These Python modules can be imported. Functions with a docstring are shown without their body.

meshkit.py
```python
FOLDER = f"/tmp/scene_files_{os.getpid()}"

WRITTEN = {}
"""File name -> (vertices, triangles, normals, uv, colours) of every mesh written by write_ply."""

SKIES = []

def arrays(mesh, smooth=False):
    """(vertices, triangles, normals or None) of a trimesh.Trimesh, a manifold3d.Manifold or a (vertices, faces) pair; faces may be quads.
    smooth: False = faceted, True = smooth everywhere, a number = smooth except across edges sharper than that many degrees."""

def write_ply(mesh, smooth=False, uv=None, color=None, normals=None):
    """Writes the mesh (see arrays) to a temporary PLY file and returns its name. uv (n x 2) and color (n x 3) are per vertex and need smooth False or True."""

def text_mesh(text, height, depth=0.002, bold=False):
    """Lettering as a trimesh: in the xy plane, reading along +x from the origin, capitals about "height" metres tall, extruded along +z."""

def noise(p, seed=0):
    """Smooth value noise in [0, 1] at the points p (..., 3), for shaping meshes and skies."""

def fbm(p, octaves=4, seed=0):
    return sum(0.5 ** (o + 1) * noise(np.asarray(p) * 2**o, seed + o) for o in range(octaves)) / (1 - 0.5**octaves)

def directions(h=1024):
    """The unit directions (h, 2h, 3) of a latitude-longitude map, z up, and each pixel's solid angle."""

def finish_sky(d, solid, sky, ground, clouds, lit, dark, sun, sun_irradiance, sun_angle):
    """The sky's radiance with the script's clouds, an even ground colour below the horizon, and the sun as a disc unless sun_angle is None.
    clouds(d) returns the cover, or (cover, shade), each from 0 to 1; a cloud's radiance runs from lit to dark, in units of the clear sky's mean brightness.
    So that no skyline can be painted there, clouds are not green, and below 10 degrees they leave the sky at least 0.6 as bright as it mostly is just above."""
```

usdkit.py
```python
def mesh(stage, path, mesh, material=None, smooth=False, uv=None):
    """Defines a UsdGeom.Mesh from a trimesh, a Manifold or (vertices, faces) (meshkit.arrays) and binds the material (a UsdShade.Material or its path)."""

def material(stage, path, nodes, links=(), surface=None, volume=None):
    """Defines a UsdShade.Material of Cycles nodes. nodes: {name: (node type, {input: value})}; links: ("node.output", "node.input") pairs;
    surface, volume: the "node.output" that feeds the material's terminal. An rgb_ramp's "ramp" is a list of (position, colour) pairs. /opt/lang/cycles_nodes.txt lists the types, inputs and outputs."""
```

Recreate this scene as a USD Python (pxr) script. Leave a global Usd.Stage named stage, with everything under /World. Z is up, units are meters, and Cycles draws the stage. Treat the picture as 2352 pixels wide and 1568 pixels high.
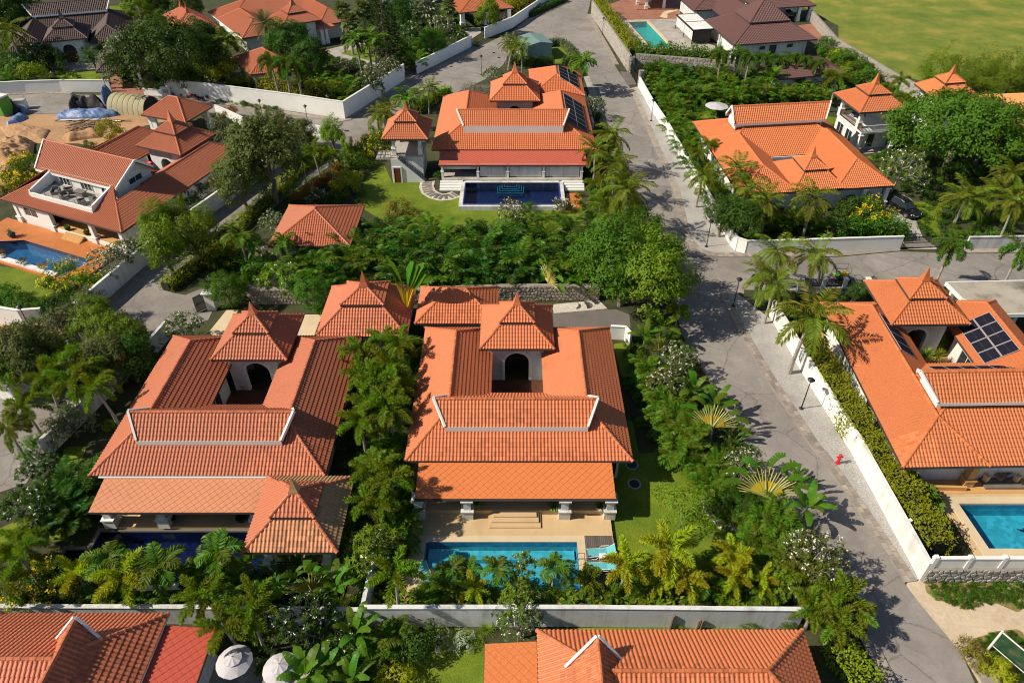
import math,random
import numpy as np,trimesh,usdkit,meshkit
from pxr import Usd,UsdGeom,UsdLux,UsdShade,Gf,Sdf,Vt
from shapely.geometry import Polygon,LineString,Point,MultiPolygon,box as sbox
from shapely.ops import unary_union
from scipy.spatial import Voronoi
# ------------------------------------------------------------------ camera, sky, sun
stage=Usd.Stage.CreateInMemory()
UsdGeom.SetStageUpAxis(stage,UsdGeom.Tokens.z)
UsdGeom.SetStageMetersPerUnit(stage,1.0)
UsdGeom.Xform.Define(stage,'/World')
UsdGeom.Scope.Define(stage,'/World/Looks')
FPX,PITCH,CAMZ=1620.0,38.5,44.0
EXPOSURE=0.38
SUN_AZ,SUN_EL=259.0,41.0
SUN_I,SKY_I=1.22,0.062
cam=UsdGeom.Camera.Define(stage,'/World/camera')
cam.CreateHorizontalApertureAttr(36.0)
cam.CreateVerticalApertureAttr(36.0*682/1024)
cam.CreateFocalLengthAttr(36.0*FPX/2351.0)
cam.CreateClippingRangeAttr(Gf.Vec2f(0.5,2000))
cam.CreateExposureAttr(EXPOSURE)
cam.AddTranslateOp().Set(Gf.Vec3d(0,0,CAMZ))
cam.AddRotateXYZOp().Set(Gf.Vec3f(90-PITCH,0,0))
dome=UsdLux.DomeLight.Define(stage,'/World/sky')
sky_mat=usdkit.material(stage,'/World/Looks/sky_look',{'s':('sky_texture',{'sky_type':'single_scattering','sun_disc':False,'sun_elevation':math.radians(SUN_EL),'sun_rotation':math.radians(SUN_AZ)}),'b':('background_shader',{'strength':SKY_I})},[('s.color','b.color')],surface='b.background')
UsdShade.MaterialBindingAPI.Apply(dome.GetPrim()).Bind(sky_mat)
dome.GetPrim().SetCustomDataByKey('kind','structure')
sun=UsdLux.DistantLight.Define(stage,'/World/sun')
sun.CreateIntensityAttr(SUN_I)
sun.CreateNormalizeAttr(True)
sun.CreateAngleAttr(0.5)
sun.CreateColorAttr(Gf.Vec3f(1.0,0.90,0.73))
sun.AddRotateXYZOp().Set(Gf.Vec3f(90-SUN_EL,0,180-SUN_AZ))
# ------------------------------------------------------------------ measuring: print pixels to points of the place
_p=math.radians(PITCH)
_RT,_UP,_FW=np.array([1.,0,0]),np.array([0,math.sin(_p),math.cos(_p)]),np.array([0,math.cos(_p),-math.sin(_p)])
EYE=np.array([0,0,CAMZ])
def at(x,y,z=0.0):
 d=_RT*(x-1175.5)/FPX-_UP*(y-784)/FPX+_FW
 return EYE+d*(z-CAMZ)/d[2]
def K(c,r,x,y):
 return((800*c+x*.4591)*.7259,(720*r+y*.4591)*.7259)
def k(c,r,x,y,z=0.0):
 return at(*K(c,r,x,y),z)
def project(p):
 q=np.asarray(p,float)-EYE
 zc=q@_FW
 return 1175.5+FPX*(q@_RT)/zc,784-FPX*(q@_UP)/zc
 # ------------------------------------------------------------------ helpers
USED={}
def numbered(parent,name):
 n=USED.get((parent,name),0)
 USED[(parent,name)]=n+1
 return f'{parent}/{name}' if n==0 else f'{parent}/{name}_{n:03d}'
def tag(prim,label=None,cat=None,group=None,kind=None):
 for key,v in(('label',label),('category',cat),('group',group),('kind',kind)):
  if v:
   prim.SetCustomDataByKey(key,v)
ORIGIN={}
class Thing:
 def __init__(self,name,label,cat,loc=(0,0,0),group=None,kind=None):
  self.path=numbered('/World',name)
  self.loc=np.array(loc,float)
  x=UsdGeom.Xform.Define(stage,self.path)
  if np.abs(self.loc).max()>0:
   x.AddTranslateOp().Set(Gf.Vec3d(*map(float,self.loc)))
  tag(x.GetPrim(),label,cat,group,kind)
  ORIGIN[self.path]=self.loc
def add(parent,name,mesh,mat,smooth=False,label=None,kind=None,cat=None,group=None):
 """one Mesh prim; parent: a Thing, the path of a part, or None for top level. Vertices are given in world space."""
 pp=parent.path if isinstance(parent,Thing)else(parent or '/World')
 path=numbered(pp,name)
 v,f=(np.asarray(mesh.vertices),np.asarray(mesh.faces))if hasattr(mesh,'vertices')else(np.asarray(mesh[0],float),np.asarray(mesh[1]))
 o=ORIGIN.get(pp,np.zeros(3))
 ORIGIN[path]=o
 prim=usdkit.mesh(stage,path,(v-o,f),mat,smooth).GetPrim()
 tag(prim,label,cat,group,kind)
 return path
class MB:
 """collects triangles"""
 def __init__(self):
  self.v,self.f,self.n=[],[],0
 def add(self,v,f):
  v,f=np.asarray(v,float),np.asarray(f,int)
  if f.shape[1]==4:
   f=np.vstack([f[:,[0,1,2]],f[:,[0,2,3]]])
  self.v.append(v);self.f.append(f+self.n);self.n+=len(v)
  return self
 def mesh(self):
  return np.vstack(self.v),np.vstack(self.f)
 def box8(self,c):
  return self.add(c,[[3,2,1,0],[4,5,6,7],[0,1,5,4],[1,2,6,5],[2,3,7,6],[3,0,4,7]])
 def prism(self,ring,z0,z1):
  p=Polygon([q[:2]for q in ring])
  if p.exterior.is_ccw is False:
   ring=list(ring)[::-1]
   p=Polygon([q[:2]for q in ring])
  m=trimesh.creation.extrude_polygon(p,z1-z0,engine='earcut')
  return self.add(np.asarray(m.vertices)+[0,0,z0],m.faces)
 def tube(self,pts,r,sides=6,cap=True):
  pts=np.asarray(pts,float)
  r=np.broadcast_to(np.asarray(r,float),(len(pts),))
  t=np.gradient(pts,axis=0)
  t/=np.linalg.norm(t,axis=1,keepdims=True)+1e-12
  a=np.cross(t,np.where(np.abs(t[:,2:])<.9,[0,0,1.],[1.,0,0]))
  a/=np.linalg.norm(a,axis=1,keepdims=True)+1e-12
  b=np.cross(t,a)
  ang=np.arange(sides)*2*np.pi/sides
  v=pts[:,None]+r[:,None,None]*(np.cos(ang)[None,:,None]*a[:,None]+np.sin(ang)[None,:,None]*b[:,None])
  i,j=np.meshgrid(np.arange(len(pts)-1),np.arange(sides),indexing='ij')
  q=np.stack([i*sides+j,i*sides+(j+1)%sides,(i+1)*sides+(j+1)%sides,(i+1)*sides+j],-1).reshape(-1,4)
  self.add(v.reshape(-1,3),q[:,::-1])
  if cap:
   n=len(pts)-1
   self.add(v[n],[[0,m,m+1]for m in range(1,sides-1)])
   self.add(v[0],[[0,m+1,m]for m in range(1,sides-1)])
  return self
 def lathe(self,c,prof,sides=12):
  ang=np.arange(sides)*2*np.pi/sides
  v=np.array([[c[0]+r*math.cos(a),c[1]+r*math.sin(a),c[2]+z]for r,z in prof for a in ang])
  q=[[i*sides+j,i*sides+(j+1)%sides,(i+1)*sides+(j+1)%sides,(i+1)*sides+j]for i in range(len(prof)-1)for j in range(sides)]
  return self.add(v,q)
 def beam(self,a,b,w,h,up=(0,0,1)):
  a,b,up=np.asarray(a,float),np.asarray(b,float),np.asarray(up,float)
  t=b-a;t/=np.linalg.norm(t)
  s=np.cross(t,up);s/=np.linalg.norm(s)+1e-12
  n=np.cross(s,t)
  c=[p+s*i*w/2+n*j*h/2 for j in(-1,1)for p,i in((a,-1),(a,1),(b,1),(b,-1))]
  return self.box8([c[0],c[1],c[2],c[3],c[4],c[5],c[6],c[7]])
class Frame:
 """a plan grid: u along the front, v going back, metres"""
 def __init__(self,O=(0,0),U=(1,0),V=(0,1)):
  self.O,self.U,self.V=np.array(O[:2],float),np.array(U,float),np.array(V,float)
 def W(self,u,v,z=0.0):
  return np.array([*(self.O+u*self.U+v*self.V),z])
 def loc(self,u,v):
  return self.W(u,v,0)
 def box(self,mb,u0,u1,v0,v1,z0,z1):
  W=self.W
  return mb.box8([W(u0,v0,z0),W(u1,v0,z0),W(u1,v1,z0),W(u0,v1,z0),W(u0,v0,z1),W(u1,v0,z1),W(u1,v1,z1),W(u0,v1,z1)])
 def wall_with_holes(self,mb,axis,s0,s1,at_,thick,z0,z1,holes):
  """a wall along u (axis 'u', at v=at_) or along v; holes are shapely polygons in (s, z)"""
  p=sbox(s0,z0,s1,z1)
  for h in holes:
   p=p.difference(h)
  for g in getattr(p,'geoms',[p]):
   m=trimesh.creation.extrude_polygon(g,thick,engine='earcut')
   v=np.asarray(m.vertices)
   if axis=='u':
    w=np.array([self.W(s,at_+t,z)for s,z,t in v]);f=m.faces[:,::-1]
   else:
    w=np.array([self.W(at_+t,s,z)for s,z,t in v]);f=m.faces
   mb.add(w,f)
  return mb
def arch(c,w,z0,zs,n=14):
 r=w/2
 return Polygon([(c-r,z0),(c+r,z0)]+[(c+r*math.cos(a),zs+r*math.sin(a))for a in np.linspace(0,math.pi,n)])
 # ------------------------------------------------------------------ materials
def M(name,nodes,links,surface='p.BSDF',volume=None):
 return usdkit.material(stage,'/World/Looks/'+name,nodes,links,surface=None if volume else surface,volume=volume)
def varied(name,col,rough=.7,amount=.18,scale=.6,fine=0.0,bump=0.0,bscale=20,dark=None,island=.0,spec=.4,detail=5):
 """a colour with broad blotches, fine grain and, for pieces, a shift from piece to piece"""
 dark=dark or tuple(c*(1-amount*2)for c in col)
 light=tuple(min(1,c*(1+amount))for c in col)
 n={'g':('geometry',{}),'n':('noise_texture',{'scale':scale,'detail':detail,'roughness':.65}),'r':('rgb_ramp',{'ramp':[(.30,dark),(.5,col),(.72,light)]}),'p':('principled_bsdf',{'roughness':rough,'specular_ior_level':spec})}
 l=[('g.position','n.vector'),('n.fac','r.fac')]
 out='r.color'
 if island:
  n|={'o':('object_info',{}),'a':('math',{'math_type':'add'}),'fr':('math',{'math_type':'fraction'}),'mr':('map_range',{'to_min':1-island,'to_max':1+island*.6}),'h':('hsv',{})}
  l+=[('g.random_per_island','a.value1'),('o.random','a.value2'),('a.value','fr.value1'),('fr.value','mr.value'),('mr.result','h.value'),(out,'h.color')]
  out='h.color'
 if fine:
  n|={'n2':('noise_texture',{'scale':bscale,'detail':3}),'m2':('map_range',{'from_min':.3,'from_max':.7,'to_min':1-fine,'to_max':1+fine}),'h2':('hsv',{})}
  l+=[('g.position','n2.vector'),('n2.fac','m2.value'),('m2.result','h2.value'),(out,'h2.color')]
  out='h2.color'
 if bump:
  n|={'n3':('noise_texture',{'scale':bscale,'detail':4}),'b':('bump',{'strength':bump,'distance':.05})}
  l+=[('g.position','n3.vector'),('n3.fac','b.height'),('b.normal','p.normal')]
 return M(name,n,l+[(out,'p.base_color')])
def leafmat(name,a,b,trans=.30,rough=.42,dead=None,spread=.035):
 """leaves: two greens mixed leaf by leaf and plant by plant, light coming through"""
 stops=[(0,a),(.55,tuple((x+y)/2 for x,y in zip(a,b))),(.93,b)]
 stops+=[(.97,dead),(1,dead)]if dead else[(1,b)]
 n={'g':('geometry',{}),'o':('object_info',{}),'r':('rgb_ramp',{'ramp':stops}),'h':('hsv',{}),'hm':('map_range',{'to_min':.5-spread,'to_max':.5+spread}),'vm':('map_range',{'to_min':.72,'to_max':1.18}),'n':('noise_texture',{'scale':.9,'detail':2}),'mx':('math',{'math_type':'multiply_add','value2':.62}),'sc':('math',{'math_type':'multiply','value2':.42}),'p':('principled_bsdf',{'roughness':rough+.12,'specular_ior_level':.22}),'t':('translucent_bsdf',{}),'bk':('hsv',{'saturation':1.1,'value':1.5}),'m':('mix_closure',{'fac':trans})}
 l=[('g.random_per_island','mx.value1'),('g.position','n.vector'),('n.fac','sc.value1'),('sc.value','mx.value3'),('mx.value','r.fac'),('o.random','hm.value'),('o.random','vm.value'),('hm.result','h.hue'),('vm.result','h.value'),('r.color','h.color'),('h.color','p.base_color'),('h.color','bk.color'),('bk.color','t.color'),('p.BSDF','m.closure1'),('t.BSDF','m.closure2')]
 return M(name,n,l,surface='m.closure')
def tilemat(name,col,island=.24,rough=.55,weather=.5,old=None):
 """clay roof tile: each tile a little different, weather stains running over the roof"""
 o=old or tuple(c*.55 for c in col)
 n={'g':('geometry',{}),'o':('object_info',{}),'a':('math',{'math_type':'add'}),'fr':('math',{'math_type':'fraction'}),'mr':('map_range',{'to_min':1-island,'to_max':1+island*.5}),'h':('hsv',{}),'n':('noise_texture',{'scale':.45,'detail':9,'roughness':.78}),'r':('rgb_ramp',{'ramp':[(.30,o),(.45,col),(.6,col),(.72,tuple(min(1,c*1.12+.01)for c in col))]}),'n2':('noise_texture',{'scale':9,'detail':3}),'m2':('map_range',{'from_min':.3,'from_max':.75,'to_min':.86,'to_max':1.1}),'h2':('hsv',{}),'mixc':('mix',{'fac':weather,'color1':col}),'p':('principled_bsdf',{'roughness':rough,'specular_ior_level':.35})}
 l=[('g.position','n.vector'),('n.fac','r.fac'),('r.color','mixc.color2'),('g.random_per_island','a.value1'),('o.random','a.value2'),('a.value','fr.value1'),('fr.value','mr.value'),('mr.result','h.value'),('mixc.color','h.color'),('g.position','n2.vector'),('n2.fac','m2.value'),('m2.result','h2.value'),('h.color','h2.color'),('h2.color','p.base_color')]
 return M(name,n,l)
T_ORANGE=tilemat('roof_orange',(.53,.162,.066))
T_ORANGE2=tilemat('roof_orange_bright',(.57,.175,.062))
T_PINK=tilemat('roof_terracotta',(.49,.150,.072))
T_RED=tilemat('roof_red',(.52,.12,.075),weather=.2)
T_BROWN=tilemat('roof_dark_brown',(.105,.068,.062),island=.22)
T_MAROON=tilemat('roof_maroon',(.135,.066,.062),island=.15)
T_PALE=tilemat('roof_pale',(.60,.29,.115))
T_MIXED=tilemat('roof_weathered',(.52,.22,.10),island=.38,weather=.6,old=(.30,.16,.09))
T_TAN=tilemat('roof_tan',(.42,.25,.12),island=.25,weather=.5)
T_DIAMOND=tilemat('roof_diamond_pink',(.60,.25,.13),island=.10,weather=.45)
T_DIAMOND2=tilemat('roof_diamond_orange',(.62,.19,.06),island=.05,weather=.15)
T_DIAMOND3=tilemat('roof_diamond_red',(.50,.085,.05),island=.05,weather=.1)
WHITE=varied('white_paint',(.72,.72,.70),.6,.05,.25,fine=.02)
def streaky(name,col,dirt,amount):
 """painted render with rain streaks and patches"""
 return M(name,{'g':('geometry',{}),'m':('mapping',{'scale':(1.5,1.5,.10)}),'n':('noise_texture',{'scale':1.0,'detail':6,'roughness':.7}),'n2':('noise_texture',{'scale':.35,'detail':7,'roughness':.7}),'a':('math',{'math_type':'add'}),'mr':('map_range',{'from_min':.94,'from_max':1.25,'to_min':0,'to_max':amount,'clamp':True}),'x':('mix',{'color1':col,'color2':dirt}),'p':('principled_bsdf',{'roughness':.75,'specular_ior_level':.2})},[('g.position','m.vector'),('m.vector','n.vector'),('g.position','n2.vector'),('n.fac','a.value1'),('n2.fac','a.value2'),('a.value','mr.value'),('mr.result','x.fac'),('x.color','p.base_color')])
WALLW=streaky('white_render',(.70,.70,.69),(.40,.38,.34),.6)
WALLG=streaky('grey_white_render',(.60,.615,.63),(.30,.285,.25),.75)
CREAM=varied('cream_render',(.62,.55,.42),.7,.06,.3)
OCHRE=varied('ochre_render',(.52,.29,.11),.7,.08,.3)
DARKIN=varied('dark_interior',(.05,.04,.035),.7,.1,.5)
FASCIA=varied('dark_fascia',(.07,.05,.045),.6,.1,.5)
GLASSD=M('dark_glass',{'p':('principled_bsdf',{'base_color':(.02,.03,.035),'roughness':.06,'specular_ior_level':.8})},[])
WOOD=varied('dark_wood',(.10,.038,.022),.5,.2,2)
REDWOOD=varied('red_wood',(.17,.03,.018),.5,.15,2)
ASPHALT=M('asphalt',{'g':('geometry',{}),'n':('noise_texture',{'scale':.12,'detail':7,'roughness':.7}),'r':('rgb_ramp',{'ramp':[(.3,(.20,.178,.160)),(.5,(.255,.232,.213)),(.7,(.30,.278,.258))]}),'n2':('noise_texture',{'scale':28,'detail':2}),'m2':('map_range',{'from_min':.3,'from_max':.7,'to_min':.84,'to_max':1.15}),'h2':('hsv',{}),'v':('voronoi_texture',{'scale':.11,'randomness':1.0}),'s5':('separate_color',{}),'m5':('map_range',{'to_min':.90,'to_max':1.07}),'h5':('hsv',{}),'e':('voronoi_texture',{'feature':'distance_to_edge','scale':.16,'randomness':1.0}),'m6':('map_range',{'from_min':.0,'from_max':.012,'to_min':.62,'to_max':1.0,'clamp':True}),'h6':('hsv',{}),'dm':('vector_math',{'math_type':'add'}),'n4':('noise_texture',{'scale':.5,'detail':8,'roughness':.75,'distortion':1.2}),'m4':('map_range',{'from_min':.42,'from_max':.62,'to_min':.86,'to_max':1.04,'clamp':True}),'h4':('hsv',{}),'b':('bump',{'strength':.25,'distance':.03}),'p':('principled_bsdf',{'roughness':.85,'specular_ior_level':.25})},[('g.position','n.vector'),('n.fac','r.fac'),('g.position','n2.vector'),('n2.fac','m2.value'),('m2.result','h2.value'),('r.color','h2.color'),('g.position','n4.vector'),('n4.fac','m4.value'),('m4.result','h4.value'),('h2.color','h4.color'),('h4.color','h5.color'),('g.position','v.vector'),('v.color','s5.color'),('s5.r','m5.value'),('m5.result','h5.value'),('g.position','dm.vector1'),('n4.color','dm.vector2'),('dm.vector','e.vector'),('e.distance','m6.value'),('m6.result','h6.value'),('h5.color','h6.color'),('h6.color','p.base_color'),('n2.fac','b.height'),('b.normal','p.normal')])
ASPHALT_D=varied('dark_asphalt',(.14,.12,.115),.85,.12,.4,fine=.1,bscale=25)
CONCRETE=varied('concrete',(.36,.33,.30),.85,.14,.5,fine=.06,bscale=12,dark=(.22,.20,.17))
OLDCONC=varied('stained_concrete',(.34,.31,.26),.9,.2,.45,fine=.08,bscale=10,dark=(.13,.11,.085),detail=8)
GRAVEL=varied('gravel',(.34,.325,.31),.9,.1,.5,fine=.28,bscale=9,bump=.5)
WHITEGRAVEL=varied('white_gravel',(.48,.44,.39),.9,.1,.5,fine=.3,bscale=7,bump=.5)
PAVER=varied('paver',(.29,.25,.215),.85,.15,.7,island=.3,fine=.06)
KERB=varied('kerb',(.25,.225,.20),.85,.15,.6,fine=.08)
BRICKP=varied('brick_paving',(.30,.13,.085),.85,.15,.5,fine=.1,bscale=6)
SAND=varied('sandstone_deck',(.52,.37,.205),.8,.08,.35,fine=.03,dark=(.42,.30,.17))
SANDL=varied('pale_coping',(.56,.45,.30),.8,.08,.35,fine=.03)
TERRA=varied('terracotta_deck',(.46,.155,.04),.6,.08,.5,fine=.03)
DECKW=varied('weathered_deck',(.12,.10,.095),.75,.12,1.5,island=.2)
STONE=varied('wall_stone',(.34,.315,.285),.9,.12,.8,island=.3,fine=.1,bump=.3)
STONEJ=varied('stone_joint',(.24,.215,.18),.95,.1,.8)
STONEB=varied('brown_stone',(.40,.345,.27),.9,.12,.8,island=.35,fine=.1,bump=.3)
STONED=varied('dark_stone',(.17,.15,.13),.9,.12,.8,island=.35,fine=.1)
def grassmat(name,a,b,c,scale=.35):
 return M(name,{'g':('geometry',{}),'n':('noise_texture',{'scale':scale,'detail':6,'roughness':.68}),'r':('rgb_ramp',{'ramp':[(.3,a),(.5,b),(.68,c)]}),'n2':('noise_texture',{'scale':7,'detail':5,'roughness':.7}),'m2':('map_range',{'from_min':.3,'from_max':.7,'to_min':.72,'to_max':1.25}),'h2':('hsv',{}),'b':('bump',{'strength':.7,'distance':.08}),'n3':('noise_texture',{'scale':22,'detail':3}),'p':('principled_bsdf',{'roughness':.8,'specular_ior_level':.2})},[('g.position','n.vector'),('n.fac','r.fac'),('g.position','n2.vector'),('n2.fac','m2.value'),('m2.result','h2.value'),('r.color','h2.color'),('h2.color','p.base_color'),('g.position','n3.vector'),('n3.fac','b.height'),('b.normal','p.normal')])
LAWN=grassmat('lawn_grass',(.085,.135,.010),(.13,.185,.013),(.19,.23,.018))
FIELD=grassmat('field_grass',(.095,.15,.02),(.17,.205,.03),(.31,.26,.055),.13)
ROUGHG=grassmat('rough_grass',(.12,.13,.03),(.24,.19,.07),(.42,.30,.18),.5)
SOIL=varied('garden_soil',(.045,.050,.018),.95,.2,.5,fine=.2,bscale=5,dark=(.025,.025,.012))
EARTH=varied('bare_earth',(.40,.235,.12),.95,.12,.16,fine=.12,bscale=2.5,bump=.9,dark=(.28,.17,.095),detail=8)
DIRT=varied('dirt_track',(.50,.40,.29),.95,.12,.3,fine=.1,bscale=4,bump=.5,dark=(.40,.30,.19),detail=8)
METALD=M('black_metal',{'p':('principled_bsdf',{'base_color':(.02,.02,.022),'roughness':.45,'metallic':.3})},[])
METALG=M('grey_metal',{'p':('principled_bsdf',{'base_color':(.25,.26,.27),'roughness':.4,'metallic':.6})},[])
CARBLK=M('black_car_paint',{'p':('principled_bsdf',{'base_color':(.008,.008,.012),'roughness':.12,'coat_weight':.6,'specular_ior_level':.7})},[])
CARSIL=M('silver_car_paint',{'p':('principled_bsdf',{'base_color':(.35,.36,.38),'roughness':.25,'metallic':.5,'coat_weight':.5})},[])
RUBBER=M('rubber',{'p':('principled_bsdf',{'base_color':(.015,.015,.015),'roughness':.8})},[])
LAMPW=M('headlamp',{'p':('principled_bsdf',{'base_color':(.7,.72,.74),'roughness':.15})},[])
REDP=M('red_paint',{'p':('principled_bsdf',{'base_color':(.55,.015,.025),'roughness':.4})},[])
FABW=varied('white_canvas',(.47,.45,.48),.85,.05,1.2)
FABT=varied('turquoise_sling',(.10,.38,.42),.7,.05,3)
BLUEC=varied('blue_cushion',(.02,.085,.30),.8,.1,2)
RATTAN=varied('grey_rattan',(.16,.145,.135),.8,.15,8)
TARPB=varied('blue_tarp',(.13,.20,.38),.5,.25,3,dark=(.045,.09,.25),bump=.6,bscale=5)
TARPK=varied('black_shade_net',(.03,.026,.028),.8,.2,3)
CANVASG=varied('olive_canvas',(.33,.30,.18),.8,.08,1.5)
NETG=M('green_net',{'p':('principled_bsdf',{'base_color':(.03,.11,.07),'roughness':.8})},[])
TANKG=varied('green_paint',(.09,.30,.03),.5,.1,1)
BOXG=varied('grey_green_metal',(.16,.245,.235),.5,.06,1)
WOODS=varied('old_timber',(.22,.155,.10),.85,.25,3,island=.35)
BARK=varied('bark',(.17,.135,.105),.9,.2,4,fine=.15,bscale=12)
BARKG=varied('pale_bark',(.30,.27,.235),.9,.2,3,fine=.15,bscale=10)
SOLARC=M('solar_cell',{'p':('principled_bsdf',{'base_color':(.012,.012,.022),'roughness':.6,'specular_ior_level':.08})},[])
SOLARF=M('solar_frame',{'p':('principled_bsdf',{'base_color':(.30,.30,.32),'roughness':.6})},[])
POTBL=varied('blue_glaze',(.03,.045,.12),.3,.2,3)
POTTC=varied('clay_pot',(.30,.13,.06),.7,.15,4)
def poolmat(name,col,scale=3.0,amount=.2):
 dk,lt=tuple(c*(1-amount)for c in col),tuple(min(1,c*(1+amount))for c in col)
 return M(name,{'g':('geometry',{}),'v':('voronoi_texture',{'scale':scale,'randomness':.9}),'s':('separate_color',{}),'r':('rgb_ramp',{'ramp':[(0,dk),(.5,col),(1,lt)]}),'p':('principled_bsdf',{'roughness':.3})},[('g.position','v.vector'),('v.color','s.color'),('s.r','r.fac'),('r.color','p.base_color')])
POOL_T=poolmat('pool_turquoise',(.045,.33,.44))
POOL_C=poolmat('pool_cyan',(.025,.29,.42))
POOL_B=poolmat('pool_blue',(.02,.19,.38))
POOL_M=poolmat('pool_mid_blue',(.012,.10,.24))
POOL_N=poolmat('pool_navy',(.006,.013,.055),4,.6)
POOL_D=poolmat('pool_deep',(.006,.022,.07),4,.4)
POOL_G=poolmat('pool_green',(.02,.34,.30))
POOL_E=poolmat('pool_edge_tile',(.05,.045,.17),5,.5)
def watermat(name,tint,wave=.25,scale=2.2):
 return M(name,{'g':('geometry',{}),'n':('noise_texture',{'scale':scale,'detail':3,'distortion':.8}),'b':('bump',{'strength':wave,'distance':.12}),'t':('transparent_bsdf',{'color':tint}),'gl':('glossy_bsdf',{'color':(1,1,1),'roughness':.04}),'f':('layer_weight',{'blend':.5}),'pw':('math',{'math_type':'power','value2':5.0}),'ma':('math',{'math_type':'multiply_add','value2':.9,'value3':.022}),'m':('mix_closure',{})},[('g.position','n.vector'),('n.fac','b.height'),('b.normal','gl.normal'),('b.normal','f.normal'),('f.facing','pw.value1'),('pw.value','ma.value1'),('ma.value','m.fac'),('t.BSDF','m.closure1'),('gl.BSDF','m.closure2')],surface='m.closure')
WATER=watermat('pool_water',(.93,.985,1.0))
WATER_D=watermat('dark_pool_water',(.6,.72,.9),.12)
# ------------------------------------------------------------------ roofs
PROF=np.array([[0,0],[.14,.042],[.36,.060],[.58,.042],[.72,0]])
PROF_FAR=np.array([[0,0],[.36,.062],[.72,0]])
def _grid(poly):
 p=np.asarray(poly,float)
 u=p[1]-p[0];u/=np.linalg.norm(u)
 n=np.cross(u,p[-1]-p[0]);n/=np.linalg.norm(n)
 if n[2]<0:
  raise ValueError('roof plane runs the wrong way round')
 v=np.cross(n,u)
 q=np.stack([(p-p[0])@u,(p-p[0])@v],1)
 return p[0],u,v,n,q
def _extent(q,s):
 """lowest and highest v of the convex polygon q at each s"""
 lo,hi=np.full(len(s),np.inf),np.full(len(s),-np.inf)
 for a,b in zip(q,np.roll(q,-1,0)):
  if abs(b[0]-a[0])<1e-9:
   continue
  t=(s-a[0])/(b[0]-a[0])
  ok=(t>=-1e-6)&(t<=1+1e-6)
  y=a[1]+t*(b[1]-a[1])
  lo=np.where(ok,np.minimum(lo,y),lo);hi=np.where(ok,np.maximum(hi,y),hi)
 return lo,hi
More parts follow.
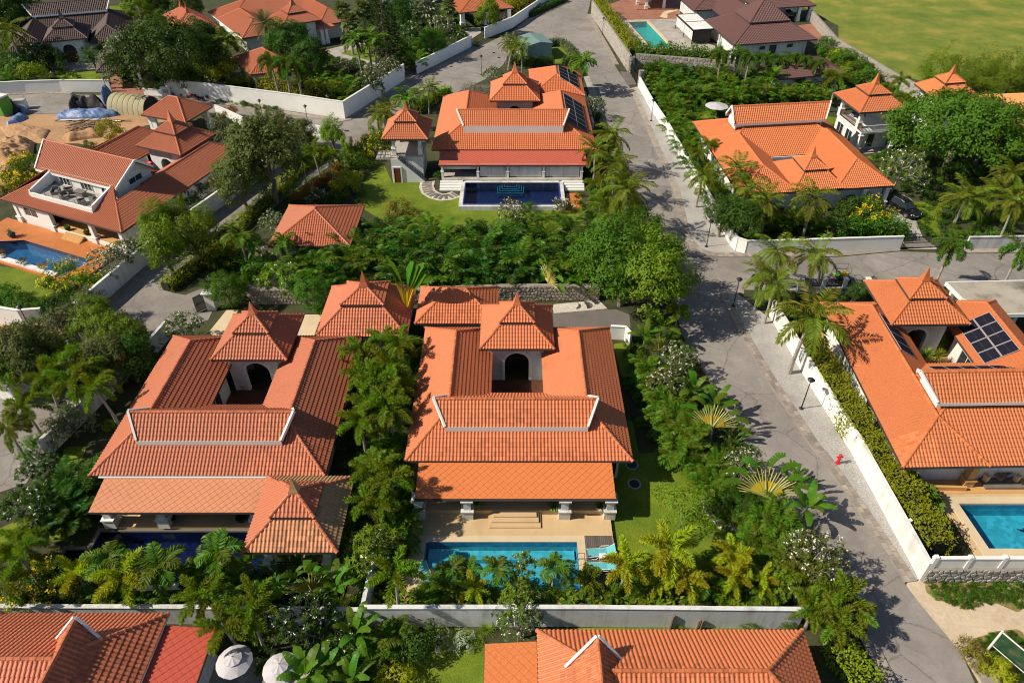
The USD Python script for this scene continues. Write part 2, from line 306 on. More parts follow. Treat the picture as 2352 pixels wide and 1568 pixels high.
def tile_field(poly,cw=.27,cl=.36,far=False):
 """curved roof tiles laid over a convex roof plane whose first edge is the eave: (vertices per tile, triangle pattern)"""
 o,u,v,n,q=_grid(poly)
 prof=PROF_FAR if far else PROF
 s0,s1,t1=q[:,0].min(),q[:,0].max(),q[:,1].max()
 cols,rows=np.arange(math.floor(s0/cw),math.ceil(s1/cw)),np.arange(math.ceil(t1/cl))
 share=np.append(prof[:,0],1.0);hgt=np.append(prof[:,1],0.0)*(cw/.27)
 S=np.clip((cols[:,None]+share[None])*cw,s0+1e-4,s1-1e-4)
 lo,hi=(x.reshape(S.shape)for x in _extent(q,S.ravel()))
 lo,hi=np.where(np.isfinite(lo),lo,0),np.where(np.isfinite(hi),hi,0)
 V0=np.clip((rows*cl)[None,:,None],lo[:,None],hi[:,None])
 V1=np.clip(((rows+1)*cl)[None,:,None],lo[:,None],hi[:,None])
 lift=lambda V:.035*(1-(V-(rows*cl)[None,:,None])/cl)
 ok=(V1-V0).max(2)>.02
 def pts(V,h):
  return o+S[:,None,:,None]*u+V[...,None]*v+h[...,None]*n
 H=np.broadcast_to(hgt[None,None],V0.shape)
 top=pts(V1,H+lift(V1));bot=pts(V0,H+lift(V0)+.004);und=pts(V0,np.full(V0.shape,-.02))
 P=np.stack([bot,top,und],2)[ok].reshape(-1,3*S.shape[1],3)
 m=S.shape[1]
 f=[]
 for i in range(m-1):
  f+=[[i,i+1,m+i+1],[i,m+i+1,m+i]]
  if not far:
   f+=[[2*m+i,2*m+i+1,i+1],[2*m+i,i+1,i]]
 return P,np.array(f)
def diamond_field(poly,d=.42,gap=.014,lift=.025,turn=45.0):
 """flat tiles laid cornerwise"""
 o,u,v,n,q=_grid(poly)
 pg=Polygon(q)
 c,s=math.cos(math.radians(turn)),math.sin(math.radians(turn))
 out=[]
 R=int((q.max(0)-q.min(0)).sum()/d)+2
 x0,y0=q[:,0].min(),q[:,1].min()
 for i in range(-R,R):
  for j in range(-R,R):
   cx,cy=x0+(i*c-j*s)*d,y0+(i*s+j*c)*d
   if cx<x0-d or cx>q[:,0].max()+d or cy<y0-d or cy>q[:,1].max()+d:
    continue
   r=d/2-gap/2
   cell=Polygon([(cx+a*r*c-b*r*s,cy+a*r*s+b*r*c)for a,b in((-1,-1),(1,-1),(1,1),(-1,1))])
   g=cell if pg.contains(cell)else cell.intersection(pg)
   if g.area<.01 or g.geom_type!='Polygon':
    continue
   ring=np.array(g.exterior.coords)[:-1]
   if not g.exterior.is_ccw:
    ring=ring[::-1]
   ymin,ymax=cy-d*.7,cy+d*.7
   h=lambda y:lift*(1-(y-ymin)/(ymax-ymin))+.004
   m=len(ring)
   tv=[o+a*u+b*v+h(b)*n for a,b in ring]
   bv=[o+a*u+b*v-.02*n for a,b in ring]
   f=[[0,t,t+1]for t in range(1,m-1)]+[x for t in range(m)for x in([m+t,m+(t+1)%m,(t+1)%m],[m+t,(t+1)%m,t])]
   out.append((np.array(tv+bv),np.array(f)))
 return out
def sheet(mb,poly,drop=.03,thick=.12):
 """the boarding under the tiles, as thick as a roof"""
 o,u,v,n,q=_grid(poly)
 p=np.asarray(poly,float)
 a,b=p-n*drop,p-n*(drop+thick)
 m=len(p)
 mb.add(np.vstack([a,b]),[[0,i,i+1]for i in range(1,m-1)]+[[m,m+i+1,m+i]for i in range(1,m-1)]+[x for i in range(m)for x in([m+i,m+(i+1)%m,(i+1)%m],[m+i,(i+1)%m,i])])
def ridge_tiles(a,b,r=.13,length=.42):
 """half round caps overlapping along a ridge or a hip, from the low end a to the high end b"""
 a,b=np.asarray(a,float),np.asarray(b,float)
 L=np.linalg.norm(b-a);n=max(1,int(round(L/length)))
 t=(b-a)/L
 s=np.cross(t,[0,0,1.]);s/=np.linalg.norm(s)
 w=np.cross(s,t)
 out=[]
 ang=np.linspace(-.15,math.pi+.15,6)
 for i in range(n):
  p0,p1=a+t*L*i/n-t*.03,a+t*L*(i+1)/n+t*.02
  ring=[p+s*rr*math.cos(x)+w*(rr*math.sin(x)+up)for p,rr,up in((p0,r*1.14,.0),(p0+t*.09,r*1.1,0),(p0+t*.1,r,-.005),(p1,r*.96,-.01))for x in ang]
  m=len(ang)
  f=[[k_*m+j,(k_+1)*m+j,(k_+1)*m+j+1,k_*m+j+1]for k_ in range(3)for j in range(m-1)]
  f=np.array(f);f=np.vstack([f[:,[0,1,2]],f[:,[0,2,3]]])
  v=np.array(ring)
  f=np.vstack([f,[[0,j,j+1]for j in range(1,m-1)]])
  out.append((v,f[:,::-1]))
 return out
def joined(items):
 mb=MB()
 for v,f in items:
  mb.add(v,f)
 return mb.mesh()
TILE_LIMIT=300
class Roof:
 """gathers planes and ridges of one house, then writes them as parts"""
 def __init__(self,house,mat,near=False,far=False,cw=.27,cl=.36,name='roof',base=None,under=None):
  self.h,self.mat,self.near,self.far,self.cw,self.cl,self.name=house,mat,near,far,cw,cl,name
  self.planes,self.lines,self.base,self.under=[],[],MB(),under or FASCIA
  self.fascia=MB()
 def plane(self,*pts,kind='tile',mat=None,eave=True):
  p=[np.asarray(x,float)for x in pts]
  self.planes.append((p,kind,mat or self.mat))
  sheet(self.base,p)
  if eave:
   d=p[1]-p[0];d/=np.linalg.norm(d)
   self.fascia.beam(p[0]+[0,0,-.1],p[1]+[0,0,-.1],.06,.2)
  return self
 def ridge(self,a,b):
  a,b=np.asarray(a,float),np.asarray(b,float)
  if a[2]>b[2]+1e-6:
   a,b=b,a
  self.lines.append((a,b));return self
 def write(self,limit=None,ridge_limit=150):
  limit=TILE_LIMIT if limit is None else limit
  root=add(self.h,self.name,self.base.mesh(),self.under)
  self.path=root
  if self.fascia.v:
   add(root,'eave_board',self.fascia.mesh(),FASCIA)
  groups={}
  for p,kind,mat in self.planes:
   if kind=='tile':
    P,f=tile_field(p,self.cw,self.cl,self.far)
    tl=[(x,f)for x in P]
   else:
    tl=diamond_field(p)
   groups.setdefault(mat.GetPath(),(mat,[]))[1].extend(tl)
  allt=[(np.linalg.norm(t[0].mean(0)-EYE)*(1 if abs(project(t[0].mean(0))[0]-1175)<1175 and 0<project(t[0].mean(0))[1]<1568 else 9),i,m)for m,(_,tl)in groups.items()for i,t in enumerate(tl)]if self.near else[]
  allt.sort(key=lambda x:x[0])
  single=set((m,i)for _,i,m in allt[:limit])
  n=0
  for m,(mat,tl)in groups.items():
   rest=[]
   for i,t in enumerate(tl):
    if(m,i)in single:
     add(root,'roof_tile',t,mat)
    else:
     rest.append(t)
   if rest:
    add(root,'roof_tiles',joined(rest),mat,kind='stuff')
  caps=[c for a,b in self.lines for c in ridge_tiles(a,b)]
  if caps and self.near:
   caps.sort(key=lambda c:np.linalg.norm(c[0].mean(0)-EYE))
   for c in caps[:ridge_limit]:
    add(root,'ridge_tile',c,self.mat)
   if caps[ridge_limit:]:
    add(root,'ridge_tiles',joined(caps[ridge_limit:]),self.mat,kind='stuff')
  elif caps:
   add(root,'ridge_tiles',joined(caps),self.mat,kind='stuff')
  return self
def ring_roof(R,F,u0,u1,v0,vr,a,b,c,z0,zr,hipl=None):
 """front wing and two side wings round a court that opens to the back"""
 W=F.W
 ul,ur,vf=(u0+a)/2,(u1+b)/2,(v0+c)/2
 hip=hipl or(a-u0)/2
 FL,FR,RL,RR=W(ul,vf,zr),W(ur,vf,zr),W(ul,vr-hip,zr),W(ur,vr-hip,zr)
 e=lambda u,v:W(u,v,z0)
 R.plane(e(u0,v0),e(u1,v0),FR,FL)
 R.plane(e(u0,vr),e(u0,v0),FL,RL)
 R.plane(e(u1,v0),e(u1,vr),RR,FR)
 R.plane(e(b,c),e(a,c),FL,FR)
 R.plane(e(a,c),e(a,vr),RL,FL)
 R.plane(e(b,vr),e(b,c),FR,RR)
 R.plane(e(a,vr),e(u0,vr),RL)
 R.plane(e(u1,vr),e(b,vr),RR)
 for x,y in((e(u0,v0),FL),(e(u1,v0),FR),(FL,FR),(FL,RL),(FR,RR),(e(u0,vr),RL),(e(a,vr),RL),(e(u1,vr),RR),(e(b,vr),RR)):
  R.ridge(x,y)
 return FL,FR,RL,RR
def hip_roof(R,F,u0,u1,v0,v1,z0,zr,mats=(None,)*4,along=None):
 W=F.W
 w,d=u1-u0,v1-v0
 if(along or('u' if w>=d else 'v'))=='u':
  h=min(d/2,w/2-.01)
  A,B=W(u0+h,(v0+v1)/2,zr),W(u1-h,(v0+v1)/2,zr)
  R.plane(W(u0,v0,z0),W(u1,v0,z0),B,A,mat=mats[0]);R.plane(W(u1,v0,z0),W(u1,v1,z0),B,mat=mats[1])
  R.plane(W(u1,v1,z0),W(u0,v1,z0),A,B,mat=mats[2]);R.plane(W(u0,v1,z0),W(u0,v0,z0),A,mat=mats[3])
  ends=((u0,v0,A),(u1,v0,B),(u1,v1,B),(u0,v1,A))
 else:
  h=min(w/2,d/2-.01)
  A,B=W((u0+u1)/2,v0+h,zr),W((u0+u1)/2,v1-h,zr)
  R.plane(W(u0,v0,z0),W(u1,v0,z0),A,mat=mats[0]);R.plane(W(u1,v0,z0),W(u1,v1,z0),B,A,mat=mats[1])
  R.plane(W(u1,v1,z0),W(u0,v1,z0),B,mat=mats[2]);R.plane(W(u0,v1,z0),W(u0,v0,z0),A,B,mat=mats[3])
  ends=((u0,v0,A),(u1,v0,A),(u1,v1,B),(u0,v1,B))
 for u,v,P in ends:
  R.ridge(W(u,v,z0),P)
 if np.linalg.norm(A-B)>.3:
  R.ridge(A,B)
 return A,B
def spire_roof(R,F,u0,u1,v0,v1,z0,z1,z2,h1=None,finial=True,lower=(None,)*4,upper=None):
 """two tiers: a spreading skirt, then a steeper pyramid with a spike"""
 W=F.W
 cu,cv,hu,hv=(u0+u1)/2,(v0+v1)/2,(u1-u0)/2,(v1-v0)/2
 k1=h1 or .40
 def ring(s,z):
  return[W(cu-hu*s,cv-hv*s,z),W(cu+hu*s,cv-hv*s,z),W(cu+hu*s,cv+hv*s,z),W(cu-hu*s,cv+hv*s,z)]
 a,b=ring(1,z0),ring(k1,z1)
 c,d=ring(k1+.07,z1+.16),ring(.055,z2)
 for i in range(4):
  j=(i+1)%4
  R.plane(a[i],a[j],b[j],b[i],mat=lower[i])
  R.plane(c[i],c[j],d[j],d[i],mat=upper)
  R.ridge(a[i],b[i]);R.ridge(c[i],d[i])
 fin=MB()
 if finial:
  r=.042*(hu+hv)
  top=z2+r*4.4
  prof=[(1.35,-.1),(1.25,.3*r),(.85,1.3*r),(.5,2.7*r),(.1,top-z2)]
  for(s,h),(s2,h2)in zip(prof,prof[1:]):
   p,q=ring(s*r/hu,z2+h),ring(s2*r/hu,z2+h2)
   fin.add(p+q,[[i,(i+1)%4,4+(i+1)%4,4+i]for i in range(4)])
  q=ring(.12*r/hu,top)
  fin.add(q,[[0,1,2,3]])
 R.fin=fin
 return(cu,cv)
def gable_roof(R,house,F,ur,ue,vc,half,zt,ze,gable_base,mats=None,board=WHITE,gable=True,side_base=None,over=.0,deep=.28,fh=.30):
 """a raised gabled roof along u: ridge from ur[0] to ur[1], eaves from ue[0] to ue[1] (the ends splay), white barge boards, white gable walls down to gable_base"""
 W=F.W
 R.plane(W(ue[0],vc-half,ze),W(ue[1],vc-half,ze),W(ur[1],vc,zt),W(ur[0],vc,zt),eave=False)
 R.plane(W(ue[1],vc+half,ze),W(ue[0],vc+half,ze),W(ur[0],vc,zt),W(ur[1],vc,zt),eave=False)
 R.ridge(W(ur[0],vc,zt),W(ur[1],vc,zt))
 for i in(0,1):
  for sv in(-1,1):
   add(house,'barge_board',MB().beam(W(ur[i],vc,zt+.06),W(ue[i],vc+sv*half,ze+.05),.16,deep).mesh(),board)
 for sv in(-1,1):
  fb=MB().beam(W(ue[0],vc+sv*(half+.02),ze+.02-fh/2),W(ue[1],vc+sv*(half+.02),ze+.02-fh/2),.08,fh)
  add(house,'fascia_board',fb.mesh(),board)
 if gable:
  wl=MB()
  s=(zt-ze)/half
  i0,i1=max(ur[0],ue[0])+.45+over,min(ur[1],ue[1])-.45-over
  hw=half-.35
  for u in(i0,i1):
   pg=Polygon([(vc-hw,gable_base),(vc+hw,gable_base),(vc+hw,ze+s*(half-hw)-.2),(vc,zt-.2),(vc-hw,ze+s*(half-hw)-.2)])
   m=trimesh.creation.extrude_polygon(pg,.2,engine='earcut')
   wl.add(np.array([W(u-.1+t,v_,z)for v_,z,t in np.asarray(m.vertices)]),m.faces)
  sb=gable_base if side_base is None else side_base
  F.box(wl,i0+.1,i1-.1,vc-hw,vc-hw+.2,sb,ze+.1)
  F.box(wl,i0+.1,i1-.1,vc+hw-.2,vc+hw,sb,ze+.1)
  add(house,'gable_wall',wl.mesh(),WALLW)
def column(house,F,u,v,z0,z1,s=.5,base=.72,mat=WHITE):
 mb=MB()
 h=s/2;b=base/2
 F.box(mb,u-h,u+h,v-h,v+h,z0,z1)
 F.box(mb,u-b,u+b,v-b,v+b,z0-.01,z0+.85)
 F.box(mb,u-b-.06,u+b+.06,v-b-.06,v+b+.06,z0+.85,z0+.97)
 F.box(mb,u-b-.04,u+b+.04,v-b-.04,v+b+.04,z1-.35,z1-.2)
 return add(house,'column',mb.mesh(),mat)
def window(house,F,axis,s0,s1,face,out,z0,z1,bars=1,frame=WHITE,glass=GLASSD,name='window'):
 """a framed pane on a wall; axis 'u': wall along u at v=face, out = -1 or +1 the side that looks out"""
 fr,gl=MB(),MB()
 def bx(mb,a,b,d0,d1,c,d):
  lo,hi=sorted((face+out*d0,face+out*d1))
  F.box(mb,a,b,lo,hi,c,d)if axis=='u' else F.box(mb,lo,hi,a,b,c,d)
 t=.07
 bx(fr,s0-t,s1+t,.004,.09,z0-t,z0);bx(fr,s0-t,s1+t,.004,.09,z1,z1+t)
 bx(fr,s0-t,s0,.004,.088,z0,z1);bx(fr,s1,s1+t,.004,.088,z0,z1)
 for i in range(1,bars+1):
  x=s0+(s1-s0)*i/(bars+1)
  bx(fr,x-.03,x+.03,.004,.075,z0,z1)
 bx(gl,s0,s1,.003,.03,z0,z1)
 p=add(house,name,fr.mesh(),frame)
 add(p,'pane',gl.mesh(),glass)
 return p
def walls(house,F,u0,u1,v0,v1,z0,z1,t=.25,mat=None,name='wall',skip=''):
 mat=mat or WALLW
 for side,(a,b,c,d)in dict(f=(u0,u1,v0,v0+t),b=(u0,u1,v1-t,v1),l=(u0,u0+t,v0+t,v1-t),r=(u1-t,u1,v0+t,v1-t)).items():
  if side not in skip:
   mb=MB();F.box(mb,a,b,c,d,z0,z1);add(house,name,mb.mesh(),mat)
def slab(house,name,F,u0,u1,v0,v1,z0,z1,mat,**kw):
 mb=MB();F.box(mb,u0,u1,v0,v1,z0,z1)
 return add(house,name,mb.mesh(),mat,**kw)
 # ------------------------------------------------------------------ houses
F0=Frame()
def fin(R,house,mat):
 if R.fin.v:
  add(house,'finial',R.fin.mesh(),mat)
def court_walls(h,F,a,b,c,vr,z=3.1,floor=BRICKP):
 """walls round a court, with dark openings"""
 walls(h,F,a-.9,b+.9,c-.9,vr,.02,z,.2,skip='b')
 slab(h,'court_floor',F,a-.65,b+.65,c-.65,vr,.03,.10,floor)
 for s,face,out in((a-.7,a-.7,1),(b+.7,b+.7,-1)):
  window(h,F,'v',c+.8,c+3.0,face,out,.2,2.3,1,name='court_window')
 window(h,F,'u',a+.3,b-.3,c-.7,1,.2,2.3,2,name='court_window')
def gate_tower(h,F,u0,u1,v0,v1,z0,front,arch_w=2.2,zs=2.2,mat=None,inner=True,door=DARKIN):
 """the walls under a spire roof, with an arched way through"""
 mat=mat or WALLW
 c=(u0+u1)/2
 mb=MB();F.wall_with_holes(mb,'u',u0,u1,front,.35,.02,z0,[arch(c,arch_w,0,zs)])
 p=add(h,'arched_wall',mb.mesh(),mat)
 tr=MB()
 ring=arch(c,arch_w+.5,0.03,zs).difference(arch(c,arch_w,-1,zs))
 m=trimesh.creation.extrude_polygon(ring,.06,engine='earcut')
 tr.add(np.array([F.W(s,front-.06+t-.002,z)for s,z,t in np.asarray(m.vertices)]),m.faces[:,::-1])
 add(p,'arch_moulding',tr.mesh(),WHITE)
 side=MB()
 F.box(side,u0,u0+.3,front+.35,v1-.8,.02,z0);F.box(side,u1-.3,u1,front+.35,v1-.8,.02,z0)
 add(h,'side_wall',side.mesh(),mat)
 if inner:
  slab(h,'door',F,c-arch_w/2+.02,c+arch_w/2-.02,front+1.9,front+2.0,.03,zs+.9,door)
 return p
def pool(label,ring,zt,depth,mat,water,coping=.45,cmat=None,drop=.10,edge=None,steps=(),cz=.06):
 """a basin dug to depth below its rim zt, water a little under the rim, a coping round it"""
 pg=Polygon([p[:2]for p in ring])
 if not pg.exterior.is_ccw:
  pg=Polygon(list(pg.exterior.coords)[::-1])
 c=pg.centroid
 t=Thing('swimming_pool',label,'pool',(c.x,c.y,0))
 pts=np.array(pg.exterior.coords)[:-1]
 mb=MB();n=len(pts)
 top,bot=np.column_stack([pts,np.full(n,zt)]),np.column_stack([pts,np.full(n,zt-depth)])
 mb.add(np.vstack([top,bot]),[[i,(i+1)%n,n+(i+1)%n,n+i]for i in range(n)])
 tri=trimesh.creation.triangulate_polygon(pg,engine='earcut')
 mb.add(np.column_stack([tri[0],np.full(len(tri[0]),zt-depth)]),tri[1])
 b=add(t,'basin',mb.mesh(),mat)
 if edge is not None:
  eb=MB();band=np.array(pg.buffer(-.02,join_style=2).exterior.coords)[:-1]
  m=len(band);a,d=np.column_stack([band,np.full(m,zt-.01)]),np.column_stack([band,np.full(m,zt-.5)])
  eb.add(np.vstack([a,d]),[[i,(i+1)%m,m+(i+1)%m,m+i]for i in range(m)][::1])
  add(b,'tile_band',eb.mesh(),edge)
 for s in steps:
  add(b,'step',MB().prism(s[0],zt-depth,s[1]).mesh(),s[2]if len(s)>2 else mat)
 if coping:
  o=pg.buffer(coping,join_style=2).difference(pg.buffer(-.03,join_style=2))
  m=trimesh.creation.extrude_polygon(o,.18+cz,engine='earcut');m.apply_translation([0,0,zt-.18])
  add(t,'coping',m,cmat or SANDL)
 inner=pg.buffer(-.005,join_style=2)
 tri=trimesh.creation.triangulate_polygon(inner,engine='earcut')
 add(t,'water',(np.column_stack([tri[0],np.full(len(tri[0]),zt-drop)]),tri[1]),water)
 HOLES.append(pg.buffer(.02,join_style=2))
 return t
HOLES=[]
# ---- the middle villa
h=Thing('villa','middle villa with bright orange roof, long poolside veranda and turquoise pool with two loungers','villa',(0.5,45,0))
R=Roof(h,T_ORANGE,near=True)
ring_roof(R,F0,-8.2,9.25,36.6,53.4,-1.8,2.7,44.2,3.2,5.25)
gable_roof(R,h,F0,(-6.15,6.75),(-5.2,5.9),40.4,1.75,6.15,4.78,4.0,fh=.42)
spire_roof(R,F0,-2.85,3.75,48.6,55.2,4.5,5.95,7.1)
fin(R,h,T_ORANGE)
R.write()
P=Roof(h,T_DIAMOND2,near=True,name='veranda_roof')
P.plane((-7.15,33.45,2.62),(7.65,33.45,2.62),(7.65,37.3,3.12),(-7.15,37.3,3.12),kind='diamond').write(limit=0)
slab(h,'gutter',F0,-7.2,7.7,33.36,33.45,2.42,2.58,FASCIA)
walls(h,F0,-7.4,8.45,37.4,52.6,.02,3.1,skip='f')
slab(h,'sliding_door',F0,-7.15,8.2,37.4,37.5,.76,3.05,GLASSD)
court_walls(h,F0,-1.8,2.7,44.2,49.4,floor=WOOD)
gate_tower(h,F0,-2.0,2.9,49.5,54.4,4.4,49.5,mat=WALLG)
slab(h,'veranda_floor',F0,-7.1,7.6,33.85,37.4,.0,.75,SAND)
for u in(-7.0,-3.35,3.95,7.35):
 column(h,F0,u,33.75,.28,2.6,.55,.85,WALLG)
for i,(u0,u1,v0,z1)in enumerate(((-1.7,2.15,32.55,.42),(-1.55,2.0,32.95,.54),(-1.4,1.85,33.35,.66))):
 slab(h,'step',F0,u0,u1,v0,33.84,.28,z1,SAND)
pool('turquoise pool in the sandstone deck before the middle villa',[(-6.3,31.35),(-6.3,27.5),(4.75,27.5),(4.75,31.35)],.3,1.5,POOL_T,WATER,.0,edge=POOL_B,steps=[([(-6.1,28.4),(-3.9,28.4),(-3.9,31.1),(-6.1,31.1)],-.18),([(-6.1,30.55),(4.6,30.55),(4.6,31.34),(-6.1,31.34)],-.75)])
# ---- the left villa
h=Thing('villa','left villa with terracotta roof, open court and navy pool','villa',(-23,43,0))
R=Roof(h,T_PINK,near=True)
ring_roof(R,F0,-31.7,-14.05,35.15,52.1,-25.1,-20.75,42.75,3.2,5.25)
gable_roof(R,h,F0,(-29.4,-16.7),(-28.5,-17.5),38.95,1.75,6.15,4.78,4.0,fh=.42)
spire_roof(R,F0,-26.25,-19.65,47.1,53.7,4.5,5.95,7.1)
fin(R,h,T_PINK)
R.write()
P=Roof(h,T_DIAMOND,near=True,name='veranda_roof')
P.plane((-30.6,32.2,2.62),(-17.0,32.2,2.62),(-17.0,35.9,3.1),(-30.6,35.9,3.1),kind='diamond').write(limit=0)
slab(h,'gutter',F0,-31.0,-14.6,35.02,35.13,3.02,3.16,WHITE)
walls(h,F0,-30.9,-14.85,36.0,51.3,.02,3.1,skip='f')
slab(h,'sliding_door',F0,-30.6,-15.1,36.0,36.1,.35,3.05,GLASSD)
court_walls(h,F0,-25.1,-20.75,42.75,48.0,floor=WOOD)
gate_tower(h,F0,-25.4,-20.5,48.1,52.9,4.4,48.1)
slab(h,'court_bench',F0,-24.2,-21.9,42.4,42.9,.1,.55,CONCRETE)
slab(h,'veranda_floor',F0,-30.5,-17.5,32.65,36.0,0,.35,SAND)
for u in(-29.9,-25.9,-19.0):
 column(h,F0,u,32.95,.3,2.62,.55,.85,WHITE)
pool('navy tiled pool of the left villa, half hidden by palms',[(-32.6,30.9),(-32.9,26.2),(-11.8,26.2),(-11.8,28.9),(-17.4,28.9),(-17.4,32.5),(-30.8,32.5),(-30.8,30.9)],.05,1.4,POOL_N,WATER_D,.25,STONED,cz=.03)
# ---- pool pavilion of the left villa
h=Thing('pool_pavilion','pavilion with weathered patchwork tile roof over the end of the navy pool','pavilion',(-14.9,31.4,0))
R=Roof(h,T_PINK,near=True)
spire_roof(R,F0,-18.1,-11.7,28.2,34.75,3.55,4.85,6.0,lower=(T_MIXED,T_TAN,T_TAN,T_PINK),h1=.40)
fin(R,h,T_TAN)
R.write(220)
slab(h,'floor',F0,-17.3,-12.4,28.9,34.2,.02,.4,SAND)
for u,v in((-16.9,29.2),(-12.8,29.2),(-12.8,33.8),(-16.9,33.8)):
 column(h,F0,u,v,.38,3.55,.5,.8,WHITE)
rl=MB()
for z in(.9,1.25):
 rl.beam((-16.5,29.0,z),(-13.1,29.0,z),.05,.05)
for x in np.arange(-16.5,-13.0,.3):
 rl.beam((x,29.0,.4),(x,29.0,1.25),.04,.04,(0,1,0))
add(h,'railing',rl.mesh(),METALD)
# ---- garages behind the two villas
h=Thing('garage','square garage with red two-tier pyramid roof between the villas','garage',(-14.1,56,0))
R=Roof(h,T_PINK,near=True)
spire_roof(R,F0,-18.45,-9.8,51.9,60.2,3.3,5.2,6.3,h1=.40)
fin(R,h,T_PINK)
R.write(200)
walls(h,F0,-17.6,-10.6,52.8,59.4,.02,3.25)
h=Thing('garage','garage with orange hip roof before the stone retaining wall','garage',(-5.3,57,0))
R=Roof(h,T_ORANGE,near=True)
hip_roof(R,F0,-9.3,-1.4,53.9,60.15,3.3,5.2)
R.write(120)
walls(h,F0,-8.6,-2.1,54.6,59.5,.02,3.25)
# ---- upper middle villa with the raised pool
h=Thing('villa','upper middle villa with solar panels and white blinds above a raised blue pool','villa',(0.3,105,0))
R=Roof(h,T_ORANGE)
ring_roof(R,F0,-11.3,11.9,94.7,116.1,-2.3,3.4,104.3,3.2,5.5,hipl=4.0)
gable_roof(R,h,F0,(-7.9,8.2),(-6.9,7.3),99.5,2.0,7.15,5.5,4.4,fh=1.1)
spire_roof(R,F0,-3.5,4.4,110.4,119.2,4.5,6.2,7.6)
fin(R,h,T_ORANGE)
hip_roof(R,F0,3.0,12.0,116.1,129.2,3.35,5.4)
R.write()
P=Roof(h,T_RED,name='veranda_roof')
P.plane((-10.05,90.45,2.8),(10.3,90.45,2.8),(10.3,95.6,3.12),(-10.05,95.6,3.12),kind='diamond').write(limit=0)
walls(h,F0,-10.4,11.0,95.6,115.2,.02,3.1,skip='f')
walls(h,F0,3.9,11.1,117.1,128.3,.02,3.3)
gate_tower(h,F0,-2.4,3.3,111.5,118.4,4.4,111.5)
slab(h,'veranda_floor',F0,-9.7,9.7,89.9,95.6,0,.9,CONCRETE)
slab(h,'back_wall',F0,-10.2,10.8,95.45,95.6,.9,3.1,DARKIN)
for u in(-9.6,-4.7,-.6,4.35,9.6):
 column(h,F0,u,90.75,.88,2.8,.3,.34)
for u0,u1 in((-4.4,-.85),(-.35,4.1),(4.6,9.3)):
 slab(h,'roller_blind',F0,u0,u1,90.75,90.79,1.0,2.85,WALLG)
slab(h,'roller_blind',F0,-9.3,-5.0,90.75,90.79,2.1,2.85,WALLG)
for i in range(4):
 slab(h,'step',F0,-9.9,-6.75,88.3+.4*i,89.9,0,.2+.2*i,WHITE)
 slab(h,'step',F0,6.85,9.9,88.3+.4*i,89.9,0,.2+.2*i,WHITE)
pt=pool('deep blue infinity pool raised above the lawn of the upper middle villa',[(-6.35,83.2),(6.4,83.2),(6.4,89.3),(-6.35,89.3)],.75,1.3,POOL_D,WATER_D,.0,drop=.03,steps=[([(-1.9+i*.25,89.2),(1.5-i*.2,89.2),(1.5-i*.2,87.4+i*.45),(-1.9+i*.25,87.4+i*.45)],-.3+.1*i,POOL_D)for i in range(3)])
for i in range(4):
 xa,xb,ya=-2.0+i*.3,1.6-i*.3,87.2+i*.42
 for bx0 in((xa,xb,ya,ya+.07),(xa,xa+.07,ya,89.2),(xb-.07,xb,ya,89.2)):
  slab(pt,'step_edge',F0,*bx0,.2+.12*i,.26+.12*i,POOL_G)
pl=MB()
F0.box(pl,-6.95,7.0,82.7,83.15,0,.62);F0.box(pl,-6.95,-6.4,83.15,89.8,0,.74);F0.box(pl,6.45,7.0,83.15,89.8,0,.74);F0.box(pl,-6.4,6.45,89.35,89.85,0,.8)
add(pt,'plinth',pl.mesh(),WALLG)
eg=MB()
F0.box(eg,-6.4,6.45,83.1,83.25,.3,.755);F0.box(eg,6.35,6.5,83.25,89.3,.3,.757);F0.box(eg,-6.45,-6.3,83.25,89.3,.3,.757)
add(pt,'tiled_rim',eg.mesh(),POOL_E)
# ---- lookout towers
def tower(label,F,w,d,zf,zr,mat=T_ORANGE,over=1.05):
 h=Thing('lookout_tower',label,'tower',F.loc(w/2,d/2))
 R=Roof(h,mat)
 spire_roof(R,F,-over,w+over,-over,d+over,zr,zr+1.55,zr+2.7)
 fin(R,h,mat);R.write()
 return h
FT=Frame((-16.5,92.2),(1,0),(0,1))
h=tower('white lookout tower with an outside stair and red door beside the lawn',FT,4.1,4.9,3.4,6.2)
walls(h,FT,0,4.1,0,4.9,.02,3.3)
slab(h,'floor',FT,-.15,4.25,-.15,5.05,3.3,3.5,CONCRETE)
for u,v in((.25,.25),(3.85,.25),(.25,4.65),(3.85,4.65)):
 column(h,FT,u,v,3.5,6.25,.4,.55)
slab(h,'ceiling',FT,-.3,4.4,-.3,5.2,6.2,6.3,WHITE)
slab(h,'back_wall',FT,.5,3.6,4.5,4.65,3.5,6.2,WOODS)
slab(h,'landing',FT,-2.2,-.16,-.9,1.6,3.2,3.4,CONCRETE)
slab(h,'landing',FT,-.1,.9,-1.25,-.16,3.2,3.4,CONCRETE)
ns=17
for i in range(ns):
 u=.9+3.5*i/ns
 slab(h,'stair_step',FT,u,u+3.5/ns+.03,-1.2,-.05,0.0,3.4-3.3*(i+1)/ns,WALLG)
rl=MB()
for vv in(-1.2,):
 for dz in(.35,.65,.95):
  rl.beam(FT.W(.9,vv,3.4+dz),FT.W(4.4,vv,.1+dz),.05,.05)
 for i in range(12):
  u=.9+3.5*i/11;z=3.4-3.3*i/11
  rl.beam(FT.W(u,vv,z),FT.W(u,vv,z+.95),.04,.04,(0,1,0))
for a,b in(((-2.15,-.85),(-2.15,1.55)),((-2.15,-.85),(-.1,-.85))):
 for dz in(.5,.95):
  rl.beam(FT.W(*a,3.4+dz),FT.W(*b,3.4+dz),.05,.05)
 for t in np.linspace(0,1,7):
  q=np.array(a)*(1-t)+np.array(b)*t
  rl.beam(FT.W(*q,3.4),FT.W(*q,4.35),.04,.04,(0,1,0))
add(h,'stair_railing',rl.mesh(),METALD)
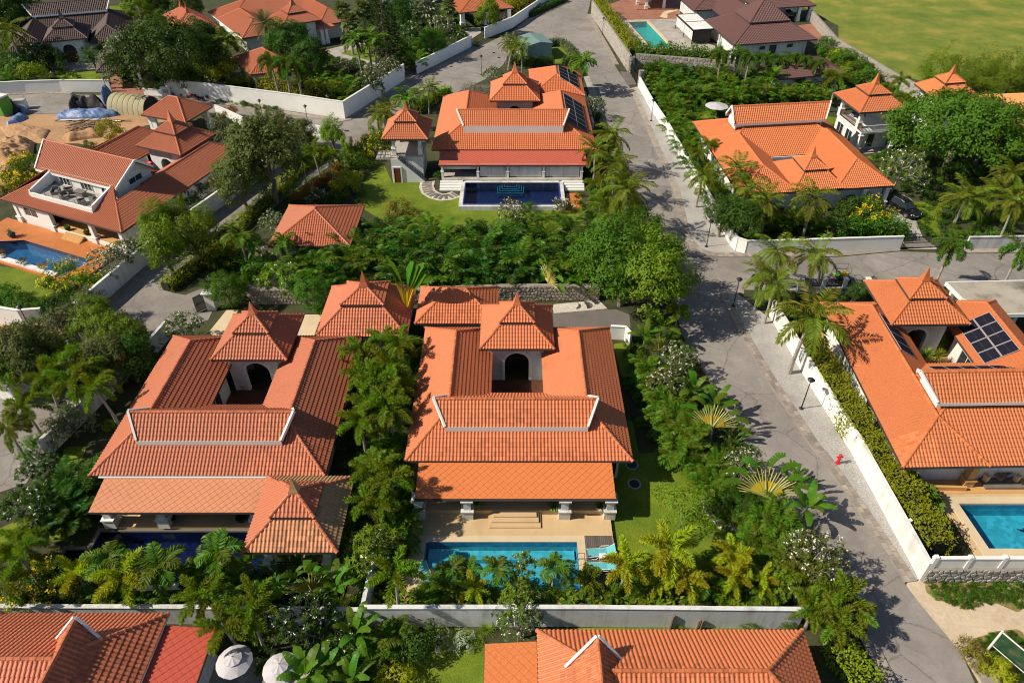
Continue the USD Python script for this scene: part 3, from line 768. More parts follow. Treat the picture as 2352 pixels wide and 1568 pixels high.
us=MB();FT.wall_with_holes(us,'u',-.1,4.45,-1.28,.07,.02,3.4,[Polygon([(.95,3.38),(4.5,.05),(4.5,4),(.95,4)])]);add(h,'stair_wall',us.mesh(),WHITE)
d=slab(h,'door',FT,.2,1.1,-1.36,-1.29,.05,2.05,REDWOOD)
fr=MB();FT.box(fr,.02,.19,-1.4,-1.29,.02,2.2);FT.box(fr,1.11,1.28,-1.4,-1.29,.02,2.2);FT.box(fr,.02,1.28,-1.4,-1.29,2.2,2.36)
add(d,'door_frame',fr.mesh(),WHITE)
FR=Frame((51.4,102.0),(.975,.16),(-.10,.985))
h=tower('two storey white lookout tower with balcony beside the big rain tree',FR,5.6,6.2,3.2,6.2,T_ORANGE2)
walls(h,FR,0,5.6,0,6.2,.02,3.1)
slab(h,'floor',FR,-.1,5.7,-1.6,6.3,3.1,3.35,WALLW)
for u,v in((.25,.25),(5.35,.25),(.25,5.95),(5.35,5.95)):
 column(h,FR,u,v,3.35,6.25,.5,.7)
slab(h,'ceiling',FR,-.2,5.8,-.2,6.4,6.22,6.32,WHITE)
for u in(.1,5.45):
 column(h,FR,u,-1.45,.02,3.1,.4,.6)
for s,(a,b,axis)in enumerate((((-.02,-1.5),(5.6,-1.5),'u'),((-.02,-1.5),(-.02,5.9),'v'))):
 rl=MB()
 for dz in(.12,.92):
  rl.beam(FR.W(*a,3.35+dz),FR.W(*b,3.35+dz),.1,.09)
 n=24
 for i in range(n+1):
  q=np.array(a)+(np.array(b)-a)*i/n
  rl.beam(FR.W(*q,3.4),FR.W(*q,4.25),.07,.07,(0,1,0)if axis=='u' else(1,0,0))
 add(h,'railing',rl.mesh(),WHITE if axis=='u' else WOOD)
for v0 in(.8,3.6):
 window(h,FR,'v',v0,v0+1.7,0,-1,.25,2.5,1)
window(h,FR,'u',2.2,3.3,0,-1,.3,2.5,0)
slab(h,'plinth',FR,-.5,6.1,-1.9,6.6,.0,.12,CONCRETE)
t=Thing('rattan_sofa','dark rattan sofa on the upper floor of the white tower by the rain tree','sofa',FR.W(2.6,4.6,3.36))
slab(t,'seat',FR,1.6,3.6,4.2,5.0,3.37,3.75,RATTAN);slab(t,'backrest',FR,1.6,3.6,5.0,5.2,3.37,4.15,RATTAN)
slab(t,'cushion',FR,1.7,3.5,4.22,4.95,3.76,3.88,BLUEC)
# ---- upper right villa
F5=Frame(at(*K(3,0,930,1280),3.2),(.992,.13),(-.045,.999))
h=Thing('villa','upper right villa with bright orange roof, small court and dark car in its drive','villa',F5.loc(-10,12))
R=Roof(h,T_ORANGE2)
hip_roof(R,F5,-20.6,0,10.6,24.2,3.2,6.35)
hip_roof(R,F5,-20.6,-13.0,0,18,3.2,5.3,along='v')
hip_roof(R,F5,-7.9,0.03,-.02,18,3.2,5.35,along='v')
spire_roof(R,F5,-13.6,-6.7,-.15,8.4,3.35,4.85,5.9)
gable_roof(R,h,F5,(-17.4,-2.6),(-17.3,-3.7),17.4,2.0,7.95,6.15,5.2,side_base=5.5)
fin(R,h,T_ORANGE2);R.write()
walls(h,F5,-19.8,-.8,.8,23.4,.02,3.1)
slab(h,'gutter',F5,.04,.14,.2,24,3.0,3.16,WHITE)
window(h,F5,'u',-12.3,-9.9,10.35,-1,.5,2.4,1,name='court_window');window(h,F5,'u',-9.4,-8.2,10.35,-1,.5,2.4,0,name='court_window')
slab(h,'court_wall',F5,-13.2,-7.7,10.4,10.6,.02,3.15,WALLW)
for u in(-3.6,-.5):
 column(h,F5,u,.35,.02,3.1,.5,.7)
 # ---- right villa
F4=Frame((29.65,35.95),(1,.02),(.051,.999))
h=Thing('villa','right villa with glossy orange roof, court with yuccas and three sets of solar panels','villa',F4.loc(9,12))
R=Roof(h,T_ORANGE2,near=True)
hip_roof(R,F4,0,17.6,0,12.0,3.2,6.3)
hip_roof(R,F4,.0,6.7,.02,21.5,3.21,5.25,along='v')
hip_roof(R,F4,11.1,17.6,.02,21.6,3.21,5.25,along='v')
gable_roof(R,h,F4,(2.2,14.9),(3.3,14.3),6.0,1.95,7.5,6.0,4.3,side_base=5.2)
spire_roof(R,F4,4.4,11.75,15.7,23.0,4.8,6.2,7.3)
fin(R,h,T_ORANGE2);R.write(limit=220)
walls(h,F4,.8,16.8,1.2,20.7,.02,3.1)
court_walls(h,F4,6.7,11.1,12.0,17.0,floor=SAND)
gate_tower(h,F4,5.3,10.6,16.9,22,4.7,16.9,2.1,2.3)
for v0 in(5.2,7.6):
 window(h,F4,'v',v0,v0+1.1,.8,-1,1.1,2.2,1,frame=METALD)
slab(h,'plinth',F4,.3,17.3,.6,21.2,0,.18,OCHRE)
for u in(.9,6.3,12.2):
 column(h,F4,u,.75,.1,3.1,.55,.8,OCHRE)
cw=MB()
pts=[F4.W(1.4,.9,0),F4.W(3.2,.25,0),F4.W(6.0,.1,0)]
for a,b in zip(pts,pts[1:]):
 cw.beam(a+[0,0,.35],b+[0,0,.35],.2,.7)
add(h,'curved_parapet',cw.mesh(),OCHRE)
g=Thing('carport','flat concrete carport roof stained grey behind the right villa','carport',(48.5,59,0))
ring=[(45.1,61.2),(45.3,58.2),(48.3,55.6),(56,55.8),(56,61.6)]
add(g,'roof_slab',MB().prism(ring,2.85,3.1).mesh(),OLDCONC)
pr=MB()
for a,b in zip(ring,ring[1:]+ring[:1]):
 pr.beam((*a,3.02),(*b,3.02),.14,.40)
add(g,'parapet',pr.mesh(),WHITE)
for x,y in((45.9,58.7),(45.8,60.6),(50,56.4),(55,56.5),(55,61)):
 column(g,F0,x,y,.02,2.85,.35,.5)
 # ---- upper left villa: upper floor under a gable, roof balcony
F6=Frame((-45.01,71.45),(.914,-.406),(.29,.957))
h=Thing('villa','upper left villa with gabled upper floor and a balcony cut into its roof','villa',F6.loc(-9,12))
R=Roof(h,T_PINK)
W=F6.W
zr6,z06=5.55,3.2
sl=(zr6-z06)/5.3
zz=lambda v:z06+sl*v
R.plane(W(-20.3,0,z06),W(0,0,z06),W(-1.3,1.3,zz(1.3)),W(-19.0,1.3,zz(1.3)))
R.plane(W(-19.0,1.3,zz(1.3)),W(-16.1,1.3,zz(1.3)),W(-16.1,4.2,zz(4.2)),eave=False)
R.plane(W(-5.6,1.3,zz(1.3)),W(-1.3,1.3,zz(1.3)),W(-5.3,5.3,zr6),W(-5.6,5.3,zr6),eave=False)
R.plane(W(0,0,z06),W(0,24.6,z06),W(-3.3,21.3,4.85),W(-3.3,3.3,4.85))
R.plane(W(-6.7,24.6,z06),W(-6.7,9,z06),W(-3.3,9,4.85),W(-3.3,21.3,4.85))
R.plane(W(0,24.6,z06),W(-6.7,24.6,z06),W(-3.3,21.3,4.85))
R.plane(W(-18.6,24.0,z06),W(-20.3,0,z06),W(-16.2,4.1,5.0),W(-15.6,20.8,5.4))
R.plane(W(-12.0,9,z06),W(-12.0,24.0,z06),W(-15.6,20.8,5.4),W(-15.6,9,5.4))
R.plane(W(-12.0,24.0,z06),W(-18.6,24.0,z06),W(-15.6,20.8,5.4))
R.plane(W(-6.5,14.2,z06),W(-12.2,14.2,z06),W(-12.2,9,5.2),W(-6.5,9,5.2))
for a,b in((W(0,0,z06),W(-3.3,3.3,4.8)),(W(-20.3,0,z06),W(-16.6,3.7,4.85)),(W(-3.3,10.5,4.85),W(-3.3,21.3,4.85)),(W(0,24.6,z06),W(-3.3,21.3,4.85)),(W(-15.6,5.3,5.4),W(-15.6,20.8,5.4)),(W(-12,24,z06),W(-15.6,20.8,5.4))):
 R.ridge(a,b)
gable_roof(R,h,F6,(-19.3,-3.6),(-18.6,-4.6),8.3,3.3,7.75,5.35,3.9,side_base=3.9)
spire_roof(R,F6,-12.3,-4.4,16.6,24.4,4.8,6.3,7.5)
fin(R,h,T_PINK);R.write()
walls(h,F6,-19.2,-.9,.9,23.6,.02,3.1,skip='f')
fl=MB();F6.box(fl,-16.0,-5.7,1.55,5.2,3.75,3.9)
add(h,'balcony_floor',fl.mesh(),CONCRETE)
bp=MB()
F6.box(bp,-16.2,-5.5,1.3,1.55,3.3,4.35);bp.beam(W(-16.08,1.5,3.95),W(-16.08,5.4,4.9),.25,1.3);bp.beam(W(-5.62,1.5,3.95),W(-5.62,5.4,4.9),.25,1.3)
add(h,'balcony_parapet',bp.mesh(),WHITE)
bw=MB();F6.box(bw,-17.8,-5.3,5.25,5.45,3.7,5.6);add(h,'upper_wall',bw.mesh(),WALLW)
for u0 in(-14.9,-11.2,-7.6):
 window(h,F6,'u',u0,u0+1.8,5.25,-1,3.95,5.3,2,name='balcony_door')
window(h,F6,'v',7.4,9.6,-4.94,1,4.7,5.4,1)
rl=MB()
for dz in(.2,.4,.6):
 rl.beam(W(-15.9,1.45,4.35+dz),W(-5.7,1.45,4.35+dz),.03,.03)
for u in np.linspace(-15.9,-5.7,9):
 rl.beam(W(u,1.45,4.35),W(u,1.45,4.98),.04,.04,(0,1,0))
add(h,'balcony_rail',rl.mesh(),METALG)
fw=MB()
F6.wall_with_holes(fw,'u',-19.2,-13.2,.5,.25,.02,3.1,[sbox(-17.6,1.3,-15.2,2.5)])
add(h,'front_wall',fw.mesh(),WHITE)
window(h,F6,'u',-17.5,-15.3,.62,-1,1.35,2.45,1,name='window')
slab(h,'terrace_back_wall',F6,-13.0,-1,3.8,4.0,.3,3.1,OCHRE)
slab(h,'terrace_floor',F6,-13.2,-1.0,.5,3.8,.02,.75,OCHRE)
slab(h,'terrace_edge',F6,-13.2,-1.2,.38,.5,.02,.7,WHITE)
for u in(-18.9,-13.0,-5.9,-1.0):
 column(h,F6,u,.62,.02,3.15,.5,.8)
for i in range(4):
 slab(h,'terrace_step',F6,-10.7,-7.6,-.7+.27*i,.37,.2,.3+.12*i,OCHRE)
gate_tower(h,F6,-11.2,-5.5,17.4,23.6,4.7,17.4,2.2,2.2)
slab(h,'court_wall',F6,-12.0,-11.8,12,17.4,.02,3.1,WALLW)
P6=Polygon([W(-17.5,-6.6)[:2],W(-4.2,-6.6)[:2],W(-3.6,-2.75)[:2],W(-14.8,-2.75)[:2],W(-17.5,-4.2)[:2]])
DECK6=Polygon([W(*q)[:2]for q in((-21.5,-7.4),(-1.5,-7.4),(-1.5,.36),(-21.5,.36))]).difference(P6.buffer(.02,join_style=2))
pool('blue pool with orange deck below the upper left villa',[W(-17.5,-6.6)[:2],W(-4.2,-6.6)[:2],W(-3.6,-2.75)[:2],W(-14.8,-2.75)[:2],W(-17.5,-4.2)[:2]],.22,1.3,POOL_M,WATER,.0,edge=POOL_N)
h=Thing('carport','open carport with orange pyramid roof on white pillars beside the road','carport',(-52.5,109.5,0))
FC=Frame((-57.5,107.4),(.934,-.357),(.27,.963))
R=Roof(h,T_PINK);hip_roof(R,FC,0,8.6,0,6.9,3.4,5.6)
R.write()
for u,v in((.8,.8),(7.8,.8),(7.8,6.1),(.8,6.1)):
 column(h,FC,u,v,.02,3.4,.5,.75)
slab(h,'ceiling',FC,.3,8.3,.3,6.6,3.3,3.38,WHITE);slab(h,'back_wall',FC,.55,2.0,.6,1.0,.02,3.3,WALLW)
g=Thing('pool_house','small flat roofed white pool house at the left edge beside the orange deck','pool house',(-62,70,0))
FP=Frame(at(0,880,2.5),(.914,-.406),(.29,.957))
walls(g,FP,-3,.75,.1,3.2,.02,2.4);slab(g,'roof_slab',FP,-3.2,.95,-.1,3.4,2.4,2.6,OLDCONC)
# ---- dark brown villa, top left
F7=Frame(at(525/3.92*.7259,520/3.92*.7259,4.8),(.938,.347),(-.37,.929))
h=Thing('villa','dark brown roofed villa with a white arched entrance at the top left','villa',F7.loc(4,10))
R=Roof(h,T_BROWN,cw=.34,cl=.45)
hip_roof(R,F7,-7.0,15.0,12.0,24.5,3.2,6.2)
hip_roof(R,F7,7.5,14.8,2.2,19,3.2,5.5,along='v');hip_roof(R,F7,-6.8,.7,1.0,19,3.2,5.5,along='v')
spire_roof(R,F7,0,7.8,0,9.7,4.7,6.3,7.5)
gable_roof(R,h,F7,(-4.5,12.0),(-3.2,11.0),18.3,2.0,7.75,5.95,5.2,side_base=5.3)
fin(R,h,T_BROWN);R.write()
walls(h,F7,-6,14,3,23.5,.02,3.1)
p=gate_tower(h,F7,1.2,6.6,1.0,9,4.65,1.0,2.3,2.5,inner=False)
slab(h,'wooden_door',F7,2.76,5.04,1.2,1.3,.3,2.5,WOOD)
fan=MB();m=trimesh.creation.extrude_polygon(arch(3.9,2.26,2.56,2.58),.06,engine='earcut');fan.add(np.array([F7.W(s,1.2+t,z)for s,z,t in np.asarray(m.vertices)]),m.faces)
add(h,'fanlight',fan.mesh(),GLASSD)
for u in(1.7,6.1):
 slab(h,'wall_lamp',F7,u-.12,u+.12,.82,.99,2.5,2.95,METALD)
for i in range(5):
 slab(h,'entrance_step',F7,.2-i*.3,7.6+i*.3,-1.4-i*.7,1.0,0,.34-i*.065,CONCRETE)
h=Thing('carport','dark tiled carport with a spike ridge standing over a black car','carport',(-71.5,132,0))
FD=Frame(at(1190/3.92*.7259,900/3.92*.7259,3.2),(.965,.26),(-.39,.92))
R=Roof(h,T_BROWN,cw=.34,cl=.45)
hip_roof(R,FD,0,7.6,0,10.4,3.2,5.4)
R.write()
sp=MB();sp.lathe(FD.W(3.8,3.9,5.3),[(.35,0),(.3,.5),(.12,.9),(.03,1.6)],4);add(h,'finial',sp.mesh(),T_BROWN)
for u,v in((.8,.7),(6.8,.7),(6.8,9.5),(.8,9.5)):
 column(h,FD,u,v,.02,3.2,.45,.7)
 # ---- maroon villa, top right
F8=Frame(at((2000+1055/3.267)*.7259,470/3.267*.7259,3.2),(.975,.222),(-.096,.995))
h=Thing('villa','maroon roofed villa with tall pyramid roof above the stone wall at the top right','villa',F8.loc(9,12))
R=Roof(h,T_MAROON,cw=.34,cl=.45)
spire_roof(R,F8,0,18.1,0,18.7,3.2,5.7,8.9,h1=.42,finial=False)
hip_roof(R,F8,.0,13.5,26.6,41,3.2,6.0);hip_roof(R,F8,4.5,13.5,14,31,3.2,5.6,along='v')
hip_roof(R,F8,14.5,29.3,23.9,33.5,3.4,5.6)
R.write()
walls(h,F8,1.4,16.7,1.4,17.3,.02,3.1);walls(h,F8,1,12.5,27.4,40,.02,3.1,mat=WALLG)
for u0,u1,z0,z1 in((6.2,7.5,1.5,2.2),(8.4,10.0,.3,2.3),(12.3,13.6,1.6,2.3)):
 window(h,F8,'u',u0,u1,1.4,-1,z0,z1,0,frame=WHITE)
for u,v in((25.6,24.7),(28.5,24.7),(28.5,32.6),(15.5,32.6)):
 column(h,F8,u,v,.02,3.35,.7,.9)
for v in(2.6,10.5):
 column(h,F8,.9,v,.02,3.1,.35,.5)
h=Thing('pergola','white topped dark framed pergola beside the green pool','pergola',F8.loc(-2.3,18))
sh=MB();F8.box(sh,-4.5,.1,12.7,18.6,2.9,3.0);add(h,'canopy',sh.mesh(),WHITE)
sh=MB();F8.box(sh,-4.5,.1,18.7,24.8,2.9,3.0);add(h,'canopy',sh.mesh(),WHITE)
fr=MB()
for a,b in(((-4.7,12.5),(.1,12.5)),((-4.7,12.5),(-4.7,25)),((-4.7,25),(.1,25)),((-4.7,18.65),(.1,18.65))):
 fr.beam(F8.W(*a,2.92),F8.W(*b,2.92),.18,.3)
add(h,'frame',fr.mesh(),METALD)
for u,v in((-4.6,12.6),(-4.6,18.6),(-4.6,24.9)):
 pm=MB();pm.beam(F8.W(u,v,.02),F8.W(u,v,2.8),.14,.14,(0,1,0));add(h,'post',pm.mesh(),METALD)
scr=MB();F8.box(scr,-4.66,-4.63,12.7,24.8,.9,2.75);add(h,'side_screen',scr.mesh(),WALLG)
slab(h,'back_screen',F8,-4.2,-.2,13.2,13.25,.05,2.7,DARKIN)
pool('emerald green pool behind the grey stone wall',[at(*K(2,0,x,y),.2)[:2]for x,y in((842,156),(972,150),(1147,333),(1003,335))],.2,1.3,POOL_G,WATER,.6,SANDL)
h=Thing('gazebo','white pillared gazebo at the top edge beyond the green pool','gazebo',(26,190,0))
gp=[k(2,0,905,40),k(2,0,965,70),k(2,0,1085,65),k(2,0,990,20),k(2,0,1095,15)]
for p_ in gp:
 column(h,F0,p_[0],p_[1],.02,3.2,.6,.7)
xs=np.array(gp);slab(h,'roof_slab',F0,xs[:,0].min()-.6,xs[:,0].max()+.6,xs[:,1].min()-.6,xs[:,1].max()+8,3.2,3.5,WHITE)
slab(h,'floor',F0,xs[:,0].min()-.8,xs[:,0].max()+.8,xs[:,1].min()-.5,xs[:,1].max()+8,.02,.2,BRICKP)
# ---- orange villa at the top
F9=Frame(at((600+545/3.267)*.7259,400/3.267*.7259,3.2),(.821,.571),(-.557,.83))
h=Thing('villa','orange villa with white arched porch behind the date palm at the top','villa',F9.loc(11,12))
R=Roof(h,T_PINK,cw=.32,cl=.42)
hip_roof(R,F9,0,24,11,25,3.2,6.3);hip_roof(R,F9,0,8.6,0,18,3.2,5.6,along='v');hip_roof(R,F9,16.3,24,-.1,18,3.2,5.5,along='v')
spire_roof(R,F9,8.0,16.4,-2.0,6.6,4.8,6.2,7.6)
fin(R,h,T_PINK);R.write()
walls(h,F9,.9,23,.9,24,.02,3.1)
gate_tower(h,F9,9.3,15.3,-1.0,5.5,4.75,-1.0,2.3,2.6,mat=WHITE)
slab(h,'porch_roof',F9,15.4,19.0,-2.4,.8,3.0,3.3,T_PINK);column(h,F9,16.0,-2.0,.02,3.0,.6,.8);column(h,F9,17.0,-2.0,.02,3.0,.6,.8)
slab(h,'gutter',F9,-.12,-.02,.2,24,3.0,3.17,WHITE)
# ---- other roofs at the top
h=Thing('pavilion','small orange hip roofed pavilion behind the long white wall, half hidden by foxtail palms','pavilion',(-45,131,0))
FA=Frame(at((600+625/3.267)*.7259,775/3.267*.7259,3.2),(.95,.31),(-.557,.83))
R=Roof(h,T_PINK,cw=.32,cl=.42);hip_roof(R,FA,0,9.5,0,11.5,3.2,5.8);R.write()
walls(h,FA,.8,8.7,.8,10.7,.02,3.1,mat=WHITE)
h=Thing('pavilion','orange hip roofed pavilion with twin spikes at the top, left of the date palm','pavilion',(-68,166,0))
FB=Frame(at((600+310/3.267)*.7259,285/3.267*.7259,3.2),(.821,.571),(-.557,.83))
R=Roof(h,T_PINK,cw=.32,cl=.42);A,B=hip_roof(R,FB,-9.5,0,0,14.5,3.2,6.0);R.write()
for p_ in(A,B):
 sp=MB();sp.lathe(p_-[0,0,.1],[(.45,0),(.35,.5),(.15,1.0),(.03,2.0)],4);add(h,'finial',sp.mesh(),T_PINK)
walls(h,FB,-8.6,-.9,.9,13.6,.02,3.1)
h=Thing('carport','orange roofed carport on white pillars behind the yellow tree at the top','carport',(-12,178,0))
e0=k(1,0,1425,92,3.2)
FE=Frame(e0,(.93,.36),(-.36,.93))
R=Roof(h,T_ORANGE,cw=.32,cl=.42);hip_roof(R,FE,0,13,0,11,3.2,5.6);R.write()
for u,v in((.8,.8),(6.5,.8),(12,.8),(.8,10)):
 column(h,FE,u,v,.02,3.2,.9,1.1)
h=Thing('white_house','white house with shuttered windows at the top edge among silver palms','house',k(1,0,1060,60))
FG=Frame(k(1,0,960,40),(.95,.3),(-.3,.95))
walls(h,FG,-2,9,0,6,.02,6.2,mat=WHITE)
for u0 in(.4,3.4,6.2):
 window(h,FG,'u',u0,u0+1.3,0,-1,2.2,4.0,1)
 window(h,FG,'u',u0,u0+1.3,0,-1,.4,1.7,1)
slab(h,'roof_slab',FG,-2.4,9.4,-.4,6.4,6.2,6.5,WHITE)
h=Thing('outbuilding','long low brown tiled outbuilding behind the foxtail palms','outbuilding',k(3,0,340,520))
FH=Frame(k(3,0,170,545,2.9),(.97,.24),(-.1,.99))
R=Roof(h,T_MAROON,cw=.34,cl=.45);hip_roof(R,FH,-2,12.5,0,8,2.9,4.3);R.write()
walls(h,FH,-1,11.7,.9,7.2,.02,2.8)
# ---- pavilion and pale villa at the right edge
h=Thing('pavilion','tall orange spire roofed pavilion in front of the field','pavilion',(67.5,111,0))
FK=Frame((64.3,106.6),(.963,.2),(0.01,.99))
R=Roof(h,T_ORANGE2);spire_roof(R,FK,0,7.6,0,7.4,6.0,7.5,8.6);fin(R,h,T_ORANGE2);R.write()
walls(h,FK,1,6.6,1,6.4,.02,5.9)
h=Thing('villa','pale sandy roofed villa cut by the right edge behind the rain tree','villa',(82,104,0))
FL_=Frame((73.0,98.6),(.99,.05),(.05,.99))
R=Roof(h,T_PALE);hip_roof(R,FL_,0,18,0,18,3.2,6.6);R.write()
walls(h,FL_,.9,17,.9,17,.02,3.1,mat=OCHRE)
# ---- small hip roofed pavilion in the middle
h=Thing('pavilion','small orange hip roofed pavilion sunk in the palm thicket below the lawn','pavilion',(-22.7,73.5,0))
R=Roof(h,T_PINK);hip_roof(R,F0,-27.3,-18.1,68.4,78.1,3.2,5.35);R.write()
walls(h,F0,-26.4,-19.0,69.3,77.2,.02,3.1,mat=WALLG)
# ---- the two villas at the bottom edge
h=Thing('villa','bottom left villa with steep gabled dormer and flat red tiled side roof','villa',(-28,19,0))
R=Roof(h,T_PINK,near=True)
hip_roof(R,F0,-46,-21.5,15.6,23.95,3.2,5.7)
R.plane((-23.75,10,4.2),(-23.75,21.35,4.2),(-25.35,22.1,5.9),(-25.35,10,5.9),eave=False)
R.plane((-26.95,21.35,4.2),(-26.95,10,4.2),(-25.35,10,5.9),(-25.35,22.1,5.9),eave=False)
R.ridge((-25.35,10,5.9),(-25.35,22.1,5.9));R.write(300,120)
bb=MB()
for x in(-26.95,-23.75):
 bb.beam((-25.35,22.1,5.98),(x,21.35,4.25),.16,.3)
add(h,'barge_board',bb.mesh(),WHITE)
gw=MB();gw.add([(-26.6,21.2,3.5),(-24.1,21.2,3.5),(-24.1,21.2,4.4),(-25.35,21.3,5.8),(-26.6,21.2,4.4)],[[1,0,4],[1,4,2],[2,4,3]]);add(h,'gable_wall',gw.mesh(),WALLW)
P=Roof(h,T_DIAMOND3,near=True,name='side_roof')
P.plane((-18.5,12,2.6),(-18.5,23.3,2.6),(-21.6,23.3,3.0),(-21.6,12,3.0),kind='diamond').write(limit=0)
slab(h,'gutter',F0,-21.58,-21.46,12,23.9,3.06,3.2,WHITE)
walls(h,F0,-45,-22.3,16.4,23.1,.02,3.1);slab(h,'side_room',F0,-22.2,-18.9,12.2,22.9,.02,2.5,WALLW)
h=Thing('villa','bottom middle villa with long orange roof and white edged dormer gable','villa',(9,19,0))
R=Roof(h,T_ORANGE,near=True)
hip_roof(R,F0,1.55,17.8,15.6,22.85,3.2,5.45)
R.plane((6.55,10,4.3),(6.55,20.0,4.3),(4.85,20.9,6.0),(4.85,10,6.0),eave=False)
R.plane((3.15,20.0,4.3),(3.15,10,4.3),(4.85,10,6.0),(4.85,20.9,6.0),eave=False)
R.ridge((4.85,10,6.0),(4.85,20.9,6.0));R.write(300,120)
bb=MB()
for x in(3.1,6.6):
 bb.beam((4.85,20.9,6.08),(x,20.0,4.35),.16,.3)
add(h,'barge_board',bb.mesh(),WHITE)
gw=MB();gw.add([(3.5,19.9,3.6),(6.2,19.9,3.6),(6.2,19.9,4.5),(4.85,20.1,5.8),(3.5,19.9,4.5)],[[1,0,4],[1,4,2],[2,4,3]]);add(h,'gable_wall',gw.mesh(),WALLW)
P=Roof(h,T_DIAMOND2,near=True,name='side_roof')
P.plane((-1.65,22.3,2.62),(-1.65,12,2.62),(1.5,12,2.9),(1.5,22.3,2.9),kind='diamond').write(limit=0)
slab(h,'side_room',F0,-1.3,1.5,12.2,21.9,.02,2.5,WALLW)
walls(h,F0,2.4,17,16.4,22,.02,3.1)
# ------------------------------------------------------------------ ground, roads, lawns
def sheet_poly(name,pg,z,mat,label=None,parent=None,cat=None,kind='structure',thick=0):
 mb=MB()
 if mat in(LAWN,ROUGHG,DIRT,EARTH):
  sm=pg.buffer(.35).buffer(-.7).buffer(.35)
  pg=sm if sm.area>.7*pg.area else pg
 if parent is None and z>-1 and not thick:
  pg=pg.difference(unary_union(HOLES))
 for g in getattr(pg,'geoms',[pg]):
  if g.area<.05:
   continue
  if thick:
   m=trimesh.creation.extrude_polygon(g,thick,engine='earcut');mb.add(np.asarray(m.vertices)+[0,0,z-thick],m.faces)
  else:
   v,f=trimesh.creation.triangulate_polygon(g,engine='earcut')
   mb.add(np.column_stack([v,np.full(len(v),z)]),f)
 return add(parent,name,mb.mesh(),mat,label=label,kind=kind if parent is None else None,cat=cat)
def PP(*pts,z=0.0):
 return Polygon([at(x,y,z)[:2]for x,y in pts]).buffer(0)
def PL(*pts,z=0.0):
 return[at(x,y,z)[:2]for x,y in pts]
def KP(c,r,*pts,z=0.0):
 return Polygon([k(c,r,x,y,z)[:2]for x,y in pts]).buffer(0)
main_road=PP((2042,1600),(1975,1468),(1880,1310),(1760,1105),(1611,846),(1574,789),(1552,720),(1536,650),(1520,580),(1500,520),(1478,465),(1455,433),(1436,383),(1394,290),(1371,215),(1352,175),(1338,150),(1322,110),(1300,96),(1262,90),(1215,92),(1180,100),(1155,150),(1120,180),(1047,214),(964,254),(900,300),(850,330),(800,352),(770,372),(690,430),(560,530),(440,625),(400,660),(395,672),(425,678),(470,660),(500,690),(478,735),(400,760),(330,800),(190,925),(100,1010),(-40,1110),(-60,930),(60,870),(170,765),(230,700),(336,607),(440,525),(526,462),(640,382),(735,318),(738,296),(700,292),(640,280),(500,262),(420,250),(330,245),(200,262),(0,262),(-60,262),(-60,222),(0,221),(100,215),(160,218),(333,221),(466,234),(595,254),(681,267),(781,281),(806,277),(827,258),(914,201),(964,171),(1080,118),(1176,73),(1211,44),(1295,8),(1330,-10),(1362,-30),(1352,20),(1348,34),(1361,57),(1415,157),(1445,200),(1468,260),(1495,327),(1521,383),(1545,443),(1558,500),(1563,530),(1578,559),(1595,579),(1641,592),(1742,591),(1922,591),(2066,578),(2209,583),(2460,581),(2460,655),(2100,660),(1900,668),(1708,666),(1675,662),(1655,665),(1651,677),(1661,697),(1681,737),(1708,786),(1756,868),(1862,1030),(1879,1047),(1942,1136),(2016,1246),(2076,1338),(2109,1382),(2209,1502),(2252,1600))
bays=unary_union([PP((470,640),(500,655),(500,720),(470,700)),PP((1395,700),(1450,690),(1560,720),(1575,790),(1400,760))])
sheet_poly('road',main_road,.02,ASPHALT)
sheet_poly('field',PP((1800,-120),(2700,-150),(2700,260),(2353,215),(2240,200),(2140,195),(2010,155),(1925,110),(1925,60),(1820,5)),.012,FIELD)
sheet_poly('bare_ground',PP((-200,265),(200,262),(330,246),(420,252),(400,275),(330,290),(300,330),(250,345),(180,330),(80,330),(60,400),(-40,470),(-300,470)),.016,EARTH)
sheet_poly('bare_ground',PP((-60,735),(60,752),(115,735),(150,760),(100,800),(0,850),(-60,880)),.016,EARTH)
sheet_poly('dirt_track',PP((2076,1338),(2112,1332),(2700,1310),(2700,1800),(2290,1640),(2210,1504),(2109,1384)),.014,DIRT)
sheet_poly('rough_grass',KP(3,2,(1140,870),(1250,860),(1830,862),(1830,1040),(1790,1085),(1640,1020),(1520,1020),(1420,1075),(1330,1000),(1230,1005),(1150,940)),.02,ROUGHG)
sheet_poly('rough_grass',KP(3,2,(1480,1260),(1640,1210),(1830,1190),(1830,1568),(1660,1568),(1560,1420),(1430,1390),(1440,1320)),.02,ROUGHG)
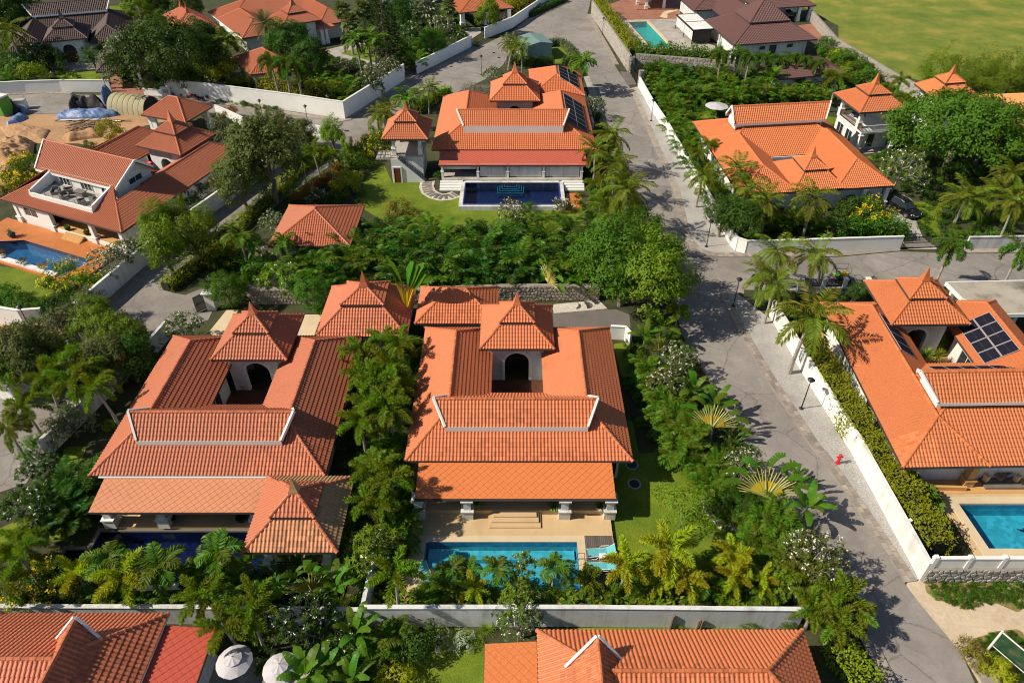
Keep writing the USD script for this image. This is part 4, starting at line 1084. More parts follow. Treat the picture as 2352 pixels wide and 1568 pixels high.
LAWNS=[KP(1,0,(780,1230),(900,1130),(960,1260),(1180,1260),(1190,1340),(1300,1390),(1440,1340),(1430,1450),(1786,1450),(1900,1568),(1300,1590),(900,1530),(700,1400)),KP(2,0,(-300,1440),(540,1420),(560,1568),(-300,1600)),KP(2,2,(770,20),(1120,-40),(1260,60),(1310,220),(1370,300),(1420,440),(1600,520),(1590,680),(1300,900),(760,960),(735,640),(705,420)),PP((1408,790),(1448,785),(1440,900),(1470,1060),(1440,1060),(1430,880),(1410,800)),KP(0,1,(-60,260),(240,300),(390,350),(390,430),(300,510),(-60,480)),KP(0,0,(1590,900),(1690,880),(1680,990),(1580,980)),KP(0,0,(755,45),(890,40),(890,75),(760,72)),KP(1,0,(575,365),(760,300),(890,330),(850,420),(780,420)),KP(2,0,(1300,755),(1450,740),(1470,820),(1290,835)),KP(2,0,(280,330),(400,325),(430,380),(410,440),(285,440)),KP(3,0,(1040,1390),(1250,1400),(1270,1480),(1240,1640),(1120,1580)),KP(3,0,(435,800),(560,815),(520,870),(490,850)),KP(3,0,(730,1080),(850,1075),(830,1130)),KP(0,2,(-40,520),(120,450),(420,430),(480,500),(440,590),(200,600),(60,650),(-40,640)),KP(1,2,(1040,1300),(1300,1180),(1560,1210),(1600,1290),(1600,1640),(960,1640)),KP(2,2,(230,1195),(700,1185),(1786,1192),(1786,1225),(230,1225)),KP(0,0,(390,500),(740,490),(740,560),(380,570)),KP(0,2,(440,-60),(600,-60),(560,40),(420,120)),PP((785,990),(800,760),(815,760),(800,990)),KP(3,1,(1120,-40),(1250,-40),(1250,50),(1150,60))]
for g in getattr(unary_union(LAWNS),'geoms',[]):
 sheet_poly('lawn',g,.026,LAWN)
sheet_poly('driveway',KP(2,1,(322,590),(560,570),(760,565),(850,600),(860,690),(720,692),(330,690)),.03,ASPHALT_D)
sheet_poly('driveway',KP(3,0,(860,1400),(1000,1330),(1050,1440),(1130,1640),(1240,1720),(1030,1720),(900,1560)),.03,CONCRETE)
sheet_poly('driveway',KP(1,0,(490,350),(820,270),(850,290),(600,370),(800,420),(1000,480),(1130,500),(1050,560),(900,560),(700,470)),.03,CONCRETE)
sheet_poly('driveway',KP(0,0,(760,520),(960,560),(1010,620),(1000,662),(770,640)),.03,BRICKP)
sheet_poly('driveway',KP(3,0,(255,180),(370,165),(505,265),(395,275)),.03,BRICKP)
sheet_poly('driveway',KP(1,1,(300,600),(480,600),(440,760),(290,755)),.03,SANDL)
sheet_poly('driveway',KP(0,1,(1440,720),(1560,570),(1640,570),(1560,760),(1480,760)),.03,SANDL)
sheet_poly('driveway',KP(1,0,(1440,200),(1570,190),(1570,230),(1500,275),(1440,270)),.03,CONCRETE)
sheet_poly('terrace',KP(2,0,(700,50),(900,20),(1200,60),(1180,180),(1290,260),(1440,320),(1450,360),(880,330),(780,150)),.028,CONCRETE)
sheet_poly('terrace',KP(2,0,(690,40),(870,-20),(1200,-20),(1200,130),(1100,135),(800,140)),.032,BRICKP)
sheet_poly('terrace',KP(2,0,(415,1335),(520,1330),(525,1440),(425,1450)),.034,TERRA)
sheet_poly('garden_path',KP(2,0,(1060,120),(1085,85),(1185,55),(1185,75),(1115,95),(1110,130)),.04,SANDL)
sheet_poly('gravel_bed',KP(2,1,(322,560),(330,530),(640,500),(700,560),(560,572),(330,592)),.034,WHITEGRAVEL)
sheet_poly('gravel_bed',KP(1,2,(1010,450),(1115,420),(1110,560),(1010,560)),.034,WHITEGRAVEL)
sheet_poly('terrace',KP(0,2,(1370,1640),(1420,1450),(1490,1390),(1786,1390),(1786,1640)).union(KP(1,2,(-40,1640),(-40,1400),(450,1395),(430,1640))),.03,OLDCONC)
sheet_poly('lane',PP((-60,1060),(60,985),(130,1000),(60,1110),(-60,1150)),.024,ASPHALT)
deck=sbox(-7.5,26.2,7.45,33.9).difference(Polygon([(-6.3,31.35),(-6.3,27.5),(4.75,27.5),(4.75,31.35)])).difference(sbox(5.35,26.2,7.4,31.9))
dk=Thing('pool_deck','sandstone paved deck round the turquoise pool','deck',(0,30,0),kind='structure')
sheet_poly('paving',deck.difference(sbox(-6.9,26.9,5.35,31.9)),.30,SAND,parent=dk,thick=.29)
sheet_poly('coping',sbox(-6.9,26.9,5.35,31.9).difference(Polygon([(-6.3,31.35),(-6.3,27.5),(4.75,27.5),(4.75,31.35)])),.312,SANDL,parent=dk,thick=.3)
n=15
for i in range(n):
 x0=5.36+(7.4-5.36)*i/n
 slab(dk,'board',F0,x0+.008,x0+(7.4-5.36)/n-.008,26.2,31.9,.01,.30+.004*(i%3),DECKW)
dk=Thing('pool_deck','sandy paved terrace round the right villa pool','deck',F4.loc(10,-2),kind='structure')
pr4=[(34.45,34.9),(34.65,30.75),(48,30.7),(48,34.9)]
terr=Polygon([(31.6,36.6),(33.4,33.3),(33.6,28.7),(49,28.7),(49,36.9),(31.5,36.8)])
sheet_poly('paving',terr.difference(Polygon(pr4)),.26,SAND,parent=dk,thick=.25)
pool('bright cyan pool on the sandy terrace of the right villa',pr4,.28,1.5,POOL_C,WATER,.65,SANDL,edge=POOL_B,cz=.03)
sheet_poly('veranda',Polygon([F4.W(1.5,.5)[:2],F4.W(3,-.2)[:2],F4.W(17,-.3)[:2],F4.W(17,2)[:2],F4.W(1.2,2)[:2]]),.3,OCHRE,thick=.28)
sheet_poly('gravel_strip',Polygon(PL((1790,790),(1812,800),(2075,1110),(2140,1240),(2105,1275),(2040,1130))).buffer(0),.02,SOIL)
def offset_line(pts,d):
 l=LineString(pts).parallel_offset(abs(d),'left' if d>0 else 'right',join_style=2)
 c=list(l.coords)
 return c if d>0 else(c if np.hypot(*(np.array(c[0])-pts[0]))<np.hypot(*(np.array(c[-1])-pts[0]))else c[::-1])
def paver_strip(label,pts,width,side,rows=2,limit=60,z=.11,size=.55):
 """a kerb strip of brick pavers along the road edge; side +1 = strip lies to the left of the line"""
 t=Thing('paved_kerb',label,'kerb',(*pts[0],0),kind='structure')
 l=LineString(pts)
 pg=l.buffer(width*side,single_sided=True,join_style=2)
 sheet_poly('bed',pg,z-.02,KERB,parent=t,thick=z-.02)
 n=int(l.length/size)
 items=[]
 rnd=random.Random(len(pts)*7)
 for r in range(rows):
  for i in range(n):
   s0=(i+(.5 if r%2 else 0))*size
   s1=s0+size*.93
   if s1>l.length:
    continue
   a,b=np.array(l.interpolate(s0).coords[0]),np.array(l.interpolate(s1).coords[0])
   d=(b-a)/(np.linalg.norm(b-a)+1e-9);nrm=np.array([-d[1],d[0]])*side
   o0,o1=.10+(width-.14)*r/rows+.02,.10+(width-.14)*(r+1)/rows-.02
   zt=z+rnd.uniform(-.006,.012)
   c=[a+nrm*o0,b+nrm*o0,b+nrm*o1,a+nrm*o1]
   if side<0:
    c=c[::-1]
   m=MB().box8([(*p,z-.03)for p in c]+[(*p,zt)for p in c]).mesh()
   items.append((np.hypot(*(a-[0,0])),m))
 items.sort(key=lambda x:x[0])
 for _,m in items[:limit]:
  add(t,'paver',m,PAVER)
 if items[limit:]:
  add(t,'pavers',joined([m for _,m in items[limit:]]),PAVER,kind='stuff')
 return pg
R1=PL((2076,1338),(2016,1246),(1942,1136),(1879,1047),(1862,1030),(1756,868),(1708,786),(1681,737),(1661,697),(1651,677),(1655,665),(1675,661),(1708,665))
PG1=paver_strip('brick paver kerb strip along the right side of the main road below the junction',R1,.95,-1,limit=110)
R2=PL((1742,591),(1641,592),(1595,579),(1578,559),(1563,530),(1558,500),(1545,443),(1521,383),(1495,327),(1468,260),(1445,205))
PG2=paver_strip('brick paver kerb strip along the main road above the junction',R2,1.0,-1,limit=60,size=.6)
paver_strip('brick paver kerb beside the upper road by the stone wall',PL((1410,150),(1361,60),(1348,34)),1.0,-1,limit=10,size=.8)
paver_strip('paver kerb at the bottom of the road behind the bottom villa hedge',PL((1920,1385),(1975,1468),(2042,1600)),.95,1,limit=60)
paver_strip('short paved kerb at the volleyball corner',PL((2290,1640),(2225,1512)),.9,-1,limit=20)
paver_strip('kerb along the upper left road below the long white wall',PL((0,221),(100,215),(160,218)),1.2,1,limit=0,size=.9)
paver_strip('kerb along the road under the long white wall',PL((333,221),(466,234),(595,254),(681,267),(781,281),(806,277),(827,258),(914,201),(964,171)),1.2,1,limit=0,size=.9)
paver_strip('kerb under the white wall right of the black gate',PL((980,166),(1080,118),(1095,110)),1.1,1,limit=0,size=.9)
paver_strip('kerb on the far side of the cross street before the low white wall',PL((2066,577),(1922,590),(1760,590)),.9,-1,limit=24,size=.7)
paver_strip('kerb at the right end of the cross street',PL((2400,581),(2209,582)),.9,-1,limit=0,size=.7)
pv=Polygon(R1[:-1]+PL((1775,739),(1812,802),(1846,862),(1959,1045),(2112,1330))).buffer(0).difference(PG1)
sheet_poly('pavement',pv,.09,GRAVEL)
pv=Polygon(R2+PL((1466,200),(1495,253),(1528,303),(1581,400),(1635,493),(1655,522),(1675,562),(1688,576),(1708,583),(1742,583))).buffer(0).difference(PG2)
sheet_poly('pavement',pv,.09,GRAVEL)
sheet_poly('pavement',PP((1742,591),(1742,583),(2069,570),(2066,577),(1922,590)),.07,CONCRETE)
sheet_poly('pavement',PP((1371,215),(1352,175),(1340,178),(1362,240),(1380,290),(1394,290)),.05,CONCRETE)
sheet_poly('gateway',KP(2,0,(785,495),(850,500),(905,585),(835,588)),.03,ASPHALT_D)
for i,(c,r,x,y,w)in enumerate(((1,0,648,905,'on the road below the wall corner'),(1,0,1660,367,'on the upper road before the palms'),(1,0,1745,358,'on the upper road beside the palm trunk'),(1,0,1695,400,'on the upper road nearest the palms'),(2,2,885,197,'on the lawn beside the middle veranda'),(2,2,868,66,'on the lawn in the shade of the middle villa eave'),(0,1,430,1215,'on the lane at the left between palms'))):
 p=k(c,r,x,y)
 t=Thing('manhole_cover','round iron manhole cover '+w,'manhole',(p[0],p[1],.03))
 add(t,'rim',MB().lathe((p[0],p[1],.021),[(.55,0),(.55,.03),(.44,.034),(.42,.02)],20).mesh(),CONCRETE)
 add(t,'lid',MB().lathe((p[0],p[1],.024),[(.42,.012),(.2,.016),(.001,.016)],20).mesh(),METALD)
sheet_poly('pool_deck',DECK6,.2,TERRA,label='orange terracotta deck round the blue pool',thick=.19)
# ------------------------------------------------------------------ walls
def wall_run(name,label,pts,h,th=.2,mat=None,cap=.05,cat='wall',base=0.0,capmat=None,heights=None):
 t=Thing(name,label,cat,(*pts[0],0))
 pts=[np.array(p)for p in pts]
 for i,(a,b)in enumerate(zip(pts,pts[1:])):
  d=(b-a)/np.linalg.norm(b-a)
  e=d*th/2
  hh=h if heights is None else heights[i]
  mb=MB().beam((*(a+e*(-1 if i==0 else .98)),base+hh/2),(*(b+e*.98),base+hh/2),th,hh)
  add(t,'panel',mb.mesh(),mat or WALLW)
  if cap:
   cb=MB().beam((*(a-e*(1.2 if i==0 else-1.0)),base+hh+cap/2+.002),(*(b+e*1.0),base+hh+cap/2+.002),th+.1,cap)
   add(t,'coping',cb.mesh(),capmat or mat or WHITE)
 return t
def stone_wall(name,label,pts,h,th=.4,mat=None,size=.45,limit=0,base=0.0,seed=1,faces=(1,),cat='wall',jmat=None):
 """random rubble: irregular stones standing proud of the joints, on the faces that can be seen"""
 mat=mat or STONE
 t=Thing(name,label,cat,(*pts[0],0))
 rng=np.random.default_rng(seed)
 pts=[np.array(p)for p in pts]
 core=MB()
 for a,b in zip(pts,pts[1:]):
  core.beam((*a,base+h/2),(*b,base+h/2),th,h)
 add(t,'core',core.mesh(),jmat or STONEJ)
 st=[]
 for a,b in zip(pts,pts[1:]):
  L=np.linalg.norm(b-a);d=(b-a)/L
  for fc in faces:
   nrm=np.array([d[1],-d[0]])*fc
   n=int(L*h/size**2*1.15)
   gx,gy=max(1,int(L/size)),max(1,int(h/size*1.2))
   P=np.array([[(i+rng.uniform(.1,.9)+.5*(j%2))*L/gx,(j+rng.uniform(.15,.85))*h/gy]for i in range(-2,gx+2)for j in range(-2,gy+2)])
   vo=Voronoi(P);clip=sbox(0,0,L,h)
   for ri in vo.point_region:
    reg=vo.regions[ri]
    if-1 in reg or not reg:
     continue
    pg=Polygon(vo.vertices[reg]).intersection(clip).buffer(-.018)
    if pg.is_empty or pg.geom_type!='Polygon' or pg.area<.01:
     continue
    ring=np.array(pg.exterior.coords)[:-1]
    if len(ring)>8:
     ring=ring[::2]
    if not Polygon(ring).exterior.is_ccw:
     ring=ring[::-1]
    c=ring.mean(0);pr=rng.uniform(.03,.08)
    def to(p,o):
     return np.array([*(a+d*p[0]+nrm*(th/2+o)),base+p[1]])
    m=len(ring)
    v=[to(q,-.02)for q in ring]+[to(c+(q-c)*.8,pr)for q in ring]+[to(c,pr+.015)]
    f=[x for i in range(m)for x in([i,(i+1)%m,m+(i+1)%m],[i,m+(i+1)%m,m+i],[m+i,m+(i+1)%m,2*m])]
    f=np.array(f)
    st.append((np.linalg.norm(v[-1]-EYE),(np.array(v),f if fc>0 else f[:,::-1])))
 st.sort(key=lambda x:x[0])
 for _,m in st[:limit]:
  add(t,'stone',m,mat)
 if st[limit:]:
  add(t,'stones',joined([m for _,m in st[limit:]]),mat,kind='stuff')
 return t
wall_run('boundary_wall','long white wall along the bottom of the middle villa garden, streaked with palm shadows',[(-9.75,25.0),(5.2,25.0),(18.8,24.85)],2.2,.2,WALLG,.06)
wall_run('boundary_wall','grey white wall along the bottom of the left villa garden behind the yellow flowering bushes',[(-45,25.3),(-21.5,25.2),(-9.75,25.0)],1.9,.2,WALLG,.06)
wall_run('boundary_wall','thin white wall running back between the left and middle villa gardens',[(-9.75,25.1),(-9.5,33)],1.9,.18,WALLG,.05)
wall_run('boundary_wall','tall white wall of the right villa along the gravel pavement under a hedge',PL((1768,726),(1775,739),(1812,802),(1846,862),(1959,1045),(2112,1330)),2.0,.22,WALLW,.05)
t=stone_wall('retaining_wall','grey rubble stone wall topped by white fence panels below the right villa pool',[k(3,2,1112,856)[:2],k(3,2,1850,857)[:2]],1.5,.4,STONE,.42,140,seed=3)
w0,w1=k(3,2,1112,856)[:2],k(3,2,1850,857)[:2]
mb=MB().beam((*(w0+[0,.05]),2.0),(*(w1+[0,.05]),2.0),.14,1.0);add(t,'white_panel',mb.mesh(),WHITE)
mb=MB().beam((*(w0+[0,.05]),2.54),(*(w1+[0,.05]),2.54),.26,.07);add(t,'coping',mb.mesh(),WHITE)
for i in range(4):
 x=w0[0]+.2+i*2.35
 add(t,'pillar',MB().box8([(x+a*.14,w0[1]+.05+b*.14,z)for z in(1.45,2.72)for a,b in((-1,-1),(1,-1),(1,1),(-1,1))]).mesh(),WHITE)
wall_run('boundary_wall','white wall of the upper right villa along the main road, overhung by palms',PL((1466,200),(1495,253),(1528,303),(1581,400),(1635,493),(1655,522),(1675,562),(1688,576),(1708,583),(1757,583),(2062,573)),1.8,.2,WHITE,.05)
wall_run('boundary_wall','white wall along the cross street right of the black gate',PL((2215,573),(2400,570)),1.7,.2,WALLG,.05)
wall_run('boundary_wall','long white wall between the upper left road and the orange villa, palms behind it',[k(0,0,1165,660)[:2],k(0,0,1440,690)[:2],k(0,0,1786,735)[:2],k(1,0,300,770)[:2],k(1,0,635,822)[:2],k(1,0,1045,555)[:2]],2.9,.25,WHITE,.06)
wall_run('boundary_wall','white wall right of the black gate at the upper road',[k(1,0,1130,510)[:2],k(1,0,1225,470)[:2],k(1,0,1505,325)[:2]],2.3,.25,WHITE,.06)
wall_run('boundary_wall','white wall at the top beyond the carport gate',[k(1,0,1600,268)[:2],k(1,0,1786,195)[:2],k(2,0,130,135)[:2],k(2,0,330,0)[:2]],2.3,.25,WHITE,.06)
wall_run('boundary_wall','low white curved wall in front of the dark brown villa',[k(0,0,-60,655)[:2],k(0,0,180,642)[:2],k(0,0,430,634)[:2]],2.1,.25,WHITE,.05)
wall_run('boundary_wall','white wall panel beside the brick drive of the dark brown villa',[k(0,0,440,634)[:2],k(0,0,770,636)[:2]],2.1,.25,WHITE,.05)
wall_run('boundary_wall','short low white wall with the letterbox pillar beside the brick drive',[k(0,0,1003,655)[:2],k(0,0,1130,665)[:2]],1.1,.25,WHITE,.05)
t=Thing('letterbox_pillar','white gate pillar with letterbox panel at the brick drive','pillar',k(0,0,1155,668))
p_=k(0,0,1155,668)
add(t,'pillar',MB().box8([(p_[0]+a*.8,p_[1]+b*.3,z)for z in(0,1.75)for a,b in((-1,-1),(1,-1),(1,1),(-1,1))]).mesh(),WHITE)
add(t,'letterbox',MB().box8([(p_[0]+a*.45,p_[1]-.32+b*.03,z)for z in(.75,1.4)for a,b in((-1,-1),(1,-1),(1,1),(-1,1))]).mesh(),CONCRETE)
wall_run('boundary_wall','white wall of the upper left villa along the shaded lane, bushes spilling over it',PL((190,735),(230,700),(336,607),(440,525),(526,462),(640,382),(700,340)),2.2,.22,WALLW,.05)
wall_run('boundary_wall','white wall behind the lawn beside the upper left villa carport, between shrubs',PL((500,268),(527,279),(562,296)),1.9,.2,WHITE,.05)
wall_run('boundary_wall','white wall glimpsed between shrubs at the lane corner',PL((640,295),(690,305),(740,318)),1.9,.2,WHITE,.05)
wall_run('boundary_wall','low white wall at the left edge below the hedge',PL((-60,735),(0,742),(60,752),(110,748)),2.2,.2,WHITE,.05)
wall_run('boundary_wall','white side wall of the left villa along the lane at the left',PL((390,775),(360,810),(300,860),(230,930),(160,1000),(110,1050)),1.9,.2,WALLG,.05)
wall_run('boundary_wall','dark edged wall corner beside the drive of the middle villa',[k(2,1,722,765)[:2],k(2,1,815,770)[:2],k(2,1,850,815)[:2]],1.6,.2,WHITE,.05)
wall_run('boundary_wall','white wall along the shaded pavement right of the upper middle villa',[k(2,0,540,680)[:2],k(2,0,600,900)[:2]],1.2,.2,WALLG,.04)
stone_wall('retaining_wall','brown rubble retaining wall behind the middle villa garages',[k(1,1,0,520)[:2],k(1,1,560,520)[:2],k(1,1,1100,520)[:2],k(1,1,1786,495)[:2],k(2,1,640,495)[:2]],1.9,.5,STONEB,.4,60,seed=5)
stone_wall('retaining_wall','stone wall beside the black gate of the left villa, under bushes',[k(0,1,1600,480)[:2],k(0,1,1786,500)[:2],k(1,1,0,520)[:2]],1.7,.5,STONEB,.5,30,seed=6)
stone_wall('stone_wall','grey rubble stone wall with black wall lamps above the palm thicket',[k(2,0,885,492)[:2],k(2,0,1460,540)[:2],k(2,0,1570,550)[:2]],3.3,.4,STONE,.62,90,seed=7)
stone_wall('stone_wall','grey rubble stone wall along the upper road under a clipped hedge',[k(2,0,592,105)[:2],k(2,0,720,300)[:2],k(2,0,850,502)[:2]],3.2,.4,STONE,.62,60,seed=8,faces=(1,))
stone_wall('stone_wall','pale stone wall between the maroon villa and the field',[k(3,0,330,120)[:2],k(3,0,520,345)[:2],k(3,0,930,600)[:2],k(3,0,1100,690)[:2]],2.3,.4,STONE,.7,0,seed=9)
stone_wall('stone_wall','dark cross wall of stone between the maroon villa drive and the garden',[k(3,0,395,335)[:2],k(3,0,520,345)[:2]],2.0,.4,STONED,.6,0,seed=10)
stone_wall('garden_edging','pale stone edging curving round the shrub bed on the big lawn',[k(2,2,x,y)[:2]for x,y in((1370,290),(1385,380),(1430,445),(1500,500),(1600,515))],.35,.5,WHITEGRAVEL,.3,20,seed=11,faces=(1,-1),cat='edging')
for i,(x,y)in enumerate(((960,445),(1070,455),(1172,463),(1285,470),(1385,478),(1490,485))):
 p_=k(2,0,x,y,1.75)
 base_=LineString([k(2,0,885,492)[:2],k(2,0,1460,540)[:2],k(2,0,1570,550)[:2]])
 q_=base_.interpolate(base_.project(Point(p_[:2])))
 t=Thing('wall_lamp',['first black wall lamp on the grey stone wall, nearest the road','second black wall lamp on the grey stone wall from the road','third black wall lamp on the grey stone wall from the road','fourth black wall lamp on the grey stone wall from the road','fifth black wall lamp on the grey stone wall, left of the palm trunk','last black wall lamp on the grey stone wall, right of the palm trunk'][i],'wall lamp',(q_.x,q_.y-.28,1.7),group='black lamps on the grey stone wall')
 add(t,'lamp_body',MB().box8([(q_.x+a*.13,q_.y-.36+b*.09,z)for z in(1.5,1.95)for a,b in((-1,-1),(1,-1),(1,1),(-1,1))]).mesh(),METALD)
 add(t,'bracket',MB().box8([(q_.x+a*.05,q_.y-.25+b*.06,z)for z in(1.6,1.7)for a,b in((-1,-1),(1,-1),(1,1),(-1,1))]).mesh(),METALD)
for c,r,x,y,lb in((2,0,850,500,'grey stone gate pillar at the end of the upper stone wall'),(2,0,912,598,'grey stone gate pillar at the top of the white roadside wall')):
 p_=k(c,r,x,y)
 stone_wall('gate_pillar',lb,[(p_[0]-.1,p_[1]),(p_[0]+.75,p_[1]+.1)],2.9,.8,STONE,.5,0,seed=12,faces=(1,-1),cat='pillar')
 # ------------------------------------------------------------------ plants: one of each kind, then copies
L_COCO=leafmat('coconut_leaf',(.10,.155,.012),(.40,.39,.03),.30,.40,(.38,.27,.06))
L_FOX=leafmat('foxtail_leaf',(.11,.19,.010),(.36,.39,.02),.32,.42)
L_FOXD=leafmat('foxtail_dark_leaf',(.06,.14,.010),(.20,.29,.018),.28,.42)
L_FOXY=leafmat('foxtail_yellow_leaf',(.28,.33,.012),(.60,.57,.03),.32,.42)
L_ARECA=leafmat('areca_leaf',(.065,.15,.008),(.28,.36,.02),.30,.36,(.40,.26,.04))
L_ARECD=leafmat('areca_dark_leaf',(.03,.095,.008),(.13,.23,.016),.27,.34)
L_BAN=leafmat('banana_leaf',(.06,.15,.008),(.20,.32,.03),.32,.35,(.36,.24,.06))
L_STALK=leafmat('fan_stalk',(.36,.36,.09),(.58,.55,.24),.1,.45,spread=.01)
L_FANB=leafmat('fan_base',(.50,.36,.015),(.62,.46,.03),.1,.45,spread=.01)
L_TREE=leafmat('bright_tree_leaf',(.045,.125,.006),(.19,.32,.014),.30,.42,spread=.015)
L_RAIN=leafmat('rain_tree_leaf',(.05,.12,.008),(.19,.28,.016),.28,.5,spread=.015)
L_TREEY=leafmat('yellowish_tree_leaf',(.10,.19,.007),(.33,.41,.018),.30,.42,spread=.015)
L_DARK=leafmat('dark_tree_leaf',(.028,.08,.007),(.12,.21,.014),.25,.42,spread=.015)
L_OLIVE=leafmat('olive_tree_leaf',(0.069,0.094,0.016),(0.252,0.262,0.062),.25,.45,spread=.015)
L_GREY=leafmat('grey_green_leaf',(0.099,0.123,0.049),(0.268,0.285,0.124),.2,.5)
L_PLUM=leafmat('frangipani_leaf',(0.069,0.109,0.016),(0.252,0.27,0.051),.25,.34)
L_FLW=M('white_petals',{'p':('principled_bsdf',{'base_color':(.78,.74,.66),'roughness':.6})},[])
L_FLY=leafmat('yellow_petals',(.62,.46,.01),(.78,.60,.02),.25,.5,spread=.01)
L_YEL=leafmat('yellow_shrub_leaf',(.24,.28,.010),(.66,.58,.02),.28,.45,spread=.02)
L_LIME=leafmat('lime_shrub_leaf',(0.137,0.232,0.009),(0.394,0.495,0.02),.3,.42,spread=.02)
L_ORNG=leafmat('croton_leaf',(0.183,0.116,0.013),(0.662,0.255,0.022),.25,.42)
L_RED=leafmat('brown_red_leaf',(0.107,0.087,0.016),(0.347,0.18,0.034),.25,.45)
L_FAN=leafmat('fan_palm_leaf',(0.107,0.145,0.038),(0.315,0.33,0.113),.22,.42)
L_SILV=leafmat('silver_palm_leaf',(0.244,0.29,0.185),(0.536,0.57,0.371),.18,.45)
L_DATE=leafmat('date_palm_leaf',(0.137,0.145,0.049),(0.378,0.33,0.113),.18,.45)
L_YUC=leafmat('yucca_leaf',(0.152,0.217,0.013),(0.536,0.54,0.056),.22,.4)
L_PINE=leafmat('pine_needle',(0.03,0.065,0.011),(0.11,0.15,0.022),.15,.5)
L_HEDGE=leafmat('hedge_leaf',(.17,.26,.008),(.50,.54,.03),.28,.42)
L_TWIG=varied('dry_twig',(.20,.16,.13),.9,.2,3)
SHAFT=varied('crownshaft',(.16,.22,.05),.5,.1,3)
def leaves(P,D,N,L,Wd):
 """pointed leaves: roots P, directions D, face normals N, lengths L, widths Wd; two triangles each"""
 D=D/(np.linalg.norm(D,axis=1,keepdims=True)+1e-9)
 S=np.cross(D,N);S/=np.linalg.norm(S,axis=1,keepdims=True)+1e-9
 L,Wd=np.broadcast_to(L,(len(P),))[:,None],np.broadcast_to(Wd,(len(P),))[:,None]
 U=np.cross(S,D)
 mid=P+D*L*.45+U*L*.05
 v=np.stack([P,mid+S*Wd/2,P+D*L-U*L*.04,mid-S*Wd/2],1).reshape(-1,3)
 i=np.arange(len(P))[:,None]*4
 return v,np.vstack([i+[0,1,2],i+[0,2,3]])
def rachis(az,el,L,droop,n=10,power=1.3):
 t=np.linspace(0,1,n)
 a=el-droop*t**power
 ds=L/(n-1)
 r=np.concatenate([[0],np.cumsum(np.cos(a[:-1])*ds)]);z=np.concatenate([[0],np.cumsum(np.sin(a[:-1])*ds)])
 return np.stack([r*math.cos(az),r*math.sin(az),z],1),t
def frond(rng,az,el,L,droop,nl=22,ll=.75,lw=.07,sides=2,hang=.35,start=.10,fwd=.75,rr=.022,base=np.zeros(3)):
 pts,t=rachis(az,el,L,droop)
 pts=pts+base
 mb=MB();mb.tube(pts[::3]if len(pts)>6 else pts,np.linspace(rr,rr*.3,len(pts[::3])),3,cap=False)
 s=np.linspace(start,.99,nl)
 P=np.stack([np.interp(s,t,pts[:,i])for i in range(3)],1)
 T=np.stack([np.interp(s,t,np.gradient(pts[:,i]))for i in range(3)],1);T/=np.linalg.norm(T,axis=1,keepdims=True)
 side=np.array([-math.sin(az),math.cos(az),0.])
 up=np.cross(T,side)*-1;up=np.cross(np.broadcast_to(side,T.shape),T)*-1
 up=np.where(up[:,2:]<0,-up,up)
 prof=np.sin(np.pi*(.12+.80*s))**.7
 V=[]
 angs=np.linspace(0,2*np.pi,sides,endpoint=False)if sides>2 else[0,np.pi]
 for a in angs:
  j=rng.normal(0,.12,(nl,3))
  a_=a+(rng.uniform(-.4,.4,nl)if sides>2 else 0)
  c,sn=np.cos(a_),np.sin(a_)
  lat=side[None]*np.reshape(c,(-1,1))+up*np.reshape(sn,(-1,1))if sides>2 else side[None]*c+up*.25
  D=lat+T*fwd+j
  D[:,2]-=hang*(1 if sides==2 else .6)
  V.append(leaves(P+rng.normal(0,.01,P.shape),D,up+rng.normal(0,.25,up.shape),ll*prof*rng.uniform(.85,1.1,nl),lw))
 for v,f in V:
  mb.add(v,f)
 return mb.mesh()
PROTO={}
def proto(kind,parts,h):
 """parts: (name, mesh, material); h: height of the crown's middle. A class prim that the copies reference."""
 n=len(PROTO.setdefault(kind,[]))
 path=f'/World/{kind}_kind_{n}'
 stage.CreateClassPrim(path)
 used={}
 for name,mesh,mat in parts:
  i=used.get(name,0);used[name]=i+1
  v,f=mesh
  usdkit.mesh(stage,f'{path}/{name}'+(f'_{i:03d}' if i else ''),(np.asarray(v),np.asarray(f)),mat,False)
 PROTO[kind].append((path,h))
def trunk(h,r0,r1,lean=(0,0),rng=None,sides=7,bulge=0):
 z=np.linspace(0,h,7);t=z/h
 pts=np.stack([lean[0]*t**1.6,lean[1]*t**1.6,z],1)
 r=r0+(r1-r0)*t+bulge*np.exp(-((t-.08)/.08)**2)
 return MB().tube(pts,r,sides).mesh(),pts[-1]
def palm(kind,rng,h,nf,L,els,droop,mat,tmat=BARKG,lean=.3,tr=(.17,.11),shaft=0,**kw):
 (tm,top)=trunk(h,*tr,lean=(rng.normal(0,lean),rng.normal(0,lean)),bulge=.06)
 parts=[('trunk',tm,tmat)]
 if shaft:
  parts.append(('crownshaft',MB().tube([top-[0,0,.05],top+[0,0,shaft*.6],top+[0,0,shaft]],[tr[1]*1.35,tr[1]*1.2,tr[1]*.5],7).mesh(),SHAFT))
  top=top+[0,0,shaft]
 for i in range(nf):
  az=i*2.39996+rng.normal(0,.15)
  u=(i+.5)/nf
  el=math.radians(els[0]+(els[1]-els[0])*u+rng.normal(0,5))
  parts.append(('frond',frond(rng,az,el,L*rng.uniform(.88,1.08),droop*rng.uniform(.85,1.15),base=top+[0,0,.12*(1-u)],**kw),mat))
 proto(kind,parts,h+shaft)
